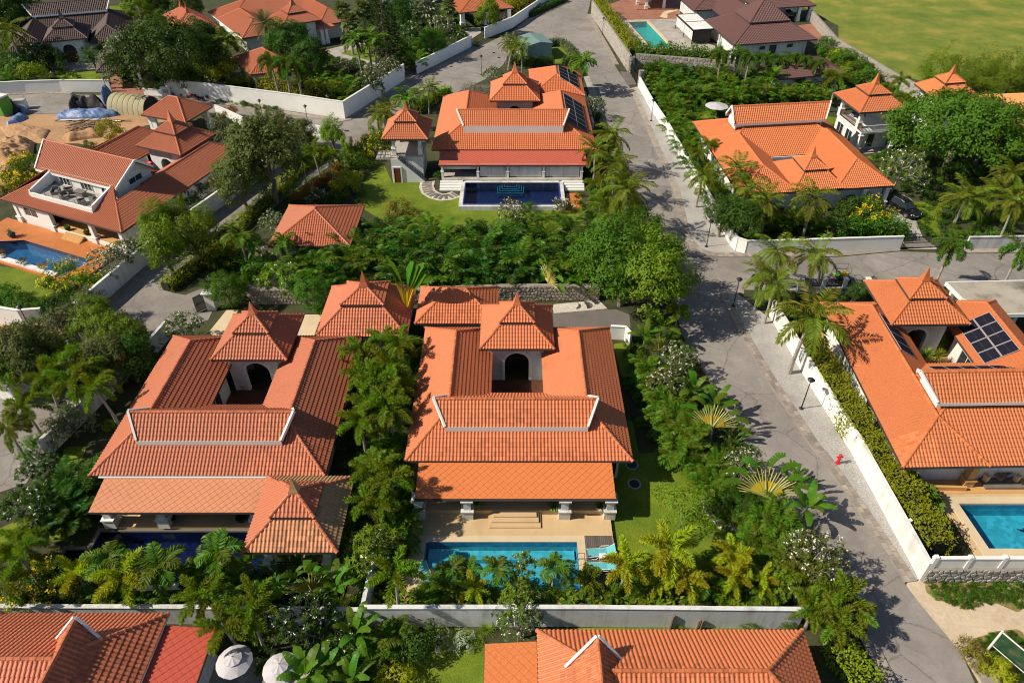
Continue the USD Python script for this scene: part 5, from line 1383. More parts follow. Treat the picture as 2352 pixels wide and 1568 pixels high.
def paddle(rng,az,el,L,W,droop,stalk,base,torn=.35,twist=0.0,n=9,thick=1.0):
 """a long torn leaf on a stalk: (leaf mesh, stalk mesh)"""
 sp,_=rachis(az,el,stalk,.08,4)
 sp=sp+base
 sm=MB().tube(sp,np.array([.085,.06,.04,.025])*thick,4,cap=False).mesh()
 bp,t=rachis(az,el-.08,L,droop,n+1)
 bp=bp+sp[-1]
 side=np.array([-math.sin(az),math.cos(az),0.])
 T=np.gradient(bp,axis=0);T/=np.linalg.norm(T,axis=1,keepdims=True)
 up=np.cross(T,side)
 lat=side*math.cos(twist)+up*math.sin(twist)
 w=W/2*np.sin(np.pi*(.10+.86*t))**.6
 mb=MB()
 for sg in(-1,1):
  for i in range(n):
   gap=.0 if rng.random()>torn else .25
   dz=-rng.uniform(.05,.35)*w[i]*(1 if gap else .5)
   a,b=bp[i],bp[i+1]+(bp[i]-bp[i+1])*gap*.4
   c=b+lat[i]*sg*w[min(i+1,n)]*(1-gap*.3)+T[i]*.06+[0,0,dz];d=a+lat[i]*sg*w[i]+T[i]*.06+[0,0,dz]
   mb.add([a,b,c,d],[[0,1,2],[0,2,3]])
 return mb.mesh(),sm
def rosette(rng,n,L,w,el0,el1,droop,base=np.zeros(3)):
 mb=MB()
 for i in range(n):
  az=i*2.39996;u=i/n
  pts,t=rachis(az,math.radians(el0+(el1-el0)*u)+rng.normal(0,.08),L*rng.uniform(.8,1.1),droop*rng.uniform(.6,1.3),4)
  side=np.array([-math.sin(az),math.cos(az),0.])
  ww=w*np.array([.6,1,.7,.05])/2
  v=np.stack([pts+side*ww[:,None],pts-side*ww[:,None]],1).reshape(-1,3)+base
  mb.add(v,[[2*j,2*j+2,2*j+3,2*j+1]for j in range(3)])
 return mb.mesh()
def crown_leaves(rng,clumps,radius,per,leaf,aspect=.5,flat=.75,outward=.8):
 """clumps of leaves at the given centres"""
 c=np.repeat(clumps,per,0)
 d=rng.normal(0,1,(len(c),3));d/=np.linalg.norm(d,axis=1,keepdims=True)
 rr=radius*rng.uniform(.35,1,(len(c),1))**.6
 P=c+d*rr*[1,1,flat]
 co=c-c.mean(0);co/=np.linalg.norm(co,axis=1,keepdims=True)+1e-6
 N=d*outward+co*.55+rng.normal(0,.30,d.shape)+[0,0,.45]
 D=np.cross(N,rng.normal(0,1,d.shape));D=D/np.linalg.norm(D,axis=1,keepdims=True)+d*.25-[0,0,.15]
 return leaves(P,D,N,leaf*rng.uniform(.7,1.25,len(c)),leaf*aspect)
def blob(rng,n,R,lump=.28,inner=.55,zmin=-.55):
 """clump centres over a lumpy ellipsoid"""
 out=[]
 ph=rng.uniform(0,9,6)
 while len(out)<n:
  d=rng.normal(0,1,3);d/=np.linalg.norm(d)
  if d[2]<zmin:
   continue
  k_=1+lump*(math.sin(3*d[0]+ph[0])*math.sin(3*d[1]+ph[1])+.6*math.sin(5*d[0]+ph[2])*math.sin(4*d[2]+ph[3]))+rng.normal(0,.06)
  out.append(d*np.array(R)*k_*(1 if rng.random()<.72 else rng.uniform(inner,.9)))
 return np.array(out)
def tree(kind,rng,h,R,mat,nclump=90,per=46,crad=.75,leaf=.30,tmat=BARK,zmin=-.5,lump=.28,extra=None,tr=.2,aspect=.5):
 """trunk, limbs and a crown: h is the height of the crown's middle"""
 tb=MB();fork=h-R[2]*.75
 tb.tube([(0,0,-.1),(rng.normal(0,.08),rng.normal(0,.08),fork*.5),(rng.normal(0,.15),rng.normal(0,.15),fork)],[tr*1.25,tr,tr*.8],8)
 cl=blob(rng,nclump,R,lump,zmin=zmin)
 for c in cl[::max(1,nclump//9)]:
  tb.tube([(0,0,fork-.1),c*[.4,.4,.25]+[0,0,fork+(h-fork)*.5],c*.85+[0,0,h]],[tr*.6,tr*.35,.03],5,cap=False)
 parts=[('trunk',tb.mesh(),tmat),('crown',tuple(crown_leaves(rng,cl+[0,0,h],crad,per,leaf,aspect)),mat)]
 if extra:
  nm,em,cnt,sz=extra
  q=cl[rng.integers(0,len(cl),cnt)]
  d=q/np.linalg.norm(q,axis=1,keepdims=True)+[0,0,.3]
  P=q+[0,0,h]+d/np.linalg.norm(d,axis=1,keepdims=True)*crad*rng.uniform(.8,1.1,(cnt,1))+rng.normal(0,crad*.35,(cnt,3))
  parts.append((nm,leaves(P,rng.normal(0,1,P.shape),d,sz,sz*.8),em))
 proto(kind,parts,h)
def bush(kind,rng,R,mat,n=26,per=40,crad=.34,leaf=.16,extra=None,lump=.2,aspect=.5):
 cl=blob(rng,n,np.array(R)*[1,1,1],lump,zmin=-.2)+[0,0,R[2]*.55]
 parts=[('stems',MB().tube([(0,0,-.05),(0,0,R[2]*.6)],[.06,.04],5).tube([(0,0,0),(.2*R[0],.1,R[2]*.7)],[.04,.02],4).mesh(),BARK),('foliage',crown_leaves(rng,cl,crad,per,leaf,aspect),mat)]
 if extra:
  nm,em,cnt,sz=extra
  q=cl[rng.integers(0,len(cl),cnt)];d=q-[0,0,R[2]*.4];d=d/np.linalg.norm(d,axis=1,keepdims=True)+[0,0,.3]
  P=q+d*crad*rng.uniform(.8,1.05,(cnt,1))+rng.normal(0,crad*.3,(cnt,3))
  parts.append((nm,leaves(P,rng.normal(0,1,P.shape),d,sz,sz*.85),em))
 proto(kind,parts,R[2]*.6)
def frangipani(kind,rng,h,spread,levels=5,flowers=.4,mat=None,leafy=9,leaf=.34,fl=None):
 tb,tips=MB(),[]
 def grow(p,d,L,r,lv):
  q=p+d*L
  tb.tube([p,(p+q)/2+rng.normal(0,.03,3),q],[r,r*.85,r*.75],5,cap=False)
  if lv==0:
   tips.append((q,d));return
  a0=rng.uniform(0,6.28);nb=3 if lv>2 else 2
  x=np.cross(d,[0.3,.5,.8]);x/=np.linalg.norm(x);y=np.cross(d,x)
  for i in range(nb):
   a=a0+i*6.283/nb+rng.normal(0,.3)
   nd=d+(x*math.cos(a)+y*math.sin(a))*rng.uniform(.65,1.0)*spread+[0,0,.12]
   grow(q,nd/np.linalg.norm(nd),L*rng.uniform(.68,.85),r*.68,lv-1)
 grow(np.array([0,0,-.05]),np.array([rng.normal(0,.1),rng.normal(0,.1),1.]),h*.30,.12,levels)
 P,D,N=[],[],[]
 FP,FN=[],[]
 for q,d in tips:
  x=np.cross(d,[.2,.6,.7]);x/=np.linalg.norm(x);y=np.cross(d,x)
  for i in range(leafy):
   a=i*6.283/leafy+rng.normal(0,.2)
   o=x*math.cos(a)+y*math.sin(a)
   P.append(q-d*rng.uniform(0,.1));D.append(o+d*rng.uniform(.1,.7)-[0,0,.15]);N.append(d+o*-.2+rng.normal(0,.2,3))
  if rng.random()<flowers:
   for i in range(5):
    FP.append(q+d*.10+rng.normal(0,.07,3));FN.append(d+rng.normal(0,.4,3))
 parts=[('trunk',tb.mesh(),BARKG),('foliage',leaves(np.array(P),np.array(D),np.array(N),leaf*rng.uniform(.75,1.15,len(P)),leaf*.34),mat or L_PLUM)]
 if FP:
  FP,FN=np.array(FP),np.array(FN)
  parts.append(('blossom',leaves(FP,rng.normal(0,1,FP.shape),FN,.12,.12),L_FLW))
 proto(kind,parts,h*.75)
def fan_palm(kind,rng,h,n,mat,stalk=.9,rad=.85,tr=(.2,.17),els=(80,-55),seg=16,skirt=0):
 tm,top=trunk(h,*tr,lean=(rng.normal(0,.15),rng.normal(0,.15)))
 parts=[('trunk',tm,BARKG)]
 for i in range(n):
  az=i*2.39996;u=i/n
  el=math.radians(els[0]+(els[1]-els[0])*u)
  sp,_=rachis(az,el,stalk*rng.uniform(.85,1.15),.3,4);sp=sp+top
  mb=MB().tube(sp,[.03,.025,.02,.02],3,cap=False)
  T=sp[-1]-sp[-2];T/=np.linalg.norm(T);side=np.array([-math.sin(az),math.cos(az),0.]);up=np.cross(T,side)
  a=np.linspace(-2.2,2.2,seg+1)
  ring=[]
  for j,x in enumerate(a):
   r=rad*(1.0 if j%2==0 else .70)*(1-.12*abs(x)/2.2)
   ring.append(sp[-1]+T*math.cos(x)*r+side*math.sin(x)*r+up*(.10*r if j%2 else-.05*r)+np.array([0,0,-.22*r*r]))
  mb.add([sp[-1]]+ring,[[0,j,j+1]for j in range(1,seg+1)])
  parts.append(('frond',mb.mesh(),mat))
 proto(kind,parts,h)
def build_kinds():
 r=np.random.default_rng
 for s in(1,2,3):
  palm('coconut_palm',r(s),5.6,17,3.3,(72,-38),1.25,L_COCO,lean=.6,nl=26,ll=.9,lw=.12,hang=.55)
 for s in(4,5):
  palm('low_coconut_palm',r(s),3.2,16,3.3,(75,-25),1.2,L_COCO,lean=.4,nl=26,ll=.9,lw=.12,hang=.5)
 for s in(6,7,8):
  palm('foxtail_palm',r(s),4.2,10,2.25,(62,-12),1.5,L_FOX,lean=.2,tr=(.15,.10),shaft=.6,nl=26,ll=.5,lw=.085,sides=6,hang=.2,fwd=.55,start=.16)
 for s in(9,10):
  palm('yellow_foxtail_palm',r(s),2.6,10,2.2,(66,-8),1.45,L_FOXY,lean=.2,tr=(.14,.09),shaft=.5,nl=26,ll=.5,lw=.09,sides=6,hang=.2,fwd=.55,start=.16)
 for s in(11,12):
  palm('drooping_foxtail_palm',r(s),4.6,11,2.3,(55,-30),2.1,L_FOXD,lean=.2,tr=(.15,.10),shaft=.6,nl=26,ll=.48,lw=.085,sides=6,hang=.4,fwd=.5,start=.14)
 for s in(13,14):
  palm('low_foxtail_palm',r(s),1.7,10,2.1,(70,0),1.5,L_FOX,lean=.15,tr=(.14,.1),shaft=.5,nl=26,ll=.5,lw=.085,sides=6,hang=.25,fwd=.5,start=.14)
 for s in(15,16):
  palm('christmas_palm',r(s),2.6,11,1.55,(62,-5),1.7,L_ARECA,lean=.12,tr=(.09,.07),shaft=.4,nl=22,ll=.54,lw=.12,hang=.35)
 palm('date_palm',r(17),4.2,46,2.3,(82,-45),.7,L_DATE,tmat=BARK,tr=(.32,.30),nl=26,ll=.45,lw=.07,hang=.1,fwd=1.0,lean=.1)
 palm('pygmy_date_palm',r(18),1.2,26,1.2,(80,-30),1.0,L_FOXD,tmat=BARK,tr=(.1,.09),nl=20,ll=.28,lw=.04,hang=.2)
 for kind,mat,s0 in(('areca_palm',L_ARECA,20),('dark_areca_palm',L_ARECD,24)):
  for s in range(3):
   g=r(s0+s);parts=[]
   st=MB()
   for i in range(7):
    a=g.uniform(0,6.28);q=np.array([.5*math.cos(a),.5*math.sin(a),0])*g.uniform(.2,1)
    st.tube([q*.4,q*1.2+[0,0,g.uniform(.8,1.5)]],[.05,.035],5)
   parts.append(('stems',st.mesh(),SHAFT))
   for i in range(22):
    az=i*2.39996+g.normal(0,.2);u=i/22
    b=np.array([math.cos(az),math.sin(az),0])*g.uniform(.05,.45)+[0,0,g.uniform(.5,1.7)*(1-.5*u)]
    parts.append(('frond',frond(g,az,math.radians(82-58*u+g.normal(0,6)),g.uniform(1.6,2.3),g.uniform(1.2,1.9),nl=20,ll=.62,lw=.095,hang=.45,base=b,start=.16),mat))
   proto(kind,parts,1.9)
 for s in(30,31):
  g=r(s)
  tm,top=trunk(1.4,.17,.16)
  parts=[('trunk',tm,BARK)]
  n=25
  for i in range(n):
   a=math.radians(-82+164*i/(n-1))
   az,el=(0,math.pi/2-a)if a>=0 else(math.pi,math.pi/2+a)
   lf,sk=paddle(g,az,el,g.uniform(.9,1.4),.42,1.7,g.uniform(1.5,1.8),top+[math.sin(a)*.12,g.normal(0,.04),.1],torn=.7,twist=math.pi/2+g.normal(0,.5),thick=1.0)
   parts+=[('stalk',sk,L_STALK)]+([('leaf',lf,L_BAN)]if i%3==0 else[])
  aa=np.linspace(-1.35,1.35,19);fb=MB()
  for y in(-.05,.05):
   rim=[top+[math.sin(x)*.95,y,.1+math.cos(x)*.95]for x in aa]
   fb.add([top+[0,y,0]]+rim,[[0,j,j+1]for j in range(1,19)])
  parts.append(('fan_base',fb.mesh(),L_FANB))
  proto('travellers_palm',parts,2.6)
 g=r(32);tm,top=trunk(2.2,.2,.18);parts=[('trunk',tm,BARKG)]
 for i in range(8):
  a=math.radians(-17+34*i/7)
  az,el=(0,math.pi/2-a)if a>=0 else(math.pi,math.pi/2+a)
  lf,sk=paddle(g,az,el,g.uniform(1.7,2.3),.75,.5,g.uniform(1.5,2.2),top+[math.sin(a)*.15,g.normal(0,.05),.1],torn=.3,twist=g.uniform(.6,1.5),thick=1.6)
  parts+=[('stalk',sk,L_FANB),('leaf',lf,L_BAN)]
 proto('tall_travellers_palm',parts,4.6)
 for s in(33,34,35):
  g=r(s)
  parts=[('trunk',MB().tube([(0,0,0),(.05,0,.8),(.1,.05,1.6)],[.13,.11,.08],7).mesh(),SHAFT)]
  for i in range(9):
   az=i*2.39996;u=i/9
   lf,sk=paddle(g,az,math.radians(84-45*u),g.uniform(1.5,2.1),.58,1.1+.5*u,.45,np.array([.1,.05,1.5]),torn=.3)
   parts+=[('leaf',lf,L_BAN)]
  proto('banana_plant',parts,2.4)
 for s in(36,37):
  g=r(s);parts=[];stm=MB()
  for i in range(26):
   az=g.uniform(0,6.28);q=np.array([math.cos(az),math.sin(az),0])*g.uniform(0,.8)
   lf,sk=paddle(g,az,math.radians(g.uniform(60,85)),g.uniform(.8,1.2),.3,g.uniform(.7,1.6),g.uniform(.5,1.1),q,torn=.15,n=5)
   parts.append(('leaf',lf,L_ARECD if i%3 else L_BAN))
   stm.add(*sk)
  proto('heliconia',[('stems',stm.mesh(),SHAFT)]+parts,1.4)
 for s in(40,41,42):
  frangipani('frangipani',r(s),4.2,1.0,5,.45)
 for s in(43,44):
  frangipani('leafy_frangipani',r(s),3.8,.9,5,.12,mat=L_TREEY,leafy=12,leaf=.36)
 frangipani('blossoming_frangipani',r(45),4.2,1.05,5,.95,mat=L_PLUM,leafy=7)
 frangipani('dark_frangipani',r(46),4.0,1.0,5,.30,mat=L_DARK,leafy=11,leaf=.38)
 frangipani('bare_shrub',r(47),2.6,1.1,6,0,mat=L_TWIG,leafy=2,leaf=.12)
 tree('bright_round_tree',r(50),4.6,(3.3,3.3,2.9),L_TREE,150,62,.68,.27,lump=.22)
 tree('yellowish_round_tree',r(51),4.6,(3.0,3.0,3.2),L_TREEY,140,62,.66,.27,lump=.25)
 tree('rain_tree',r(52),5.2,(6.4,5.6,2.8),L_RAIN,300,62,.85,.34,lump=.2,zmin=-.45,tr=.35)
 tree('dark_spreading_tree',r(53),4.8,(5.6,5.0,3.2),L_DARK,230,60,.85,.34,lump=.2,zmin=-.5,tr=.3)
 for s in(54,55):
  tree('dark_tree',r(s),4.0,(2.4,2.4,2.5),L_DARK,130,58,.65,.27)
 for s in(56,57):
  tree('olive_tree',r(s),4.2,(2.3,2.3,2.9),L_OLIVE,150,58,.62,.27,lump=.3,extra=('blossom',L_GREY,300,.14))
 for s in(58,59):
  tree('young_street_tree',r(s),3.9,(1.9,1.9,2.2),L_TREEY,95,52,.55,.24,lump=.4,zmin=-.7)
 tree('small_airy_tree',r(60),2.6,(1.6,1.6,.9),L_TREEY,46,44,.5,.2,lump=.4,tr=.06)
 tree('lollipop_tree',r(61),1.9,(.75,.75,.75),L_DARK,24,40,.3,.16,tr=.05)
 tree('grey_green_tree',r(62),3.4,(2.2,2.2,1.9),L_GREY,90,48,.6,.24,lump=.3)
 tree('bamboo_like_tree',r(63),2.8,(3.4,3.0,3.0),L_TREEY,130,50,.75,.34,lump=.3,zmin=-.8,aspect=.25)
 g=r(64);tb=MB().tube([(0,0,0),(0,0,10)],[.22,.03],7);P,D,N=[],[],[]
 for i in range(15):
  z=1.4+i*.58;R_=2.5*(1-(z-1)/9.6)**.8+.15
  for j in range(7):
   a=j*.8976+i*.4;d=np.array([math.cos(a),math.sin(a),-.12])
   tb.tube([(0,0,z),d*R_*.6+[0,0,z-.05],d*R_+[0,0,z+.1]],[.05,.03,.015],4,cap=False)
   m=int(46*R_/2.5)+8
   s_=g.uniform(.15,1,m)[:,None]
   P.append(d*R_*s_+[0,0,z]);D.append(d+g.normal(0,.7,(m,3))+[0,0,.3]);N.append(g.normal(0,.4,(m,3))+[0,0,1])
 proto('norfolk_pine',[('trunk',tb.mesh(),BARK),('crown',leaves(np.vstack(P),np.vstack(D),np.vstack(N),.38,.10),L_PINE)],4.5)
 g=r(65);cl=np.array([[math.cos(a)*rr,math.sin(a)*rr,z]for z in np.linspace(.3,3.6,16)for a,rr in zip(g.uniform(0,6.28,4),g.uniform(.1,.5,4)*(1.1-z/4))])
 proto('columnar_juniper',[('trunk',MB().tube([(0,0,0),(0,0,3)],[.07,.03],5).mesh(),BARK),('crown',crown_leaves(g,cl,.25,40,.16,.3),L_GREY)],2.0)
 g=r(66);cl=np.array([[math.cos(a)*.12,math.sin(a)*.12,z]for z in np.linspace(.2,2.8,18)for a in g.uniform(0,6.28,3)])
 proto('column_cactus',[('stems',MB().tube([(0,0,0),(0,0,2.8)],[.14,.08],7).mesh(),SHAFT),('foliage',crown_leaves(g,cl,.2,26,.16,.3),L_LIME)],1.5)
 for i,s in enumerate((70,71)):
  bush('green_bush',r(s),(1.1,1.1,1.0),L_TREE,34,44)
  bush('yellow_bush',r(s+10),(1.2,1.1,1.1),L_YEL,36,44,leaf=.17)
  bush('lime_bush',r(s+20),(1.1,1.1,1.0),L_LIME,34,44)
  bush('dark_bush',r(s+30),(1.2,1.2,1.1),L_DARK,34,44,leaf=.18)
  bush('yellow_flowering_bush',r(s+40),(1.4,1.4,1.2),L_ARECA,40,44,leaf=.17,extra=('blossom',L_FLY,340,.15))
 bush('croton_bush',r(76),(.9,.9,.8),L_ORNG,26,40,leaf=.18)
 bush('brown_red_bush',r(77),(1.2,1.1,.9),L_RED,32,42)
 bush('grey_green_bush',r(78),(1.0,1.0,1.1),L_GREY,34,44,leaf=.14)
 bush('round_topiary',r(79),(.8,.8,.85),L_DARK,40,44,crad=.2,leaf=.10,lump=.03)
 bush('silver_bush',r(80),(.7,.7,.6),L_SILV,26,40,crad=.22,leaf=.12)
 bush('white_flowering_bush',r(81),(1.1,1.0,.9),L_OLIVE,34,40,extra=('blossom',L_FLW,160,.12))
 fan_palm('washingtonia_palm',r(85),4.4,40,L_FAN,.85,.75,els=(80,-70));fan_palm('washingtonia_palm',r(86),4.4,36,L_FAN,.8,.8,els=(80,-60))
 fan_palm('silver_fan_palm',r(87),1.8,22,L_SILV,1.1,1.05,els=(80,-15));fan_palm('small_fan_palm',r(88),.5,20,L_FOXD,.7,.5,els=(80,-5))
 for s in(90,91):
  g=r(s)
  proto('yucca',[('trunk',MB().tube([(0,0,0),(.02,.03,.9)],[.09,.07],6).mesh(),BARK),('leaf_head',rosette(g,60,.75,.07,88,-35,.35,np.array([.02,.03,.9])),L_YUC)],.9)
  proto('agave',[('leaf_head',rosette(g,26,.7,.11,80,12,.4,np.array([0,0,.05])),L_YUC)],.3)
 proto('cycad',[('leaf_head',rosette(r(92),44,1.1,.09,85,0,.9,np.array([0,0,.35])),L_ARECA),('trunk',MB().tube([(0,0,0),(0,0,.4)],[.16,.14],7).mesh(),BARK)],.5)
 proto('grass_tuft',[('blades',rosette(r(93),70,1.0,.03,85,30,1.1),L_LIME)],.4)
build_kinds()
NPLANT=0
def plant(kind,x,y,s,label,group=None,rot=None,cat=None,tilt=0,flat=None):
 """one copy standing at x, y on the ground"""
 global NPLANT
 NPLANT+=1
 rng=random.Random(NPLANT*17+3)
 path,h=PROTO[kind][rng.randrange(len(PROTO[kind]))]if not isinstance(rot,tuple)else PROTO[kind][rot[1]]
 p=numbered('/World',kind)
 xf=UsdGeom.Xform.Define(stage,p)
 prim=xf.GetPrim()
 prim.GetReferences().AddInternalReference(path)
 prim.SetInstanceable(True)
 rz=rot[0]if isinstance(rot,tuple)else(rng.uniform(0,360)if rot is None else rot)
 xf.AddTranslateOp().Set(Gf.Vec3d(float(x),float(y),.02))
 xf.AddRotateXYZOp().Set(Gf.Vec3f(tilt,0,rz))
 sx=s*rng.uniform(.95,1.05)
 xf.AddScaleOp().Set(Gf.Vec3f(sx,sx,s*(flat or 1)))
 tag(prim,label,cat or CATS.get(kind,'palm' if 'palm' in kind else 'bush' if 'bush' in kind else 'tree'),group)
 return p
CATS={'frangipani':'frangipani tree','leafy_frangipani':'frangipani tree','dark_frangipani':'frangipani tree','blossoming_frangipani':'frangipani tree','banana_plant':'banana plant','heliconia':'plant','bare_shrub':'shrub','yucca':'yucca','agave':'plant','cycad':'cycad','grass_tuft':'grass','column_cactus':'shrub','round_topiary':'topiary','columnar_juniper':'conifer','norfolk_pine':'pine tree'}
def pl(kind,c,r,x,y,s,label,group=None,rot=None,z=None,tilt=0,flat=None):
 """as seen: the middle of the plant's crown stands at that point of the enlargement"""
 h=np.mean([q[1]for q in PROTO[kind]])*s*(flat or 1)if z is None else z
 p=at(*K(c,r,x,y),h)
 return plant(kind,p[0],p[1],s,label,group,rot,tilt=tilt,flat=flat)
def hedge(label,pts,w,h,mat,leaf=.15,dens=46,seed=0,name='hedge',wob=.12,cat='hedge',group=None,flowers=None,base=0.0):
 """a clipped run of leaves along a line"""
 rng=np.random.default_rng(seed+500)
 pts=[np.array(p[:2],float)for p in pts]
 P,N=[],[]
 stem=MB()
 for a,b in zip(pts,pts[1:]):
  L=np.linalg.norm(b-a);d=(b-a)/L;nr=np.array([-d[1],d[0]])
  n=int(L*(2*h+w)*dens)
  s=rng.uniform(-.1,L+.1,n);per=rng.uniform(0,2*h+w,n)
  o=np.where(per<h,-w/2,np.where(per<h+w,per-h-w/2,w/2));z=np.where(per<h,per,np.where(per<h+w,h,2*h+w-per))
  wv=1+wob*np.sin(s*2.1+seed)*np.sin(s*.8+2*seed)+rng.normal(0,wob*.6,n)
  nn=np.where((per<h)[:,None],-nr[None],np.where((per<h+w)[:,None],[[0,0]],nr[None]));nz=((per>=h)&(per<h+w)).astype(float)
  P.append(np.column_stack([a+s[:,None]*d+(o*wv)[:,None]*nr,base+.03+z*wv]));N.append(np.column_stack([nn,nz]))
  stem.beam((*a,base+h*.42),(*b,base+h*.42),w*.6,h*.7)
 P,N=np.vstack(P),np.vstack(N)
 D=np.cross(N,rng.normal(0,1,P.shape))+N*.35+rng.normal(0,.2,P.shape)
 t=Thing(name,label,cat,(*pts[0],0),group)
 add(t,'foliage',leaves(P,D,N+[0,0,.25]+rng.normal(0,.3,N.shape),leaf*1.3*rng.uniform(.7,1.3,len(P)),leaf*.75),mat)
 add(t,'branches',stem.mesh(),HEDGEIN)
 if flowers:
  i=rng.integers(0,len(P),flowers[1])
  add(t,'blossom',leaves(P[i]+N[i]*.08,rng.normal(0,1,(len(i),3)),N[i]+[0,0,.3],flowers[2],flowers[2]*.9),flowers[0])
 return t
HEDGEIN=varied('hedge_inside',(.018,.022,.008),.9,.2,3)
# ------------------------------------------------------------------ the plants of the place
def many(kind,c,r,spots,s,label,group,jitter=.12,z=None,flat=None):
 rng=random.Random(len(spots)+int(s*100)+c*7+r)
 for x,y in spots:
  pl(kind,c,r,x,y,s*rng.uniform(1-jitter,1+jitter),label,group,z=z,flat=flat)
many('foxtail_palm',1,1,[(905,790),(730,880),(960,960),(1010,800)],.95,'tall foxtail palm in the planted strip between left and middle villas, upper end','foxtail palms between the two villas, upper end')
many('foxtail_palm',1,1,[(850,1060),(720,1010),(905,1200),(760,1210),(950,1290),(740,1340),(860,1330),(1000,1120)],.95,'foxtail palm crowding the strip between left and middle villas, halfway down','foxtail palms between the two villas, halfway down')
many('areca_palm',1,1,[(930,610),(1000,650),(880,690),(960,720)],.8,'small areca palm at the upper end of the strip between the villas','areca palms at the top of the strip')
many('dark_areca_palm',1,1,[(1080,740),(1110,840),(1060,900),(1080,1000),(1030,1200),(1060,1080)],.95,'dark palm leaning over the left edge of the middle villa roof','dark palms over the middle villa roof edge')
many('areca_palm',1,1,[(890,1430),(930,1520),(830,1560),(980,1480)],.9,'bright areca palm low in the strip between the villas','areca palms low in the strip')
q_=k(1,1,1085,745);plant('tall_travellers_palm',q_[0],q_[1],1.45,"tall traveller's palm beside the garage roofs, yellow stalk base",rot=155,tilt=0)
pl('banana_plant',1,2,860,60,1.0,'upright banana plant in the strip at the corner of the middle veranda')
pl('lime_bush',1,2,750,110,1.1,'yellow green bush beside the eave of the pool pavilion')
many('areca_palm',1,2,[(780,220),(880,190),(950,260),(820,290),(920,330)],.75,'areca palm beside the weathered pool pavilion roof','areca palms beside the pool pavilion')
many('heliconia',1,2,[(760,360),(850,370),(900,440),(770,460),(850,490),(960,400),(1000,330),(940,500),(800,330),(900,310)],1.1,'dark glossy heliconia clump between pool pavilion and middle deck','heliconias between the pavilions')
many('foxtail_palm',1,2,[(820,130),(900,70),(780,300),(880,330),(950,180)],.85,'plumed palm low in the strip between the villas, beside the pool pavilion','plumed palms beside the pool pavilion')
many('areca_palm',1,2,[(740,520),(800,560),(920,560),(980,470),(700,700),(780,720)],.9,'areca palm left of the middle pool deck','areca palms left of the pool deck')
pl('leafy_frangipani',1,2,830,620,1.05,'bright green leafy frangipani left of the middle pool')
pl('green_bush',1,2,700,620,1.0,'green bush at the corner of the pool pavilion railing')
pl('croton_bush',1,2,1000,305,.5,'small orange leaved bush by the stepping stones of the middle villa')
pl('foxtail_palm',1,2,965,850,.95,'big dark green foxtail palm standing before the long white wall, trunk against it',rot=(20,0))
pl('christmas_palm',1,2,1360,790,.8,'christmas palm at the near left corner of the middle pool')
pl('christmas_palm',1,2,1500,800,.7,'christmas palm before the middle pool, second from its left corner')
pl('christmas_palm',1,2,1665,785,.8,'christmas palm before the middle of the turquoise pool')
pl('yellow_foxtail_palm',1,2,1500,920,.62,'yellowing low palm below the left end of the middle pool')
many('areca_palm',1,2,[(1240,880),(1320,930),(1420,960),(1600,930),(1180,960)],.62,'low areca palm between the middle pool and the long white wall, left part','low palms under the pool, left part')
pl('leafy_frangipani',2,2,110,790,.62,'slim leafy frangipani before the middle of the turquoise pool')
pl('leafy_frangipani',2,2,85,970,.72,'wide leafy yellow green frangipani above the long white wall')
pl('christmas_palm',2,2,325,785,.9,'christmas palm with bare trunk before the near right corner of the middle pool')
pl('low_foxtail_palm',2,2,530,880,.7,'dark green plumed palm before the near loungers')
pl('green_bush',2,2,250,960,.9,'green bush under the christmas palm near the pool corner')
pl('yellow_foxtail_palm',2,2,825,745,.95,'yellow foxtail palm right of the loungers')
pl('yellow_foxtail_palm',2,2,1140,650,1.15,'largest yellow foxtail palm, standing on the lawn edge of the middle garden',rot=(40,0))
pl('yellow_foxtail_palm',2,2,1225,850,.8,'drooping yellow foxtail palm just below the largest one')
pl('yellow_foxtail_palm',2,2,1060,880,.55,'small browned palm between the two big yellow foxtail palms')
many('yellow_foxtail_palm',2,2,[(1540,690),(1610,760),(1560,850)],.8,'yellow foxtail palm at the lower right of the middle lawn','yellow foxtail palms at the lawn end')
many('areca_palm',2,2,[(1420,740),(1480,820),(1660,880),(1390,880),(1700,780),(1760,900)],.8,'areca palm in the bed at the lower right of the middle lawn','areca palms at the lawn end')
many('areca_palm',2,2,[(420,980),(640,960),(720,960),(900,960),(980,950)],.55,'low areca palm above the long white wall, below the loungers','low palms under the loungers')
many('areca_palm',2,2,[(1100,970),(1300,960),(1440,960),(1550,970),(1680,970)],.55,'low areca palm above the long white wall, right half','low palms above the wall, right half')
hedge('row of low bright spiky plants along the top of the long white wall',[(-9.2,26.05),(4,26.05),(18,25.95)],.8,.9,L_LIME,.3,26,1,wob=.25)
pl('banana_plant',2,1,1085,660,1.05,'tall banana plant at the road corner of the middle villa drive')
pl('banana_plant',2,1,960,720,.9,'banana plant beside the small white wall of the middle garden')
pl('travellers_palm',2,1,1065,790,.85,"brownish traveller's palm fan facing the lawn behind the small white wall",rot=12)
pl('frangipani',2,1,1180,900,.85,'flowering frangipani hanging over the road below the big green tree')
pl('frangipani',2,1,1100,1030,.8,'white flowered frangipani among palms halfway along the lawn bed')
many('areca_palm',2,1,[(960,930),(960,1030),(1030,1090),(1010,980),(1090,960)],.85,'areca palm at the upper end of the lawn bed','areca palms at the upper end of the lawn bed')
many('areca_palm',2,1,[(1100,1180),(1065,1270),(1160,1240),(1210,1130),(1230,1300),(1140,1360),(1200,1420),(1160,1130),(1110,1300),(1280,1400),(1190,1480),(1280,1510)],.92,'bright areca palm massed in the middle of the lawn bed','areca palms massed in the lawn bed')
pl('banana_plant',2,1,1310,1090,1.0,'broad leaved banana plant between palms and road, upper of two')
pl('banana_plant',2,1,1440,1180,1.0,"banana plant behind the upper yellow traveller's fan")
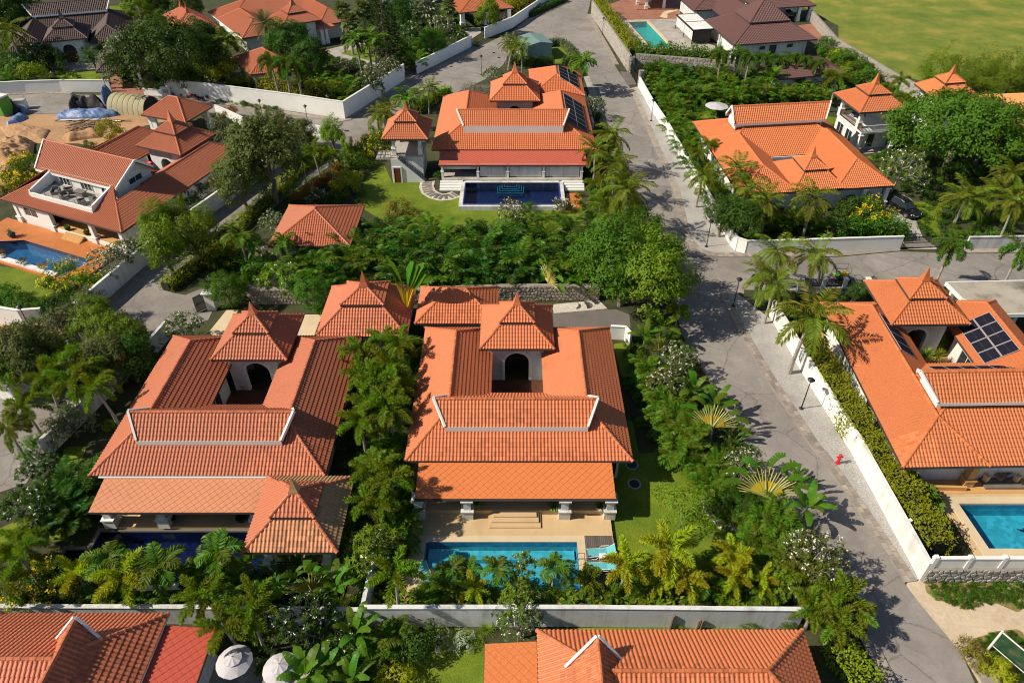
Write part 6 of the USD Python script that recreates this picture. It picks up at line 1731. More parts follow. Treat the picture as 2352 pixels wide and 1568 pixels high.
pl('travellers_palm',2,1,1440,1330,1.15,"upper of the two yellow traveller's palm fans facing the camera by the road",rot=-8,tilt=-22)
pl('heliconia',2,1,1580,1400,.9,"broad leaved clump right of the upper traveller's fan")
many('areca_palm',2,2,[(1360,60),(1430,130),(1390,180),(1450,40)],.75,'areca palm on the lawn edge of the bed, above the stone edging','areca palms above the stone edging')
many('dark_areca_palm',2,2,[(1610,250),(1680,300),(1600,345),(1750,330)],.8,'dark glossy palm inside the curved stone edging','dark palms inside the stone edging')
many('areca_palm',2,2,[(1760,470),(1790,560),(1740,600),(1830,480),(1800,640)],.8,'areca palm below the curved stone edging','areca palms below the stone edging')
pl('frangipani',2,2,1640,60,.75,'airy frangipani between the two yellow fans')
pl('small_airy_tree',2,2,1235,360,1.0,'small thin leaved tree standing alone on the middle lawn')
pl('travellers_palm',3,2,95,240,1.3,"lower, larger yellow traveller's palm fan facing the camera by the road",rot=-6,tilt=-24)
pl('banana_plant',3,2,340,330,1.0,"torn banana leaves right of the larger traveller's fan",rot=(10,1))
pl('heliconia',3,2,250,140,.9,"broad leaved clump above the larger traveller's fan")
many('areca_palm',3,2,[(60,450),(170,500),(240,590),(100,620),(30,560),(130,400)],.95,"areca palm below the larger traveller's fan",'areca palms below the larger fan')
pl('frangipani',3,2,430,720,1.0,'white flowered frangipani reaching over the road at the lower right')
pl('frangipani',3,2,320,660,.8,'white flowered frangipani behind the one reaching over the road')
pl('leafy_frangipani',3,2,190,860,.7,'yellow green frangipani at the right end of the long white wall')
many('low_foxtail_palm',3,2,[(300,880),(440,960),(370,1080),(560,1020)],.95,'dark plumed palm at the roadside above the bottom middle villa','plumed palms at the roadside')
many('low_foxtail_palm',3,2,[(520,1180),(640,1110)],.95,'dark plumed palm leaning towards the road below its neighbours','plumed palms leaning to the road')
pl('yellow_foxtail_palm',3,2,20,870,.6,'small yellow palm at the right end of the long white wall')
pl('green_bush',3,2,200,1150,.6,'small bush at the end of the long white wall above the bottom villa roof')
hedge('bright hedge along the road beside the bottom middle villa',[k(3,2,500,1330),k(3,2,600,1470),k(3,2,740,1640)],1.6,1.4,L_HEDGE,.16,70,2)
pl('bright_round_tree',2,1,820,230,1.22,'big bright green round tree at the junction, left half of the pair')
pl('yellowish_round_tree',2,1,1020,330,1.22,'big yellow green round tree at the junction, right half of the pair')
pl('bright_round_tree',2,1,880,60,.95,'bright green tree just above the big pair at the junction')
pl('foxtail_palm',2,1,1180,590,.7,'foxtail palm below the big trees by the road')
rng=random.Random(5)
area=Polygon(PL((700,645),(695,606),(760,574),(860,562),(960,566),(1100,572),(1230,576),(1340,570),(1370,570),(1390,640),(1340,660),(1000,668),(760,668)))
got=[]
for _ in range(4000):
 x,y=rng.uniform(*area.bounds[::2]),rng.uniform(*area.bounds[1::2])
 if area.contains(Point(x,y))and all(math.hypot(x-a,y-b)>1.75 for a,b in got):
  got.append((x,y))
for i,(x,y)in enumerate(got):
 px_=project((x,y,1.5))[0]
 left=px_<900
 plant('dark_areca_palm' if rng.random()<.52 else 'areca_palm',x,y,rng.uniform(1.2,1.55),'areca palm in the dense thicket between upper lawn and stone wall, '+('left part' if left else 'middle part' if px_<1150 else 'right part'),'thicket palms, '+('left part' if left else 'middle part' if px_<1150 else 'right part'),cat='palm')
pl('travellers_palm',2,1,300,310,1.15,"traveller's palm with yellow fan standing behind the stone retaining wall",rot=-62,tilt=0)
pl('banana_plant',2,1,540,170,1.35,'tall banana plant with one upright leaf behind the stone retaining wall')
pl('banana_plant',2,1,490,330,.9,'shorter banana plant with browned leaf behind the stone retaining wall')
pl('leafy_frangipani',1,1,170,330,1.15,'bright leafy tree over the brown stone wall by the left villa gate')
pl('bright_round_tree',1,1,400,430,.55,'small round green tree before the stone wall, left of the square garage')
pl('bright_round_tree',0,1,1560,420,.55,'round green tree beside the black gate of the left villa')
pl('yellow_flowering_bush',0,1,1520,220,1.2,'yellow flowering bush beside the hedge lane')
pl('yellow_flowering_bush',0,1,1600,170,.9,'smaller yellow flowering bush beside the small pavilion, upper one')
pl('heliconia',0,1,1680,210,1.2,'lime green broad leaved clump below the small pavilion')
pl('christmas_palm',0,1,1650,60,1.5,'slender palm beside the small pavilion at the hedge lane')
pl('christmas_palm',1,1,215,110,1.25,'slender palm against the wall of the small pavilion')
pl('white_flowering_bush',1,1,60,200,1.0,'white speckled bush left of the small pavilion wall')
pl('green_bush',1,1,40,300,1.4,'green bush left of the bright leafy tree')
many('areca_palm',1,1,[(370,60),(440,120),(380,210),(470,40),(330,30)],1.0,'areca palm at the right corner of the small pavilion','areca palms at the small pavilion corner')
pl('young_street_tree',0,1,1120,120,1.15,'street tree at the near end of the clipped median hedge')
pl('young_street_tree',0,1,1335,60,1.0,'pale street tree on the median hedge, second from its near end')
pl('olive_tree',1,0,90,1080,1.55,'tall olive green tree with pale blossom over the lane')
pl('olive_tree',0,0,1650,1230,1.15,'olive green tree on the lane below the tall pale blossomed one')
pl('olive_tree',1,0,180,890,.8,'pale blossomed tree at the lane corner')
pl('young_street_tree',0,0,1080,1510,.95,'green tree at the lane wall under the upper left villa eave')
pl('young_street_tree',0,0,1225,1480,.85,'pale leaved tree right of the one at the villa eave')
pl('young_street_tree',0,0,1400,1530,.8,'pale leaved small tree on the median below the bright bushes')
pl('young_street_tree',1,0,545,920,.9,'young tree with round tufts at the lane junction')
pl('olive_tree',1,0,340,910,.7,'small grey green tree near the lamp at the lane junction')
many('columnar_juniper',1,0,[(40,820),(108,830),(180,850),(10,880)],1.0,'columnar juniper in the row beside the white wall at the lane corner','junipers at the lane corner')
pl('foxtail_palm',1,0,340,1120,.9,'foxtail palm in the croton border, nearest of three',rot=(0,1))
pl('foxtail_palm',1,0,430,1040,.9,'foxtail palm in the croton border, middle of three',rot=(100,0))
pl('foxtail_palm',1,0,510,1070,.8,'foxtail palm in the croton border, farthest of three',rot=(200,2))
pl('yellow_bush',1,0,640,1270,1.7,'big rounded yellow green shrub at the left edge of the upper lawn')
many('croton_bush',1,0,[(580,1170),(510,1240),(440,1270),(380,1320),(330,1360)],1.1,'orange croton bush in the border along the lane','crotons along the lane')
pl('white_flowering_bush',1,0,440,1370,1.1,'white flowered bush at the near end of the croton border')
pl('dark_bush',1,0,560,1380,1.0,'dark bush under the big yellow green shrub')
pl('green_bush',1,0,690,1120,1.8,'big bright green shrub left of the stair tower')
pl('yellow_flowering_bush',1,0,830,1020,1.5,'yellow flowered bush beside the stair tower landing')
pl('green_bush',1,0,850,940,1.4,'green bush above the yellow flowered one by the tower')
many('column_cactus',1,0,[(630,1030),(680,1020),(655,1060)],1.3,'upright green column shrub beside the lane junction','column shrubs at the junction')
pl('frangipani',1,0,150,1500,.7,'white flowered shrub left of the small pavilion roof')
pl('brown_red_bush',1,0,1000,1450,1.5,'brown red shrub on the upper lawn below the stepping path')
pl('round_topiary',1,0,1280,1210,.9,'clipped pale green shrub by the steps of the upper villa')
pl('lollipop_tree',1,0,780,960,1.0,'small shrub in the border above the yellow flowers')
for i,(x,y)in enumerate(((850,800),(900,780),(950,745))):
 pl('coconut_palm' if i==1 else 'low_coconut_palm',1,0,x,y,.8,('left','middle','right')[i]+' coconut palm of the group behind the stair tower roof')
pl('christmas_palm',1,0,1060,690,1.7,'low palm behind the stair tower spike')
pl('coconut_palm',1,0,1200,615,.75,'coconut palm by the road behind the upper middle villa')
pl('low_coconut_palm',1,0,1140,665,.8,'lower coconut palm left of the one by the road')
hedge('light green hedge along the road behind the upper middle villa',[k(1,0,1120,790),k(1,0,1230,710),k(1,0,1350,655)],1.6,1.6,L_HEDGE,.2,40,3)
hedge('long clipped median hedge in the shaded lane',[k(0,1,1150,440),k(0,1,1320,310),k(0,1,1560,80),k(1,0,30,1480),k(1,0,330,1190),k(1,0,540,1060)],1.7,1.3,L_HEDGE,.16,55,4)
pl('yellowish_round_tree',0,1,650,650,.72,'yellow green tree over the lane at the left, sunlit top')
pl('yellowish_round_tree',0,1,820,770,.72,'bushy green tree beside the left villa wall')
pl('olive_tree',0,1,740,900,.8,'small tree below the bushy tree by the left villa wall')
pl('grey_green_tree',0,1,430,690,.85,'grey green tree at the left lane, left of the sunlit one')
pl('grey_green_tree',0,1,620,540,.7,'grey green tree under the white lane wall')
pl('olive_tree',0,1,150,850,.95,'olive tree at the left edge above the foxtail palms')
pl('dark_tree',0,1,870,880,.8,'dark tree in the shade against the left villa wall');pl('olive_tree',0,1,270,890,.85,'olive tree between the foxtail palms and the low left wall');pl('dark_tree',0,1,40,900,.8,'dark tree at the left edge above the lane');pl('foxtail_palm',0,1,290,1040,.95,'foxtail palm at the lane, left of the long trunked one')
pl('young_street_tree',0,1,60,1010,.7,'thin leaved tree at the left edge by the lane')
for i,(x,y,s)in enumerate(((400,960,.95),(500,1060,1.0),(690,1090,1.0),(600,960,.9),(170,1230,.95),(60,1410,.85),(470,840,.85))):
 pl('foxtail_palm',0,1,x,y,s,('foxtail palm over the lane left of the left villa, farther left of two','foxtail palm with long trunk beside the left villa wall, centre of the group','yellow tipped foxtail palm nearest the left villa roof','foxtail palm behind the centre of the group left of the left villa','foxtail palm standing alone at the lane, left edge','low foxtail palm at the left edge below the lone one','feathery foxtail palm under the sunlit lane tree')[i])
pl('grey_green_bush',0,1,500,1370,1.6,'grey green shrub with red flowers along the left villa wall')
pl('grey_green_bush',0,1,410,1430,1.3,'grey green shrub at the near end of the left villa wall')
pl('green_bush',0,1,250,1530,1.2,'green shrub under the lone foxtail palm')
pl('cycad',0,1,1060,790,1.4,'dark drooping palm shrub at the left villa roof corner');pl('small_fan_palm',0,1,980,880,1.5,'dark fan shrub in the shade beside the left villa wall')
pl('frangipani',0,1,1270,650,.85,'pale frangipani at the corner of the left villa drive')
pl('dark_bush',0,1,960,980,1.2,'dark shrub in the gap between left villa and its wall')
pl('lime_bush',0,1,760,1370,.5,'tiny bright shrub in the shade at the left villa corner')
many('green_bush',0,1,[(60,520),(140,540),(30,470),(200,570),(270,590)],1.3,'spreading bush in the hedge over the low left wall','bushes over the low left wall')
many('dark_bush',0,1,[(340,610),(400,560),(450,510)],1.2,'dark bush at the corner of the upper left lawn','dark bushes at the upper left lawn corner')
pl('yellow_flowering_bush',0,1,450,370,1.5,'yellow flowering bush at the near end of the blue pool')
pl('yellow_flowering_bush',0,1,570,400,1.3,'yellow flowering bush hanging on the lane wall')
pl('blossoming_frangipani',0,1,730,190,1.0,'frangipani covered in white blossom beside the blue pool')
pl('frangipani',0,1,850,140,.9,'frangipani leaning over the lane wall right of the blossoming one')
for i,(x,y)in enumerate(((1450,1270),(1310,1340),(1520,1180),(1400,1240))):
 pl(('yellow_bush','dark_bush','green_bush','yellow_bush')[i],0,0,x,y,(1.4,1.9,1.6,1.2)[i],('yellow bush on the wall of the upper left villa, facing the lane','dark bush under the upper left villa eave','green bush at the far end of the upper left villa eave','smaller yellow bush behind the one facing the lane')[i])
pl('banana_plant',0,0,1240,1390,.8,'banana plant under the upper left villa eave')
many('dark_areca_palm',0,2,[(500,170),(440,300),(560,260),(350,260),(500,390),(380,380),(590,130),(430,140)],.95,'lush feathery palm at the left end of the left villa veranda','feathery palms at the left veranda end')
pl('dark_frangipani',0,2,170,310,.95,'dark frangipani left of the feathery palms')
pl('dark_frangipani',0,2,260,90,.7,'dark frangipani in the shade by the left lane wall')
pl('foxtail_palm',0,2,110,660,.9,'leaning foxtail palm at the lower left edge',rot=(200,1))
pl('foxtail_palm',0,2,40,900,.8,'foxtail palm cut by the left edge at the bottom')
pl('low_foxtail_palm',0,2,150,590,.9,'broad fronded palm on the small lawn at the lower left')
pl('yellow_flowering_bush',0,2,310,850,1.0,'yellow flowering bush at the end of the navy pool')
pl('yellow_flowering_bush',0,2,130,1080,1.0,'yellow flowering bush touching the bottom left roof, left one')
pl('yellow_flowering_bush',0,2,370,1030,1.0,'yellow flowering bush touching the bottom left roof, right one')
pl('dark_bush',0,2,230,960,1.2,'dark bush between the yellow flowering bushes')
pl('yellow_foxtail_palm',0,2,545,830,.85,'yellow foxtail palm before the navy pool, left one',rot=(10,0))
pl('yellow_foxtail_palm',0,2,870,820,1.0,'yellow foxtail palm before the navy pool, right one',rot=(60,1))
pl('christmas_palm',0,2,720,740,1.1,'green palm between the two yellow foxtails at the navy pool')
many('areca_palm',0,2,[(700,900),(760,950),(640,960),(830,990),(950,960)],.7,'low palm below the yellow foxtails at the navy pool','low palms below the navy pool')
pl('christmas_palm',0,2,1130,760,1.2,'palm with browned fronds before the middle of the navy pool')
pl('areca_palm',0,2,1110,900,.8,'browned areca palm below the middle of the navy pool')
many('areca_palm',0,2,[(1330,800),(1400,760),(1470,860),(1540,800),(1620,880)],.85,'areca palm before the right end of the navy pool','areca palms at the right pool end')
pl('christmas_palm',0,2,1530,680,1.2,'ragged pale palm in front of the pool pavilion corner')
for i,(x,y)in enumerate(((1330,1000),(1460,980),(1720,1000),(1560,1150),(1730,1110))):
 pl('foxtail_palm',0,2,x,y,.8,('plumed palm above the flat red roof, leftmost of the group','plumed palm above the flat red roof, second from left','plumed palm above the flat red roof, upper right','plumed palm hanging over the corner of the flat red roof','plumed palm right of the flat red roof, above the parasol')[i],rot=(i*70,i%3))
pl('banana_plant',0,2,1720,700,.8,'banana plant between pool pavilion and browned palm')
pl('travellers_palm',1,2,390,860,1.05,"shaded brown traveller's palm fan below the pool pavilion",rot=15)
pl('banana_plant',1,2,550,860,1.0,"big leaved banana plant right of the brown traveller's fan")
pl('travellers_palm',1,2,630,990,.7,"narrow traveller's palm fan at the wall corner",rot=60)
pl('banana_plant',1,2,400,620,1.0,'banana leaves rising at the pool pavilion eave, left');pl('banana_plant',1,2,490,560,.9,'banana leaves rising at the pool pavilion eave, right')
many('heliconia',1,2,[(160,830),(230,880),(300,760),(120,930)],.9,'dark broad leaved clump below the pool pavilion columns','dark clumps below the pool pavilion')
pl('dark_frangipani',1,2,320,1150,1.0,'dark frangipani with white flowers above the parasols')
pl('dark_frangipani',1,2,540,1220,.7,'smaller dark frangipani right of the one above the parasols')
pl('banana_plant',1,2,690,1200,1.0,'banana plant at the bottom, below the wall corner')
many('areca_palm',1,2,[(850,1300),(760,1350),(960,1230),(700,1400)],.8,'areca palm in the shade at the bottom, left of the small lawn','areca palms left of the bottom lawn')
pl('banana_plant',1,2,330,1500,1.0,'banana plant overhanging the right parasol');pl('banana_plant',1,2,500,1440,.9,'banana plant right of the right parasol');pl('banana_plant',1,2,660,1510,.9,'broad leaved plant at the bottom edge, right of the parasols')
pl('silver_bush',1,2,1315,1275,.9,'round silver leaved shrub on the bottom lawn, left of two');pl('silver_bush',1,2,1460,1275,1.0,'round silver leaved shrub on the bottom lawn, right of two')
pl('grass_tuft',1,2,1610,1190,.9,'tall grass tuft at the foot of the long white wall')
pl('dark_bush',1,2,1150,1300,1.2,'dark shrub on the bottom lawn left of the silver shrubs');pl('yellow_bush',1,2,990,1530,.9,'yellowish bush at the bottom edge of the lawn')
pl('frangipani',2,2,110,1130,.7,'sparse frangipani at the left corner of the bottom middle roof')
pl('grass_tuft',2,2,1190,1185,.7,'grass tuft by the post against the long white wall')
pl('green_bush',2,2,1690,1185,.5,'small shrub at the foot of the long white wall, right end')
pl('coconut_palm',3,1,110,160,.9,'coconut palm over the cross street corner, left of two by the fence')
pl('coconut_palm',3,1,415,180,.9,'coconut palm over the cross street by the white fence')
pl('coconut_palm',3,1,110,400,.85,'coconut palm with leaning trunk on the gravel pavement, upper one',rot=(10,0))
pl('coconut_palm',3,1,30,330,.8,'coconut palm at the road corner behind the leaning one')
pl('coconut_palm',3,1,330,620,1.18,'largest coconut palm, on the gravel pavement beside the right villa roof',rot=(45,1))
pl('drooping_foxtail_palm',3,1,1330,130,1.05,'royal palm with drooping fronds on the cross street, left one');pl('drooping_foxtail_palm',3,1,1810,160,1.05,'royal palm with drooping fronds at the right edge of the cross street')
pl('lollipop_tree',3,1,690,425,1.0,'small ball headed tree beside the right villa entrance fence');pl('lollipop_tree',3,1,655,455,.8,'second, lower ball headed tree beside the right villa fence')
pl('yucca',3,1,1262,790,1.3,'yucca on a stem at the back of the right villa court')
pl('yucca',3,1,1240,885,1.2,'yucca head in the right villa court, front right');pl('yucca',3,1,1155,885,1.3,'yucca head in the right villa court, front left')
hedge('thick bright hedge with white lamps along the tall white wall of the right villa',[k(3,1,350,905),k(3,1,485,1155),k(3,1,640,1435),k(3,2,795,70),k(3,2,975,360),k(3,2,1110,575),k(3,2,1200,705)],1.9,2.2,L_HEDGE,.16,100,5,flowers=(leafmat('pink_petals',(.35,.12,.22),(.55,.3,.35),.2),90,.12))
pl('small_fan_palm',3,2,1025,195,1.2,'potted fan palm at the terrace of the right villa, upper one');pl('small_fan_palm',3,2,1110,300,1.3,'potted fan palm at the terrace of the right villa, lower one')
pl('yucca',3,2,1205,450,1.3,'spiky yucca with pink flowers beside the sandy terrace')
pl('grass_tuft',3,2,1345,850,.5,'weed tuft at the foot of the rubble wall')
pl('yellow_bush',3,2,1640,1480,.8,'dry yellowish bush behind the volleyball net');pl('brown_red_bush',3,2,1470,1360,.8,'dry brown bush at the foot of the volleyball post')
rng=random.Random(9)
for i,(x,y)in enumerate(((1000,530),(1010,600),(1060,660),(1090,720),(1140,780),(1100,830),(1170,850),(1210,900),(1260,820),(1180,930),(1050,560),(1120,700),(1160,720),(1220,800),(1240,940),(1290,900),(1040,620))):
 pl('areca_palm',2,0,x+40,y-10,rng.uniform(.95,1.2),'bushy areca palm above the white roadside wall, upper stretch','areca palms on the roadside wall, upper stretch')
for i,(x,y)in enumerate(((1230,980),(1290,1010),(1270,1080),(1330,1060),(1340,1130),(1400,1000))):
 pl('foxtail_palm' if i%2 else 'dark_areca_palm',2,0,x,y,.8 if i%2 else 1.0,'dark palm between the white roadside wall and the upper right roof','palms between wall and upper right roof')
area=Polygon([k(2,0,x,y)[:2]for x,y in((960,520),(1440,560),(1786,560),(1786,720),(1520,735),(1440,720),(1290,740),(1200,720),(1100,640))]).union(Polygon([k(3,0,x,y)[:2]for x,y in((-20,590),(200,570),(500,600),(540,700),(440,720),(-20,715))]))
got=[]
for _ in range(4000):
 x,y=rng.uniform(*area.bounds[::2]),rng.uniform(*area.bounds[1::2])
 if area.contains(Point(x,y))and all(math.hypot(x-a,y-b)>2.0 for a,b in got):
  got.append((x,y))
for x,y in got:
 px_=project((x,y,1))[0]
 w='left of the parasol' if px_<1620 else 'behind the parasol' if px_<1720 else 'below the long brown roof'
 plant(rng.choice(['areca_palm','dark_areca_palm','areca_palm','heliconia']),x,y,rng.uniform(.95,1.3),'leafy palm in the green thicket under the grey stone wall, '+w,'thicket under the grey stone wall, '+w,cat='palm')
hedge('dense green hedge at the foot of the grey stone wall',[k(2,0,950,545),k(2,0,1180,560),k(2,0,1440,575)],2.2,2.2,L_TREE,.3,30,6,wob=.2)
hedge('clipped hedge above the grey rubble wall beside the green pool',[k(2,0,880,462),k(2,0,1100,480),k(2,0,1450,510)],2.0,4.2,L_ARECA,.3,28,7)
hedge('clipped hedge along the upper road above the stone wall',[k(2,0,625,95),k(2,0,745,280),k(2,0,870,462)],1.8,4.0,L_HEDGE,.3,28,8)
for i,(x,y)in enumerate(((1490,380),(1600,370),(1680,390))):
 pl('drooping_foxtail_palm',2,0,x,y,1.1,('foxtail palm with tall trunk before the grey stone wall','foxtail palm before the white back wall of the maroon villa, left','foxtail palm before the white back wall of the maroon villa, right')[i])
for i,(x,y)in enumerate(((60,400),(150,410),(225,400),(320,410),(400,440))):
 pl('drooping_foxtail_palm',3,0,x,y,.95,('first','second','third','fourth','fifth')[i]+' palm from the left in the row before the long brown roof')
pl('banana_plant',3,0,90,500,1.6,'very tall banana plant before the long brown roof');pl('travellers_palm',3,0,60,600,1.0,"traveller's palm in the thicket right of the parasol",rot=10)
pl('foxtail_palm',3,0,545,545,1.15,'tall foxtail palm left of the two storey white tower',rot=(30,0))
pl('foxtail_palm',3,0,960,555,.9,'foxtail palm behind the white tower roof, by the field wall');pl('foxtail_palm',3,0,1010,680,.9,'foxtail palm right of the white tower roof');pl('foxtail_palm',3,0,900,620,.85,'foxtail palm behind the white tower, upper')
many('green_bush',3,0,[(640,440),(700,500),(760,530),(590,400),(470,350),(560,430)],2.0,'sprawling bush along the inner side of the field wall','bushes along the field wall')
many('yellow_bush',3,0,[(620,490),(550,400)],1.5,'yellowish creeper on the inner side of the field wall','creepers along the field wall')
pl('bamboo_like_tree',3,0,1270,480,1.15,'feathery tree behind the tall spire pavilion, left of it');pl('bamboo_like_tree',3,0,1560,490,1.15,'feathery tree right of the spire pavilion by the field');pl('bamboo_like_tree',3,0,1700,530,1.2,'feathery tree at the field edge, farther right');pl('bamboo_like_tree',3,0,1830,540,1.0,'feathery tree at the right picture edge by the field')
pl('rain_tree',3,0,1400,870,1.35,'huge bright green spreading tree beside the white tower')
pl('dark_spreading_tree',3,0,1560,960,.9,'dark lower part of the trees beside the huge spreading one')
pl('frangipani',3,0,990,1100,1.5,'large white flowered frangipani before the huge spreading tree')
for i,(x,y,s)in enumerate(((1420,1370,1.1),(1640,1340,1.1),(1740,1190,.95))):
 pl('low_coconut_palm' if i<2 else 'coconut_palm',3,0,x,y,s,('coconut palm on the lawn right of the black car, left one','coconut palm on the lawn right of the black car, right one','coconut palm behind the two beside the black car')[i])
pl('coconut_palm',3,0,1780,1400,.9,'coconut palm at the right edge above the cross street')
pl('yellow_flowering_bush',3,0,780,1500,1.5,'round yellow flowering bush before the black car');pl('banana_plant',3,0,1000,840,.95,'banana plant beside the white tower balcony')
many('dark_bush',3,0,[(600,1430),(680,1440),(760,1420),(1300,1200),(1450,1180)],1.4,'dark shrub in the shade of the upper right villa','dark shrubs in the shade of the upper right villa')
hedge('bright bushes along the low white wall by the black gate',[k(3,1,500,80),k(3,1,760,60),k(3,1,1000,70)],2.0,1.9,L_TREE,.24,40,9,wob=.2)
pl('coconut_palm',2,0,1350,1200,.85,'coconut palm with pale trunk at the upper right wall',rot=(0,1));pl('coconut_palm',2,0,1610,1180,.9,'coconut palm over the left corner of the upper right roof',rot=(50,0));pl('coconut_palm',2,0,1650,1340,.9,'coconut palm in front of the upper right roof, left of centre',rot=(120,2))
pl('coconut_palm',3,0,380,1370,.95,'coconut palm in front of the upper right villa, centre');pl('coconut_palm',3,0,50,1400,.95,'coconut palm in front of the upper right villa, left');pl('low_coconut_palm',2,0,1780,1450,.95,'low coconut palm over the wall by the junction')
many('dark_tree',2,0,[(1500,1480),(1620,1500)],.8,'dark leafy tree behind the roadside wall at the junction','dark trees behind the roadside wall')
many('areca_palm',2,0,[(1390,1230),(1430,1330),(1480,1280),(1560,1400)],1.0,'areca palm between wall and palms at the upper right villa corner','areca palms at the upper right villa corner')
many('areca_palm',3,0,[(250,1480),(150,1520),(450,1500)],1.0,'areca palm before the front wall of the upper right villa','areca palms before the upper right villa')
for i,(x,y,s,kd)in enumerate(((745,930,1.05,'coconut_palm'),(760,1130,1.0,'coconut_palm'),(630,1260,1.0,'low_foxtail_palm'),(840,1370,1.15,'coconut_palm'),(650,1400,1.0,'low_foxtail_palm'),(590,1480,.9,'dark_areca_palm'),(620,1040,.85,'coconut_palm'),(720,1470,.9,'low_coconut_palm'))):
 pl(kd,2,0,x,y,s,('coconut palm over the road at the right eave of the upper middle villa, uppermost','coconut palm over the road beside the white blinds','plumed palm beside the right steps of the raised pool','largest coconut palm leaning over the road beside the raised pool','plumed palm below the steps of the raised pool','dark palm at the lower right of the upper lawn','coconut palm close to the right eave of the red veranda roof','low coconut palm below the largest one by the road')[i])
pl('frangipani',2,0,60,1420,.75,'pale frangipani before the raised pool');pl('white_flowering_bush',2,0,395,1430,1.1,'white flowered shrub at the right corner of the raised pool');pl('green_bush',2,0,150,1440,.8,'small green shrub below the raised pool')
many('green_bush',2,0,[(250,1500),(330,1490),(60,1510),(420,1530)],.7,'low shrub in the bed below the raised pool','shrubs below the raised pool')
pl('frangipani',2,0,620,705,.9,'pale frangipani on the shaded pavement beside the solar roof')
pl('christmas_palm',2,0,540,440,1.9,'feathery palm at the corner of the rear garage roof');pl('christmas_palm',2,0,500,420,1.7,'second feathery palm behind the rear garage roof')
pl('coconut_palm',2,0,15,310,.85,'coconut palm before the green utility box, left one');pl('coconut_palm',2,0,112,330,.85,'coconut palm before the green utility box, right one');pl('coconut_palm',1,0,1745,300,.7,'slim coconut palm on the upper road verge')
pl('frangipani',1,0,1640,490,.9,'white frangipani on the road verge behind the rear roof');pl('bare_shrub',1,0,1500,600,1.2,'large bare grey shrub beside the road');pl('bare_shrub',1,0,1590,610,1.0,'smaller bare grey shrub at the rear roof')
hedge('low clipped hedge before the green utility box, left piece',[k(2,0,35,450),k(2,0,325,460)],1.6,1.5,L_DARK,.22,45,10);hedge('low clipped hedge before the green utility box, right piece',[k(2,0,390,455),k(2,0,480,460)],1.6,1.5,L_DARK,.22,45,11)
hedge('clipped hedge curving round the green utility box',[k(2,0,x,y)for x,y in((290,325),(340,310),(390,315),(430,345),(455,390),(475,430))],1.4,1.2,L_GREY,.22,45,12)
pl('date_palm',1,0,85,170,1.35,'large round date palm before the orange villa at the top')
pl('dark_tree',1,0,260,300,1.5,'dense dark tree behind the droopy foxtail palms');pl('dark_tree',1,0,380,400,1.2,'dense dark tree right of the droopy foxtail palms');pl('dark_tree',1,0,150,330,.9,'dense dark tree left, above the small hip roof')
for i,(x,y)in enumerate(((135,420),(215,440),(300,450))):
 pl('drooping_foxtail_palm',1,0,x,y,1.35,('left','middle','right')[i]+' one of the three droopy palms behind the long white wall')
many('areca_palm',1,0,[(440,540),(500,570),(600,540),(660,590),(560,500),(540,620),(630,640)],1.3,'areca palm behind the corner of the long white wall','areca palms behind the wall corner')
pl('frangipani',1,0,800,500,1.2,'white flowered frangipani behind the white wall, wide one');pl('frangipani',1,0,945,450,1.1,'small frangipani tree with visible trunk by the driveway');pl('frangipani',1,0,640,450,1.0,'frangipani above the areca palms at the wall corner');pl('dark_frangipani',1,0,830,580,.9,'dark frangipani low behind the white wall')
pl('washingtonia_palm',1,0,660,150,1.45,'grey fan palm with slim trunk on the small lawn',rot=(0,0));pl('washingtonia_palm',1,0,600,70,1.35,'grey fan palm behind the slim trunked one');pl('washingtonia_palm',1,0,760,60,1.3,'grey fan palm right of the other two')
pl('norfolk_pine',1,0,900,190,1.55,'tall dark norfolk pine at the top')
for i,(x,y)in enumerate(((720,280),(795,260),(830,290))):
 pl('christmas_palm',1,0,x,y,2.1,('left','middle','right')[i]+' slim palm of the multi stemmed group on the small lawn')
pl('dark_tree',1,0,830,70,1.1,'dark tree beside the norfolk pine, left');pl('dark_tree',1,0,1020,100,1.2,'dark tree beside the norfolk pine, right')
many('areca_palm',1,0,[(1060,330),(1120,380),(1160,290)],1.5,'yellowish areca palm behind the wall beside the black gate','areca palms beside the black gate')
pl('bright_round_tree',1,0,1240,280,.75,'bright round tree behind the upper white wall');pl('dark_frangipani',1,0,1060,200,1.3,'dark frangipani right of the norfolk pine');pl('frangipani',1,0,1290,170,1.4,'white speckled frangipani before the top carport');pl('dark_frangipani',1,0,1390,230,1.0,'dark frangipani beside the carport drive')
pl('silver_fan_palm',1,0,1170,70,1.9,'silver blue fan palm at the top');pl('washingtonia_palm',1,0,1340,40,1.2,'green fan palm right of the silver one at the top')
pl('yellowish_round_tree',1,0,1620,90,.85,'bright yellow green tree in front of the top carport',flat=1.2);pl('yellow_bush',1,0,1770,60,2.2,'bright yellow bush at the top beside the white wall');pl('bare_shrub',1,0,1720,100,1.0,'bare shrub behind the top white wall')
hedge('yellow green hedge spilling over the long white wall',[k(1,0,0,610),k(1,0,200,650),k(1,0,420,690),k(1,0,600,725)],1.6,2.9,L_YEL,.26,24,13,wob=.22)
hedge('green hedge along the inside of the white wall to the black gate',[k(1,0,660,730),k(1,0,840,620),k(1,0,1000,520)],1.6,2.8,L_DARK,.26,24,14,wob=.2)
hedge('dark hedge under the top white wall beside the road',[k(2,0,160,120),k(2,0,400,10)],1.6,1.2,L_DARK,.24,30,15)
hedge('yellow green bushes behind the top white wall',[k(2,0,-30,130),k(2,0,120,85),k(2,0,300,-20)],2.0,3.4,L_YEL,.3,22,16,wob=.25)
pl('dark_spreading_tree',0,0,1110,370,1.42,'very large dark spreading tree over the white wall at the top left')
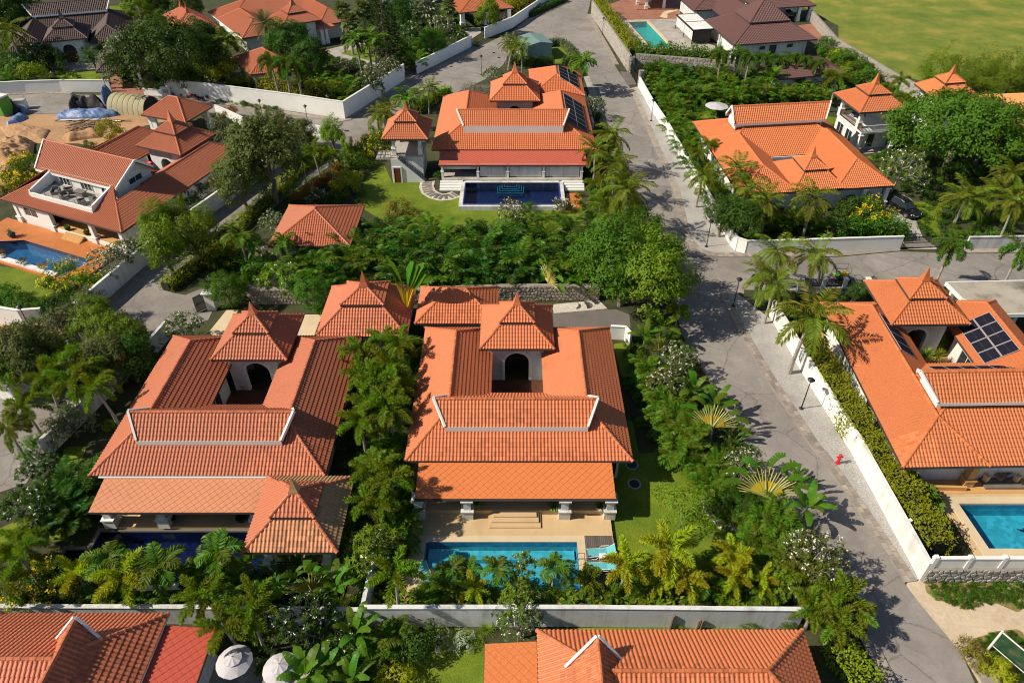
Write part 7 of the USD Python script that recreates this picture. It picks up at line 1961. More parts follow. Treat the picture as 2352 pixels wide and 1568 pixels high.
pl('coconut_palm',0,0,60,210,1.3,'tall coconut palm at the top left corner',rot=(0,1));pl('areca_palm',0,0,45,510,1.3,'areca palm behind the curved white wall at the left edge')
pl('lime_bush',0,0,225,530,2.2,'large round bright green bush behind the curved white wall');pl('agave',0,0,340,545,2.0,'spiky yellow green plant right of the round bush');pl('agave',0,0,475,545,2.0,'spiky yellow green plant behind the wall panel');pl('yellow_bush',0,0,695,560,.9,'small bright yellow bush behind the wall panel')
many('dark_bush',0,0,[(200,400),(270,420),(340,400),(380,440),(150,440),(310,350)],2.0,'dark shrub in the shade left of the arched entrance','dark shrubs left of the arched entrance')
pl('dark_frangipani',0,0,250,330,1.3,'dark frangipani left of the arched entrance');pl('pygmy_date_palm',0,0,635,390,1.9,'spiky small date palm right of the arched entrance');pl('pygmy_date_palm',0,0,720,350,1.7,'spiky small date palm between entrance and carport');pl('blossoming_frangipani',0,0,830,285,1.3,'white blossoming frangipani behind the dark carport roof')
pl('drooping_foxtail_palm',0,0,1070,120,1.3,'feathery palm behind the large dark tree');pl('yellowish_round_tree',0,0,950,60,1.0,'yellow green tree at the top left of centre');pl('areca_palm',0,0,1080,190,1.6,'yellowish areca palm above the large dark tree');pl('areca_palm',0,0,960,180,1.5,'areca palm beside the dark brown roof');pl('dark_tree',0,0,1080,30,1.1,'dark tree at the top edge above the feathery palm')
pl('dark_tree',0,0,1400,260,1.25,'dark round tree between the large tree and the orange villa');pl('dark_tree',0,0,1300,40,1.2,'dark tree at the top edge left of the orange villa')
for i,(x,y)in enumerate(((1430,310),(1545,290))):
 pl('christmas_palm',0,0,x,y,2.2,('left','right')[i]+' one of two slim palms before the orange villa')
pl('yellow_bush',0,0,1570,510,2.6,'big yellow bush behind the long white wall, right of the large tree');pl('yellow_bush',0,0,1455,480,2.3,'yellow bush behind the long white wall, nearer the large tree');pl('lime_bush',0,0,1650,320,2.0,'lime green bush at the corner of the orange villa')
pl('grey_green_bush',0,0,1040,590,1.6,'grey shrub beside the letterbox pillar');pl('yellow_bush',0,0,930,510,1.3,'yellowish creeper on the carport post');pl('dark_tree',0,0,1240,520,.9,'dark low tree over the letterbox wall')
many('dark_tree',0,0,[(60,60),(-20,120),(130,20)],1.5,'dark tree behind the dark brown villa, left','dark trees behind the dark brown villa')
hedge('dark trees and bushes along the top edge behind the dark brown villa',[k(0,0,380,-20),k(0,0,700,-40),k(0,0,900,-20)],4,5,L_DARK,.4,14,17,wob=.25,name='tree_belt',cat='trees')
pl('yellow_bush',0,0,755,920,1.8,'yellow bush at the edge of the bare ground');pl('green_bush',0,0,610,1010,.9,'small green shrub on the earth bank')
many('yellow_flowering_bush',0,0,[(190,1150),(160,1220)],1.6,'yellow flowering bush left of the gabled upper floor','yellow bushes left of the gabled floor');pl('yellow_bush',0,0,90,1275,1.4,'yellow bush at the left eave corner of the upper left villa');pl('brown_red_bush',0,0,35,1310,1.2,'orange tinged bush at the left picture edge by the eave')
pl('round_topiary',0,0,1505,820,1.3,'dark clipped ball beside the carport fence');pl('grey_green_bush',0,0,1525,910,2.0,'round blue green shrub beside the small lawn');pl('croton_bush',0,0,1580,785,1.5,'orange leaved bush by the carport wall');pl('dark_bush',0,0,1600,1000,1.0,'dark shrub at the end of the small lawn')
def cover(label,areas,n,mats=(0,),seed=0,s=(.5,1.0)):
 rng=np.random.default_rng(seed)
 pi=UsdGeom.PointInstancer.Define(stage,numbered('/World','ground_cover'))
 base=pi.GetPath().pathString
 targets=[]
 for j,mat in enumerate((L_DARK,L_ARECA,L_TREE)):
  g=np.random.default_rng(70+j)
  cl=blob(g,9,(.55,.55,.35),.3,zmin=-.1)+[0,0,.22]
  v,f=crown_leaves(g,cl,.24,22,.20,.45)
  usdkit.mesh(stage,f'{base}/low_plant'+(f'_{j:03d}' if j else ''),(v,f),mat)
  targets.append(Sdf.Path(f'{base}/low_plant'+(f'_{j:03d}' if j else '')))
 pi.CreatePrototypesRel().SetTargets(targets)
 pos=[]
 ar=np.array([a.area for a in areas])
 for a,m in zip(areas,(n*ar/ar.sum()).astype(int)):
  c=0
  while c<m:
   x,y=rng.uniform(a.bounds[0],a.bounds[2]),rng.uniform(a.bounds[1],a.bounds[3])
   if a.contains(Point(x,y)):
    pos.append((x,y,.02));c+=1
 m=len(pos)
 pi.CreatePositionsAttr(Vt.Vec3fArray.FromNumpy(np.array(pos,np.float32)))
 pi.CreateProtoIndicesAttr(Vt.IntArray.FromNumpy(rng.choice(3,m,p=(.5,.25,.25)).astype(np.int32)))
 a=rng.uniform(0,np.pi,m)
 pi.CreateOrientationsAttr(Vt.QuathArray([Gf.Quath(float(math.cos(x)),0,0,float(math.sin(x)))for x in a]))
 sc=rng.uniform(*s,m)
 pi.CreateScalesAttr(Vt.Vec3fArray.FromNumpy(np.column_stack([sc,sc,sc]).astype(np.float32)))
 tag(pi.GetPrim(),label,'ground cover',kind='stuff')
beds=[PP((690,700),(800,760),(830,770),(770,1060),(800,1090),(810,1280),(830,1360),(950,1360),(940,1180),(920,1060),(960,790),(930,700)),PP((960,1350),(1330,1350),(1420,1300),(1700,1270),(1820,1360),(1400,1365),(960,1365)),PP((1430,790),(1560,770),(1640,900),(1800,1170),(1900,1370),(1870,1380),(1830,1360),(1700,1250),(1620,1170),(1590,1060),(1450,900)),PP((690,670),(670,580),(760,545),(860,535),(1360,545),(1400,660)),PP((470,650),(500,560),(620,560),(700,690),(520,690)),PP((1480,180),(1860,200),(1900,250),(1780,262),(1660,290),(1610,300),(1680,440),(1760,470),(1990,480),(2080,560),(1720,578),(1640,480),(1540,300)),PP((0,1190),(200,1130),(230,1220),(150,1280),(330,1400),(640,1300),(820,1310),(820,1400),(620,1560),(520,1450),(380,1400),(0,1400)),PP((1900,90),(2120,250),(2100,280),(1960,200),(1880,130)),PP((1930,560),(2010,350),(2350,250),(2450,540),(2110,545),(2090,480)),PP((0,60),(100,150),(200,180),(80,195),(0,190)),PP((280,170),(330,100),(520,90),(540,180),(640,260),(360,215)),PP((600,230),(700,130),(830,140),(900,170),(880,190),(790,250)),PP((820,20),(1080,10),(1070,90),(960,140),(880,130),(830,90)),PP((-40,700),(180,690),(300,560),(420,470),(500,430),(460,440),(250,600),(160,690),(20,735)),PP((500,270),(640,300),(730,310),(690,340),(600,420),(560,360)),PP((560,480),(700,420),(780,360),(860,310),(880,380),(830,400),(840,470),(640,470),(620,520)),PP((1320,480),(1330,330),(1360,240),(1400,300),(1480,480),(1440,520)),PP((150,760),(320,740),(300,860),(180,960),(60,900)),PP((1750,700),(1960,660),(2000,680),(1920,700),(1850,790))]
cover('low green ground cover filling the beds under the palms and trees',beds,5200,seed=3,s=(.55,1.15))
cover('weed tufts on the rough grass at the lower right',[KP(3,2,(1120,880),(1250,870),(1830,870),(1830,1060),(1640,1010),(1420,1060),(1230,990)),KP(3,2,(1500,1270),(1640,1220),(1830,1200),(1830,1568),(1680,1568),(1560,1420))],330,seed=8,s=(.15,.42))
# ------------------------------------------------------------------ things standing about
def bx(t,name,x,y,z0,sx,sy,sz,mat,rz=0.0,**kw):
 f=Frame((x,y),(math.cos(rz),math.sin(rz)),(-math.sin(rz),math.cos(rz)))
 return slab(t,name,f,-sx/2,sx/2,-sy/2,sy/2,z0,z0+sz,mat,**kw)
def tb(t,name,pts,r,mat,sides=6,**kw):
 return add(t,name,MB().tube(pts,r,sides).mesh(),mat,**kw)
def Q(x,y,z=0.0):
 return at(x/3.92*.7259,y/3.92*.7259,z)
def solar(label,quad,nu,nv):
 a,b,c,d=(np.array(q,float)for q in quad)
 n=np.cross(b-a,d-a);n/=np.linalg.norm(n);n=n if n[2]>0 else-n
 t=Thing('solar_array',label,'solar panels',(a+c)/2)
 P=lambda u,v,h:a*(1-u)*(1-v)+b*u*(1-v)+c*u*v+d*(1-u)*v+n*h
 for i in range(nu):
  for j in range(nv):
   u0,u1,v0,v1=(i+.015)/nu,(i+.985)/nu,(j+.015)/nv,(j+.985)/nv
   c8=[P(u,v,h)for h in(.10,.15)for u,v in((u0,v0),(u1,v0),(u1,v1),(u0,v1))]
   p=add(t,'panel',MB().box8(c8).mesh(),SOLARF)
   e,g=.03/nu,.03/nv
   mb=MB()
   for q in range(3):
    for w in range(2):
     uu,vv=u0+e+(u1-u0-2*e)*w/2,v0+g+(v1-v0-2*g)*q/3
     uw,vw=uu+(u1-u0-2*e)/2-.004/nu,vv+(v1-v0-2*g)/3-.004/nv
     mb.box8([P(x,y,h)for h in(.14,.156)for x,y in((uu,vv),(uw,vv),(uw,vw),(uu,vw))])
   add(p,'cells',mb.mesh(),SOLARC,kind='stuff')
def on3(u,y,ridge=7.65,eave=11.9,z0=3.2,z1=5.75):
 return np.array([u,y,z0+(z1-z0)*(eave-u)/(eave-ridge)])
solar('row of solar panels on the right slope of the upper middle villa',[on3(7.9,99.3),on3(11.0,99.3),on3(11.0,110.6),on3(7.9,110.6)],2,6)
solar('solar panels on the rear garage roof of the upper middle villa',[on3(7.9,119.2,7.5,12,3.35,5.4),on3(11.2,117.8,7.5,12,3.35,5.4),on3(11.2,126.5,7.5,12,3.35,5.4),on3(7.9,125.5,7.5,12,3.35,5.4)],2,4)
w4=lambda u,v,z:F4.W(u,v,z)
zl=lambda u:3.21+2.04*(6.7-u)/3.35
solar('solar panels on the inner court slope of the right villa, left of the court',[w4(3.55,11.6,zl(3.55)),w4(5.2,11.6,zl(5.2)),w4(5.2,17.0,zl(5.2)),w4(3.55,17.0,zl(3.55))],1,4)
zb=lambda v:3.2+3.1*(12-v)/6
solar('solar panels behind the raised ridge of the right villa',[w4(6.0,8.3,zb(8.3)),w4(14.0,8.3,zb(8.3)),w4(14.0,10.7,zb(10.7)),w4(6.0,10.7,zb(10.7))],6,1)
zr_=lambda u:3.21+2.04*(u-11.1)/3.25
solar('big black solar array on the right wing of the right villa',[w4(11.6,11.4,zr_(11.6)),w4(14.1,11.4,zr_(14.1)),w4(14.1,17.0,zr_(14.1)),w4(11.6,17.0,zr_(11.6))],2,4)
def lamp(c,r,x,y,label,h=3.7):
 p=k(c,r,x,y)
 t=Thing('street_lamp',label,'street lamp',p,None)
 x,y=p[0],p[1]
 add(t,'base',MB().lathe((x,y,0),[(.22,0),(.22,.12),(.12,.2),(.08,.3)],8).mesh(),METALD)
 tb(t,'pole',[(x,y,.25),(x,y,h-.45)],[.055,.04],METALD)
 add(t,'lantern',MB().lathe((x,y,h-.5),[(.06,0),(.2,.12),(.24,.3),(.05,.32)],8).mesh(),METALG)
 add(t,'lantern_cap',MB().lathe((x,y,h-.2),[(.34,0),(.2,.12),(.04,.22),(.01,.32)],8).mesh(),METALD)
for c,r,x,y,lb in((3,1,290,1250,'black street lamp on the gravel pavement beside the right villa hedge'),(2,0,1000,838,'black street lamp on the pavement beside the white wall above the junction'),(2,0,665,245,'black street lamp against the upper stone wall'),(1,0,385,880,'black street lamp on the upper left road, before the lane corner'),(1,0,75,840,'black street lamp on the upper left road, left of the lane corner one'),(1,0,535,805,'black street lamp against the long white wall near its corner'),(1,0,1225,470,'black street lamp before the white wall right of the black gate'),(0,0,410,635,'tall lamp before the low curved white wall at the top left'),(0,0,760,680,'black street lamp at the road by the construction ground'),(0,0,1480,690,'dark lamp pole against the long white wall by the motorbikes'),(2,1,1380,135,'black street lamp on the rounded pavement corner at the junction'),(2,1,1565,545,'black street lamp beside the coconut palms at the right villa corner'),(0,1,235,740,'black street lamp by the low wall at the left edge'),(1,0,1575,520,'black street lamp among frangipanis behind the rear roof')):
 lamp(c,r,x,y,lb)
def car(label,p,rz,mat,L=4.7,Wd=1.85,H=1.7):
 f=Frame(p,(math.cos(rz),math.sin(rz)),(-math.sin(rz),math.cos(rz)))
 t=Thing('parked_car',label,'car',(p[0],p[1],0))
 def loft(secs):
  mb=MB();V=[]
  for u,w,z0,z1,b in secs:
   V.append([f.W(u,s*(w/2-(b if zz==z1 else 0)),zz)for s,zz in((-1,z0),(1,z0),(1,z1),(-1,z1))])
  n=len(V)
  mb.add(np.vstack(V),[[4*i+j,4*i+(j+1)%4,4*i+4+(j+1)%4,4*i+4+j]for i in range(n-1)for j in range(4)])
  mb.add(V[0],[[0,1,2,3]]);mb.add(V[-1],[[3,2,1,0]])
  return mb.mesh()
 h=L/2
 add(t,'body',loft([(-h,Wd*.86,.45,.85,.06),(-h+.12,Wd*.96,.32,1.0,.06),(-h+.9,Wd,.28,1.02,.06),(.7,Wd,.28,1.0,.06),(h-.5,Wd*.97,.28,.92,.08),(h-.1,Wd*.9,.32,.78,.1),(h,Wd*.8,.42,.66,.1)]),mat)
 add(t,'cabin',loft([(-h+.15,Wd*.8,1.0,1.1,.05),(-h+.5,Wd*.86,1.0,H-.06,.17),(-.2,Wd*.88,1.0,H,.18),(.35,Wd*.88,1.0,H-.05,.2),(1.15,Wd*.86,.99,1.06,.1)]),GLASSD)
 add(t,'roof',loft([(-h+.5,Wd*.58,H-.05,H+.0,.03),(-.2,Wd*.62,H+.0,H+.04,.05),(.42,Wd*.58,H-.06,H+.0,.04)]),mat)
 for s in(-1,1):
  for u in(-h+.9,h-.95):
   w=add(t,'wheel',MB().tube([f.W(u,s*(Wd/2-.2),.34),f.W(u,s*(Wd/2+.01),.34)],.34,14).mesh(),RUBBER)
   add(w,'rim',MB().tube([f.W(u,s*(Wd/2-.1),.34),f.W(u,s*(Wd/2+.025),.34)],.2,10).mesh(),METALG)
  add(t,'headlight',MB().box8([f.W(u,s*v,z)for z in(.66,.80)for u,v in((h-.3,.84),(h-.01,.58),(h+.01,.58),(h-.26,.87))]).mesh(),LAMPW)
  tb(t,'roof_rail',[f.W(-h+.7,s*.62,H+.02),f.W(-.2,s*.64,H+.1),f.W(.4,s*.62,H+.0)],.025,METALG,4)
  bxm=MB();f.box(bxm,.75,.95,s*.95-.1,s*.95+.1,1.0,1.15);add(t,'wing_mirror',bxm.mesh(),mat)
 pm=MB();f.box(pm,h+.0,h+.02,-.26,.26,.45,.57);add(t,'number_plate',pm.mesh(),WHITE)
p=k(3,0,985,1460);car('black estate car with roof rails parked in the upper right villa drive',p,math.radians(-70),CARBLK,4.8,1.9,1.65)
p=Q(1610,985);car('black car standing under the dark tiled carport',p,math.radians(-82),CARBLK,4.5,1.8,1.5)
p=k(3,0,185,110);car('silver car in the shade of the maroon carport',p,math.radians(-75),CARSIL,4.4,1.8,1.5)
def bike(label,p,rz,mat,cargo=()):
 f=Frame(p,(math.cos(rz),math.sin(rz)),(-math.sin(rz),math.cos(rz)))
 t=Thing('motorbike',label,'motorbike',(p[0],p[1],0))
 for u in(-.62,.62):
  w=add(t,'wheel',MB().tube([f.W(u,-.05,.29),f.W(u,.05,.29)],.29,12).mesh(),RUBBER);add(w,'hub',MB().tube([f.W(u,-.06,.29),f.W(u,.06,.29)],.12,8).mesh(),METALG)
 mb=MB();f.box(mb,-.45,.2,-.13,.13,.35,.62);f.box(mb,.2,.5,-.16,.16,.3,.9);add(t,'body',mb.mesh(),mat)
 mb=MB();f.box(mb,-.75,.1,-.14,.14,.68,.8);add(t,'seat',mb.mesh(),RUBBER)
 tb(t,'handlebar',[f.W(.42,-.34,1.02),f.W(.5,0,.98),f.W(.42,.34,1.02)],.025,METALD,5);tb(t,'fork',[f.W(.48,0,.95),f.W(.62,0,.3)],.04,METALG,5)
bike('red and black motorbike parked by the long white wall',k(0,0,1335,682),2.7,REDP);bike('black motorbike left of the red one by the long white wall',k(0,0,1295,668),2.4,CARBLK);bike('black motorbike right of the red one by the long white wall',k(0,0,1385,700),2.9,CARBLK)
p=k(3,1,575,385);bike('motorbike with loaded sidecar on the cross street by the white fence',p,0.0,CARBLK)
t=Thing('sidecar','sidecar frame loaded with green and yellow sacks on the cross street','sidecar',p)
fr=MB()
for a,b in(((-.9,.3),(.7,.3)),((-.9,1.3),(.7,1.3)),((-.9,.3),(-.9,1.3)),((.7,.3),(.7,1.3))):
 for z in(.4,1.1,1.8):
  fr.beam((p[0]+a[0],p[1]+a[1],z),(p[0]+b[0],p[1]+b[1],z),.04,.04)
for a in((-.9,.3),(.7,.3),(-.9,1.3),(.7,1.3)):
 fr.beam((p[0]+a[0],p[1]+a[1],.3),(p[0]+a[0],p[1]+a[1],1.8),.04,.04,(0,1,0))
add(t,'frame',fr.mesh(),METALG);bx(t,'floor',p[0]-.1,p[1]+.8,.36,1.6,1.0,.05,WOODS);add(t,'wheel',MB().tube([(p[0],p[1]+1.35,.28),(p[0],p[1]+1.45,.28)],.28,12).mesh(),RUBBER)
for nm,dx,mat_,lb in(('sack',-.45,TANKG,'green sack heaped in the sidecar'),('sack',.4,L_FLY,'yellow sack heaped in the sidecar')):
 m=trimesh.creation.icosphere(2,.42);v=np.asarray(m.vertices)*[1,.9,.75]*(1+.15*np.sin(np.asarray(m.vertices)[:,:1]*9))
 s_=Thing(nm,lb,'sack',(p[0]+dx,p[1]+.8,.42));add(s_,'bag',(v+[p[0]+dx,p[1]+.8,.72],m.faces),mat_,smooth=True);tb(s_,'knot',[(p[0]+dx,p[1]+.8,1.0),(p[0]+dx+.03,p[1]+.8,1.14)],[.06,.09],mat_,6)
def parasol(label,p,r,h,tiers=2,mat=FABW,rot=.2):
 t=Thing('parasol',label,'parasol',(p[0],p[1],0))
 n=8
 for q in range(tiers):
  r1,r0,z1,z0=(r,.06 if tiers==1 else r*.42,h-.55,h-.12)if q==0 else(r*.5,.03,h-.13,h+.08)
  for i in range(n):
   a,b=rot+i*2*math.pi/n,rot+(i+1)*2*math.pi/n
   v=[(p[0]+r1*math.cos(a),p[1]+r1*math.sin(a),z1),(p[0]+r1*.985*math.cos((a+b)/2),p[1]+r1*.985*math.sin((a+b)/2),z1+.05),(p[0]+r1*math.cos(b),p[1]+r1*math.sin(b),z1),(p[0]+r0*math.cos(b),p[1]+r0*math.sin(b),z0),(p[0]+r0*math.cos(a),p[1]+r0*math.sin(a),z0)]
   lo=[(x,y,z-.012)for x,y,z in v]
   add(t,'canopy_panel',MB().add(v+lo,[[0,1,4],[1,3,4],[1,2,3],[5,9,6],[6,9,8],[6,8,7],[0,5,6],[0,6,1],[1,6,7],[1,7,2]]).mesh(),mat)
 tb(t,'pole',[(p[0],p[1],.05),(p[0],p[1],h+.12)],.03,METALG,6)
 add(t,'foot',MB().lathe((p[0],p[1],.02),[(.3,0),(.3,.07),(.06,.1),(.03,.3)],10).mesh(),CONCRETE)
 rb=MB()
 for i in range(n):
  a=rot+i*2*math.pi/n
  rb.beam((p[0],p[1],h-.15),(p[0]+r*.97*math.cos(a),p[1]+r*.97*math.sin(a),h-.57),.02,.02)
 add(t,'ribs',rb.mesh(),METALG)
q_=k(0,2,1605,1400,2.5);parasol('pale parasol at the bottom edge beside the flat red roof, left of two',q_,1.1,2.7,rot=.1)
q_=k(1,2,185,1450,2.5);parasol('pale parasol at the bottom edge under banana leaves, right of two',q_,1.1,2.7,rot=.3)
q_=k(2,0,1455,722,2.2);parasol('white parasol on the small lawn beside the upper right villa',q_,1.9,2.5,1,rot=.05)
def lounger(label,p,rz,mat,z=.31,back=38):
 f=Frame(p,(math.cos(rz),math.sin(rz)),(-math.sin(rz),math.cos(rz)))
 t=Thing('sun_lounger',label,'sun lounger',(p[0],p[1],z))
 c,s=math.cos(math.radians(back)),math.sin(math.radians(back))
 a=MB();f.box(a,-1.0,.38,-.31,.31,z+.34,z+.38);add(t,'seat',a.mesh(),mat)
 v=[f.W(.4+d*c-e*s,y,z+.35+d*s+e*c)for e in(0,.045)for d,y in((0,-.31),(.72,-.31),(.72,.31),(0,.31))]
 add(t,'backrest',MB().box8(v).mesh(),mat)
 for sg in(-1,1):
  tb(t,'side_rail',[f.W(-1.05,sg*.34,z+.3),f.W(.4,sg*.34,z+.34),f.W(.4+.74*c,sg*.34,z+.34+.74*s)],.03,WHITE,6)
  tb(t,'armrest',[f.W(-.1,sg*.35,z+.34),f.W(0,sg*.36,z+.56),f.W(.55,sg*.36,z+.58)],.03,WHITE,6)
  tb(t,'leg',[f.W(-1.0,sg*.34,z+.32),f.W(-.75,sg*.34,z+.02),f.W(-.4,sg*.34,z+.02),f.W(-.2,sg*.34,z+.33)],.028,WHITE,6)
  tb(t,'leg',[f.W(.45,sg*.34,z+.34),f.W(.6,sg*.34,z+.02),f.W(.95,sg*.34,z+.02)],.028,WHITE,6)
q_=k(2,2,665,665,.65);lounger('turquoise sun lounger on the dark deck, farther of two',(q_[0]-.05,q_[1]),0.06,FABT)
q_=k(2,2,665,765,.65);lounger('turquoise sun lounger on the dark deck, nearer of two',(q_[0]-.05,q_[1]),-0.02,FABT,back=22)
q_=k(1,2,1185,815,.6);lounger('turquoise lounger in the shade at the near left corner of the pool',q_,-1.2,FABT,back=30)
q_=k(2,2,665,705,.5);t=Thing('side_table','small white side table between the turquoise loungers','side table',(q_[0],q_[1],.31))
bx(t,'top',q_[0],q_[1],.72,.5,.42,.04,WHITE)
for sx in(-1,1):
 for sy in(-1,1):
  tb(t,'leg',[(q_[0]+sx*.2,q_[1]+sy*.16,.31),(q_[0]+sx*.2,q_[1]+sy*.16,.72)],.02,WHITE,5)
q_=k(2,2,525,740,.3);t=Thing('pool_ladder','steel handrail at the right edge of the turquoise pool','handrail',(q_[0],q_[1],.3))
for s in(-.22,.22):
 tb(t,'rail',[(q_[0]+.2,q_[1]+s,.32),(q_[0]+.15,q_[1]+s,1.15),(q_[0]-.3,q_[1]+s,1.15),(q_[0]-.42,q_[1]+s,.2)],.03,METALG,6)
q_=k(2,2,590,810,.5);t=Thing('ball','pale green and blue inflatable ball at the near end of the dark deck','ball',(q_[0],q_[1],.3))
m=trimesh.creation.icosphere(3,.38);up_=np.asarray(m.triangles_center)[:,2]>0
for nm,sel,mt in(('upper_half',up_,L_LIME),('lower_half',~up_,BLUEC)):
 mm=m.submesh([np.nonzero(sel)[0]],append=True);add(t,nm,(np.asarray(mm.vertices)+[q_[0],q_[1],.7],mm.faces),mt,smooth=True)
def pot(label,p,z,mat,r=.35,kindmat=None,n=24,L=.6):
 t=Thing('potted_plant',label,'potted plant',(p[0],p[1],z))
 add(t,'pot',MB().lathe((p[0],p[1],z),[(r*.6,0),(r,r*.6),(r*1.05,r*1.2),(r*.85,r*1.25),(r*.8,r*1.1),(.01,r*1.1)],14).mesh(),mat)
 if n:
  add(t,'foliage',rosette(np.random.default_rng(int(abs(p[0]*10))),n,L,.14,85,10,1.0,np.array([p[0],p[1],z+r])),kindmat or L_ARECA)
pot('white pot with drooping plant beside the second veranda column from the right',k(2,2,330,372,.8),.75,WHITE,.3,n=30,L=.75)
pot('white pot with upright plant beside the right veranda column',k(2,2,650,370,.8),.75,WHITE,.32,n=26,L=.6)
pot('drooping plant beside the second veranda column from the left',k(1,2,1540,350,.8),.75,POTTC,.26,n=26,L=.8)
pot('black round pot on the left villa veranda, left one',k(0,2,1180,445,.35),.35,RUBBER,.38,n=0);pot('black round pot on the left villa veranda, right one',k(0,2,1668,450,.35),.35,RUBBER,.38,n=0)
pot('yellow glazed pot in the left villa court',k(0,1,1680,1100,.1),.1,OCHRE,.35,n=0)
pot('blue pot with thin shrub beside the pool house',k(0,1,88,65,.2),.2,POTBL,.42,L_GREY,26,.9)
for i,(x,y)in enumerate(((470,15),(600,45))):
 pot(('left','right')[i]+' potted plant on the terrace edge of the upper left villa',k(0,1,x,y,.8),.76,RUBBER,.32,L_ARECA,22,.5)
pot('clay pot holding the upper fan palm on the sandy terrace',k(3,2,1020,235,.3),.26,POTTC,.5,n=0);pot('clay pot holding the lower fan palm on the sandy terrace',k(3,2,1100,355,.3),.26,POTTC,.5,n=0);pot('coiled clay pot in the bed of the sandy terrace',k(3,2,1262,585,.1),.05,POTTC,.35,n=0)
pot('white pot in the right villa court beside the wall',k(3,1,1380,915,.1),.1,WHITE,.4,n=0)
for i,(x,y)in enumerate(((30,225),(180,270),(320,305))):
 p=k(0,1,x,y);t=Thing('planter',('first','second','third')[i]+' white urn planter from the left along the blue pool edge','planter',p)
 add(t,'urn',MB().lathe((p[0],p[1],.02),[(.3,0),(.3,.1),(.15,.22),(.38,.58),(.42,.65),(.3,.65),(.01,.6)],12).mesh(),WHITE)
 add(t,'shrub',crown_leaves(np.random.default_rng(i),blob(np.random.default_rng(i),14,(.5,.5,.4),zmin=0)+[p[0],p[1],.8],.22,40,.12,.4),(L_ORNG,L_GREY,L_ORNG)[i])
a_,b_=k(0,1,-40,210),k(0,1,385,340)
wall_run('low_wall','low white stone ledge between blue pool and lawn',[a_[:2],b_[:2]],.4,.55,WALLW,.05)
for i,(u,v,rz,lb)in enumerate(((-13.4,3.0,.3,'left of the balcony'),(-12.0,3.9,2.0,'against the balcony doors'),(-11.4,2.6,.8,'at the middle of the balcony'),(-8.2,2.4,2.2,'right of the balcony, front'),(-7.0,3.4,2.6,'right of the balcony, back'))):
 p=F6.W(u,v,3.9);t=Thing('rattan_armchair','grey rattan armchair '+lb,'armchair',p)
 f=Frame(p,(math.cos(rz),math.sin(rz)),(-math.sin(rz),math.cos(rz)))
 slab(t,'seat',f,-.35,.35,-.35,.35,3.91,4.3,RATTAN);slab(t,'backrest',f,-.35,.35,.36,.5,3.91,4.75,RATTAN)
 for s in(-1,1):
  slab(t,'armrest',f,*sorted((s*.36,s*.5)),-.35,.5,3.91,4.52,RATTAN)
p=F6.W(-10.0,3.9,3.9);t=Thing('rattan_table','grey rattan table at the back of the balcony','table',p);bx(t,'top',p[0],p[1],4.5,1.5,.9,.06,RATTAN,-.42);bx(t,'base',p[0],p[1],3.91,1.2,.7,.58,RATTAN,-.42)
for i in range(2):
 p=F5.W(-18.5+i*1.3,26.2+i*.4,0);t=Thing('garden_chair',('left','right')[i]+' blue deck chair behind the upper right villa','deck chair',p)
 f=Frame(p,(.8,-.6),(.6,.8));slab(t,'seat',f,-.35,.35,-.8,.5,.35,.45,BLUEC);v=[f.W(x,.5+y,z)for y0,z0,y1,z1 in((0,.4,.5,1.3),)for x,y,z in((-.35,y0,z0),(.35,y0,z0),(.35,y0+.1,z0),(-.35,y0+.1,z0),(-.35,y1,z1),(.35,y1,z1),(.35,y1+.1,z1),(-.35,y1+.1,z1))]
 add(t,'backrest',MB().box8(v).mesh(),BLUEC)
 for sx in(-.3,.3):
  slab(t,'leg',f,sx-.04,sx+.04,-.7,-.62,.02,.35,WOODS);slab(t,'leg',f,sx-.04,sx+.04,.4,.48,.02,.35,WOODS)
p=k(3,2,540,58);t=Thing('fire_hydrant','red fire hydrant on the gravel pavement','fire hydrant',p)
add(t,'barrel',MB().lathe((p[0],p[1],.08),[(.2,0),(.2,.05),(.12,.08),(.11,.85),(.15,.88),(.15,.96),(.08,1.06),(.02,1.1)],12).mesh(),REDP);tb(t,'outlet',[(p[0]-.24,p[1],.82),(p[0]+.24,p[1],.82)],.07,REDP,8);tb(t,'outlet',[(p[0],p[1]-.22,.75),(p[0],p[1],.75)],.08,REDP,8)
def gate(label,a,b,h=1.5,n=22,mat=METALD,lift=.08):
 t=Thing('gate',label,'gate',(*a[:2],0));a,b=np.array(a[:2]),np.array(b[:2])
 fr=MB()
 for z in(lift,h*.5,h):
  fr.beam((*a,z+.03),(*b,z+.03),.05,.07)
 add(t,'frame',fr.mesh(),mat)
 for i in range(n+1):
  q=a+(b-a)*i/n
  add(t,'bar',MB().beam((*q,lift),(*q,h),.035,.035,(0,1,0)).mesh(),mat)
gate('black barred gate in the white wall by the upper road',k(1,0,1045,558),k(1,0,1125,512));gate('black gate before the carport drive at the top',k(1,0,1505,328),k(1,0,1600,270));gate('black sliding gate of the upper right villa on the cross street',k(3,1,985,150),k(3,1,1190,140),1.6,30);gate('black slatted gate of the left villa beside the white pillar',k(0,1,1360,590),k(0,1,1450,545),1.9,26);gate('dark gate in the grey stone wall by the upper road',k(2,0,858,505),k(2,0,905,592),2.3,26);gate('brown slatted gate beside the carport of the upper left villa',k(0,0,1400,830),k(0,0,1475,850),1.5,9,REDWOOD)
gate('black fence with white base on the cross street before the right villa',k(3,1,275,440),k(3,1,720,450),1.6,40,lift=.75)
wall_run('low_wall','low white wall under the black fence on the cross street',[k(3,1,265,445)[:2],k(3,1,725,455)[:2]],.7,.22,WHITE,.05)
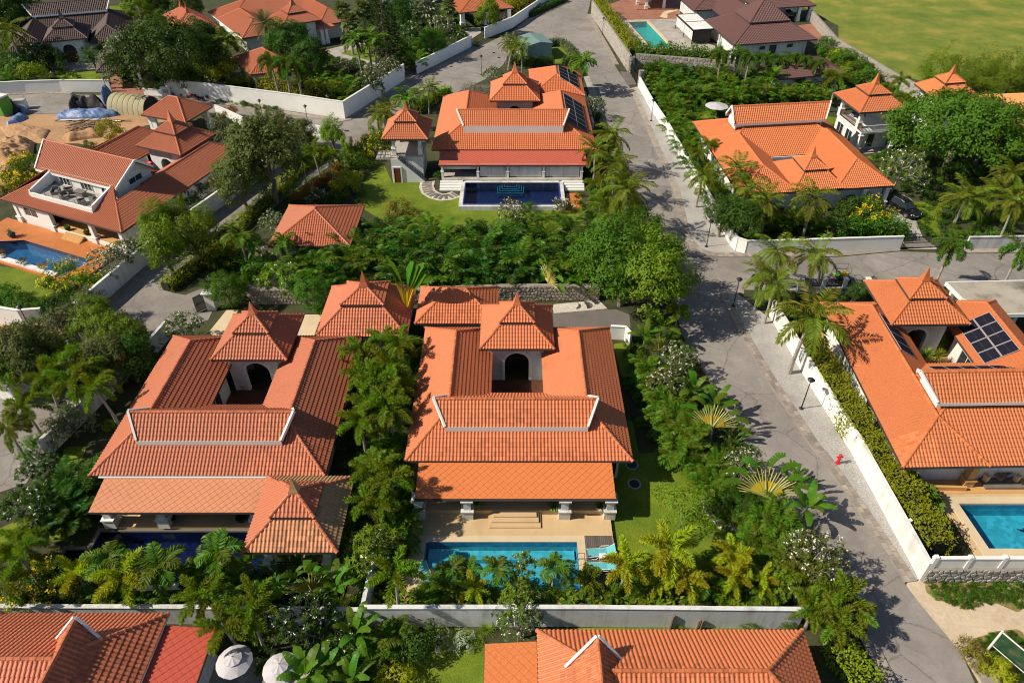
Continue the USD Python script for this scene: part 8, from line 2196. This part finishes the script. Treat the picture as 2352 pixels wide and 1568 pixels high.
for i,x in enumerate((268,425,570,722)):
 p=k(3,1,x,447);t=Thing('fence_pillar',('first','second','third','fourth')[i]+' white pillar from the left in the black fence on the cross street','pillar',p);bx(t,'shaft',p[0],p[1],.02,.4,.4,1.75,WHITE);bx(t,'cap',p[0],p[1],1.772,.52,.52,.1,WHITE)
p=k(0,1,1450,560);t=Thing('gate_pillar','white gate pillar of the left villa drive beside the black gate','pillar',p);bx(t,'shaft',p[0]+.3,p[1],.02,.9,.8,2.1,WHITE);bx(t,'cap',p[0]+.3,p[1],2.122,1.2,1.1,.14,WHITE);bx(t,'cap',p[0]+.3,p[1],2.264,.8,.7,.14,WHITE)
a_,b_=k(0,2,990,1000,.8),k(0,2,1265,990,.8)
t=Thing('lattice_fence','white lattice fence on the wall below the navy pool','fence',(*a_[:2],1.9));n=26
for s in(-1,1):
 mb=MB()
 for i in range(n):
  q=a_[:2]+(b_[:2]-a_[:2])*(i+.5)/n
  mb.beam((q[0]-s*.2,q[1]+s*.012,1.98),(q[0]+s*.2,q[1]+s*.012,2.5),.05,.02,(0,1,0))
 add(t,'slats',mb.mesh(),WHITE,kind='stuff')
mb=MB();mb.beam((*a_[:2],2.52),(*b_[:2],2.52),.08,.06);add(t,'top_rail',mb.mesh(),WHITE)
a_,b_=k(3,2,1565,1350),k(3,2,1900,1640)
t=Thing('volleyball_net','green net on white posts on the rough grass at the bottom right corner','net',a_)
for q in(a_,b_):
 tb(t,'post',[(q[0],q[1],0),(q[0],q[1],2.5)],.07,WHITE,8)
nm=MB();d_=b_-a_
for i in range(41):
 q=a_+d_*i/40;nm.beam((q[0],q[1],.9),(q[0],q[1],2.35),.016,.016,(0,1,0))
for i in range(9):
 nm.beam((*a_[:2],.9+1.45*i/8),(*b_[:2],.9+1.45*i/8),.016,.016)
add(t,'mesh',nm.mesh(),NETG,kind='stuff');mb=MB();mb.beam((*a_[:2],2.4),(*b_[:2],2.4),.05,.08);mb.beam((*a_[:2],.86),(*b_[:2],.86),.04,.05);add(t,'tape',mb.mesh(),WHITE)
for i,(x,y,h_)in enumerate(((1130,1195,1.6),(1310,1200,1.2),(1335,1200,1.1))):
 p=k(2,2,x,y);t=Thing('timber_post',('single weathered timber post before the long white wall','left timber leg of the pair before the long white wall','right timber leg of the pair before the long white wall')[i],'post',p);tb(t,'post',[(p[0],p[1],0),(p[0]+.03,p[1],h_)],[.1,.085],WOODS,8);tb(t,'stub',[(p[0],p[1],h_*.8),(p[0]+.14,p[1]+.02,h_*.95)],[.05,.035],WOODS,6)
p0=k(2,0,150,425);f=Frame(p0,(.93,.37),(-.30,.95));t=Thing('utility_box','grey green metal utility cabin beside the road loop','utility cabin',p0)
slab(t,'body',f,0,5.2,0,6.5,.1,3.0,BOXG);rf=MB()
rf.add([f.W(-.2,-.2,3.0),f.W(5.4,-.2,3.0),f.W(5.4,6.7,3.0),f.W(-.2,6.7,3.0),f.W(2.6,-.2,3.5),f.W(2.6,6.7,3.5)],[[0,1,4],[1,2,5],[1,5,4],[2,3,5],[3,0,4],[3,4,5],[0,3,2],[0,2,1]]);add(t,'roof',rf.mesh(),BOXG)
for i in range(4):
 slab(t,'door',f,5.21,5.26,.3+i*1.55,1.7+i*1.55,.3,2.8,BOXG)
slab(t,'plinth',f,-.3,5.5,-.3,6.8,0,.12,CONCRETE)
t=Thing('tunnel_tent','olive green tunnel tent by the road, blue sheet at its left end','tent',Q(1560,1400));a_,b_=Q(1335,1400),Q(1790,1450)
d_=(b_-a_)[:2];L_=np.linalg.norm(d_);f=Frame(a_,d_/L_,np.array([-d_[1],d_[0]])/L_);w_=4.6
for i in range(7):
 u0,u1=L_*i/7,L_*(i+1)/7
 an=np.linspace(0,math.pi,10);vv=[f.W(u,w_/2-w_/2*math.cos(x),2.5*math.sin(x)*(1+bulge))for u,bulge in((u0,0),((u0+u1)/2,.05),(u1,0))for x in an]
 add(t,'canvas_panel',MB().add(vv,[[r_*10+j,r_*10+10+j,r_*10+11+j,r_*10+1+j]for r_ in range(2)for j in range(9)]).mesh(),CANVASG,smooth=40)
for u in np.linspace(0,L_,8):
 tb(t,'hoop',[f.W(u,w_/2-w_/2*math.cos(x),2.53*math.sin(x))for x in np.linspace(0,math.pi,10)],.035,METALG,4)
en=MB();ring=[f.W(L_-.3,w_/2-w_/2*.98*math.cos(x),2.45*math.sin(x))for x in np.linspace(0,math.pi,10)];en.add(ring,[[0,j,j+1]for j in range(1,9)]);add(t,'dark_end',en.mesh(),TARPK)
def crumple(name,label,ring,h,mat,seed,cat='tarpaulin',sides=None):
 """a sheet lying over a heap: uneven, folded, down to the ground at its rim"""
 pg=Polygon([q[:2]for q in ring]);v,fc=trimesh.creation.triangulate_polygon(pg,engine='earcut')
 m=trimesh.Trimesh(np.column_stack([v,np.zeros(len(v))]),fc)
 v,fc=trimesh.remesh.subdivide_to_size(m.vertices,m.faces,.4)
 ed=np.array([pg.exterior.distance(Point(*q[:2]))for q in v])
 z=.05+h*np.clip(ed/(ed.max()*.6+1e-6),0,1)**.7*(.25+1.15*meshkit.fbm(np.column_stack([v[:,:2]*.8,np.zeros(len(v))]),4,seed))+.22*h*meshkit.fbm(np.column_stack([v[:,:2]*3.1,np.zeros(len(v))]),3,seed+5)
 v=np.column_stack([v[:,:2],np.where(ed<.02,.02,z)])
 o=add(None,name,(v,fc),mat,smooth=True,label=label,cat=cat)
crumple('tarpaulin','long crumpled blue tarpaulin over building material before the tent',[Q(*q)for q in((680,1475),(780,1430),(1000,1400),(1440,1405),(1470,1440),(1300,1470),(1000,1490),(740,1480))],1.0,TARPB,1)
crumple('tarpaulin','blue tarpaulin on the ground beside the green tank',[Q(*q)for q in((65,1555),(150,1480),(250,1430),(330,1445),(345,1475),(230,1530),(110,1560))],.7,TARPB,2)
crumple('tarpaulin','small pale blue sheet beside the white block',[Q(*q)for q in((250,1345),(320,1350),(350,1400),(300,1425),(250,1390))],.6,TARPB,3)
crumple('tarpaulin','blue sheet over the left end of the tent',[Q(1280,1310),Q(1300,1250),Q(1440,1225),Q(1420,1260),Q(1360,1300)],2.6,TARPB,4)
crumple('shade_net','black shade net hung over timber left of the tent',[Q(*q)for q in((860,1395),(900,1330),(950,1290),(1300,1320),(1320,1370),(1100,1360),(960,1380))],2.2,TARPK,5,'shade net')
crumple('shade_net','black shade net beside the green tank at the left edge',[Q(*q)for q in((60,1400),(60,1330),(200,1310),(260,1390),(230,1420))],1.8,TARPK,6,'shade net')
for i,(ring,h_)in enumerate((([(0,1240),(180,1170),(230,1060),(240,985),(120,960),(0,1010),(-80,1100)],1.5),([(480,980),(600,960),(700,950),(690,900),(560,930),(430,960)],.9),([(0,880),(150,850),(350,900),(300,980),(60,960)],.5))):
 crumple('earth_mound',('big rough heap of brown earth at the left of the bare ground','low earth bank behind the yellow bush on the bare ground','broad low earth heap in the middle of the bare ground')[i],[k(0,0,*q)for q in ring],h_,EARTH,11+i,'earth heap')
rng=np.random.default_rng(4)
t=Thing('timber_pile','heap of loose brown timber and branches on the bare ground','timber pile',k(0,0,600,890))
for i in range(70):
 q=k(0,0,rng.uniform(515,690),rng.uniform(865,930));a=rng.normal(0.3,.5);l_=rng.uniform(.8,1.8);z=rng.uniform(.1,.9)
 tb(t,'stick',[q+[-math.cos(a)*l_,-math.sin(a)*l_,z],q+[math.cos(a)*l_,math.sin(a)*l_,z+rng.normal(0,.2)]],.06,WOODS,4)
t=Thing('timber_stack','long planks and poles lying below the blue tarpaulin','timber stack',Q(1100,1500))
for i in range(12):
 q=Q(900+45*i,1490+rng.uniform(-8,20));l_=rng.uniform(2,4);tb(t,'plank',[q+[-l_,rng.normal(0,.2),.1+.05*(i%4)],q+[l_,rng.normal(0,.3),.12+.05*(i%4)]],.09,(WOODS,METALG)[i%3==0],4)
t=Thing('water_tank','bright green and white tank box cut by the left edge on the building ground','tank',Q(20,1440));p=Q(-30,1440)
bx(t,'green_side',p[0],p[1]+1,.3,4.0,2.2,2.6,TANKG,-.3);bx(t,'white_top',p[0],p[1]+1,2.902,4.1,2.3,.25,WHITE,-.3);bx(t,'base',p[0],p[1]+1,.02,3.8,2.0,.28,CONCRETE,-.3)
p=Q(285,1350);t=Thing('concrete_block','white concrete block standing beside the black net at the building ground','concrete block',p);bx(t,'block',p[0],p[1],.02,1.6,1.2,1.5,WHITE,.1);bx(t,'cap',p[0],p[1],1.522,1.7,1.3,.08,CONCRETE,.1)
for i,(x,y)in enumerate(((1440,945),(1480,940),(1510,930))):
 p=Q(x,y);t=Thing('cardboard_box',('left','middle','right')[i]+' brown cardboard box in the drive beside the black car','box',p);bx(t,'box',p[0],p[1],.03,.9,.7,.6+.15*(i%2),SAND,.3*i);bx(t,'flap',p[0],p[1]+.05,.64+.15*(i%2),.88,.3,.02,SANDL,.3*i)
path=[k(1,0,x,y)for x,y in((1205,1245),(1195,1290),(1210,1325),(1250,1350),(1300,1362),(1350,1358),(1400,1340))]
t=Thing('stepping_path','curved pale gravel path with dark stepping slabs by the stair tower','path',path[0],kind='structure')
ls=LineString([q[:2]for q in path]);sheet_poly('gravel',ls.buffer(1.0,cap_style=2),.05,WHITEGRAVEL,parent=t,thick=.03)
for i in range(13):
 s=ls.length*(i+.5)/13;q=np.array(ls.interpolate(s).coords[0]);d=np.array(ls.interpolate(min(ls.length,s+.1)).coords[0])-np.array(ls.interpolate(s-.1).coords[0])
 bx(t,'slab',q[0],q[1],.04,.42,1.3,.05,STONED,math.atan2(d[1],d[0]))
t=Thing('stepping_path','row of dark stepping stones along the shaded left side of the middle veranda','path',(-8.3,34,0),kind='structure')
for i in range(7):
 bx(t,'slab',-8.3+.05*(i%2),31.8+i*.85,.02,.75,.42,.06,STONED)
for i,(c,r,x,y)in enumerate(((3,1,366,960),(3,1,450,1115),(3,1,548,1262),(3,1,668,1435),(3,2,782,45),(3,2,905,258),(3,2,1040,452))):
 p=k(c,r,x,y,1.85);t=Thing('spot_lamp',('first','second','third','fourth','fifth','sixth','seventh')[i]+' white spot lamp from the top in the right villa hedge','spot lamp',(p[0],p[1],1.6),'white spot lamps in the hedge')
 tb(t,'stem',[(p[0],p[1],1.2),(p[0],p[1],1.8)],.03,WHITE,5);bx(t,'head',p[0],p[1],1.8,.3,.24,.2,WHITE,.4)
t=Thing('satellite_dish','red dish standing on the roof edge of the upper left villa court','dish',F6.W(-8.2,13.9,3.4));p=F6.W(-8.2,13.8,4.0)
add(t,'dish',MB().lathe(p,[(.02,0),(.35,.05),(.62,.22),(.64,.22)],14).mesh(),REDP);tb(t,'arm',[p+[0,0,.02],p+[.1,-.3,.55]],.02,METALG,4);tb(t,'mast',[p-[0,0,.6],p],.03,METALG,5)
p=k(3,2,1660,190,.3);t=Thing('stone_table','dark low platform with a carved table beside the veranda of the right villa','table',p);bx(t,'platform',p[0],p[1],.3,3.0,1.3,.2,STONED);bx(t,'table_top',p[0]+.1,p[1]+.3,1.0,1.6,.6,.08,WOODS,.5);bx(t,'foot',p[0]+.1,p[1]+.3,.5,.4,.4,.5,WOODS,.5)
for i,sx in enumerate((-1.2,1.2)):
 bx(t,'stone_stump',p[0]+sx,p[1]+.1,.5,.35,.35,.6,SAND,.4)
dl=np.array([(0,0),(.3,.35),(.7,.5),(1.1,.42),(1.5,.1),(1.75,-.35),(1.95,-.3),(1.7,-.6),(1.45,-.75),(1.5,-.5),(1.2,-.1),(.85,.1),(.6,-.1),(.62,.12),(.3,.08)]);p=k(3,2,1770,500,-1.18)
DOLPHIN=Polygon([(p[0]+x*.9,p[1]-y*.9)for x,y in dl]).buffer(0)
sheet_poly('pool_mosaic',DOLPHIN,-1.21,POOL_N,parent=None,label='dark dolphin mosaic on the floor of the cyan pool',cat='mosaic')
# ------------------------------------------------------------------ the ground itself
g=sbox(-420,-60,420,560)
for h_ in HOLES:
 g=g.difference(h_)
sheet_poly('ground',g,0.0,SOIL)
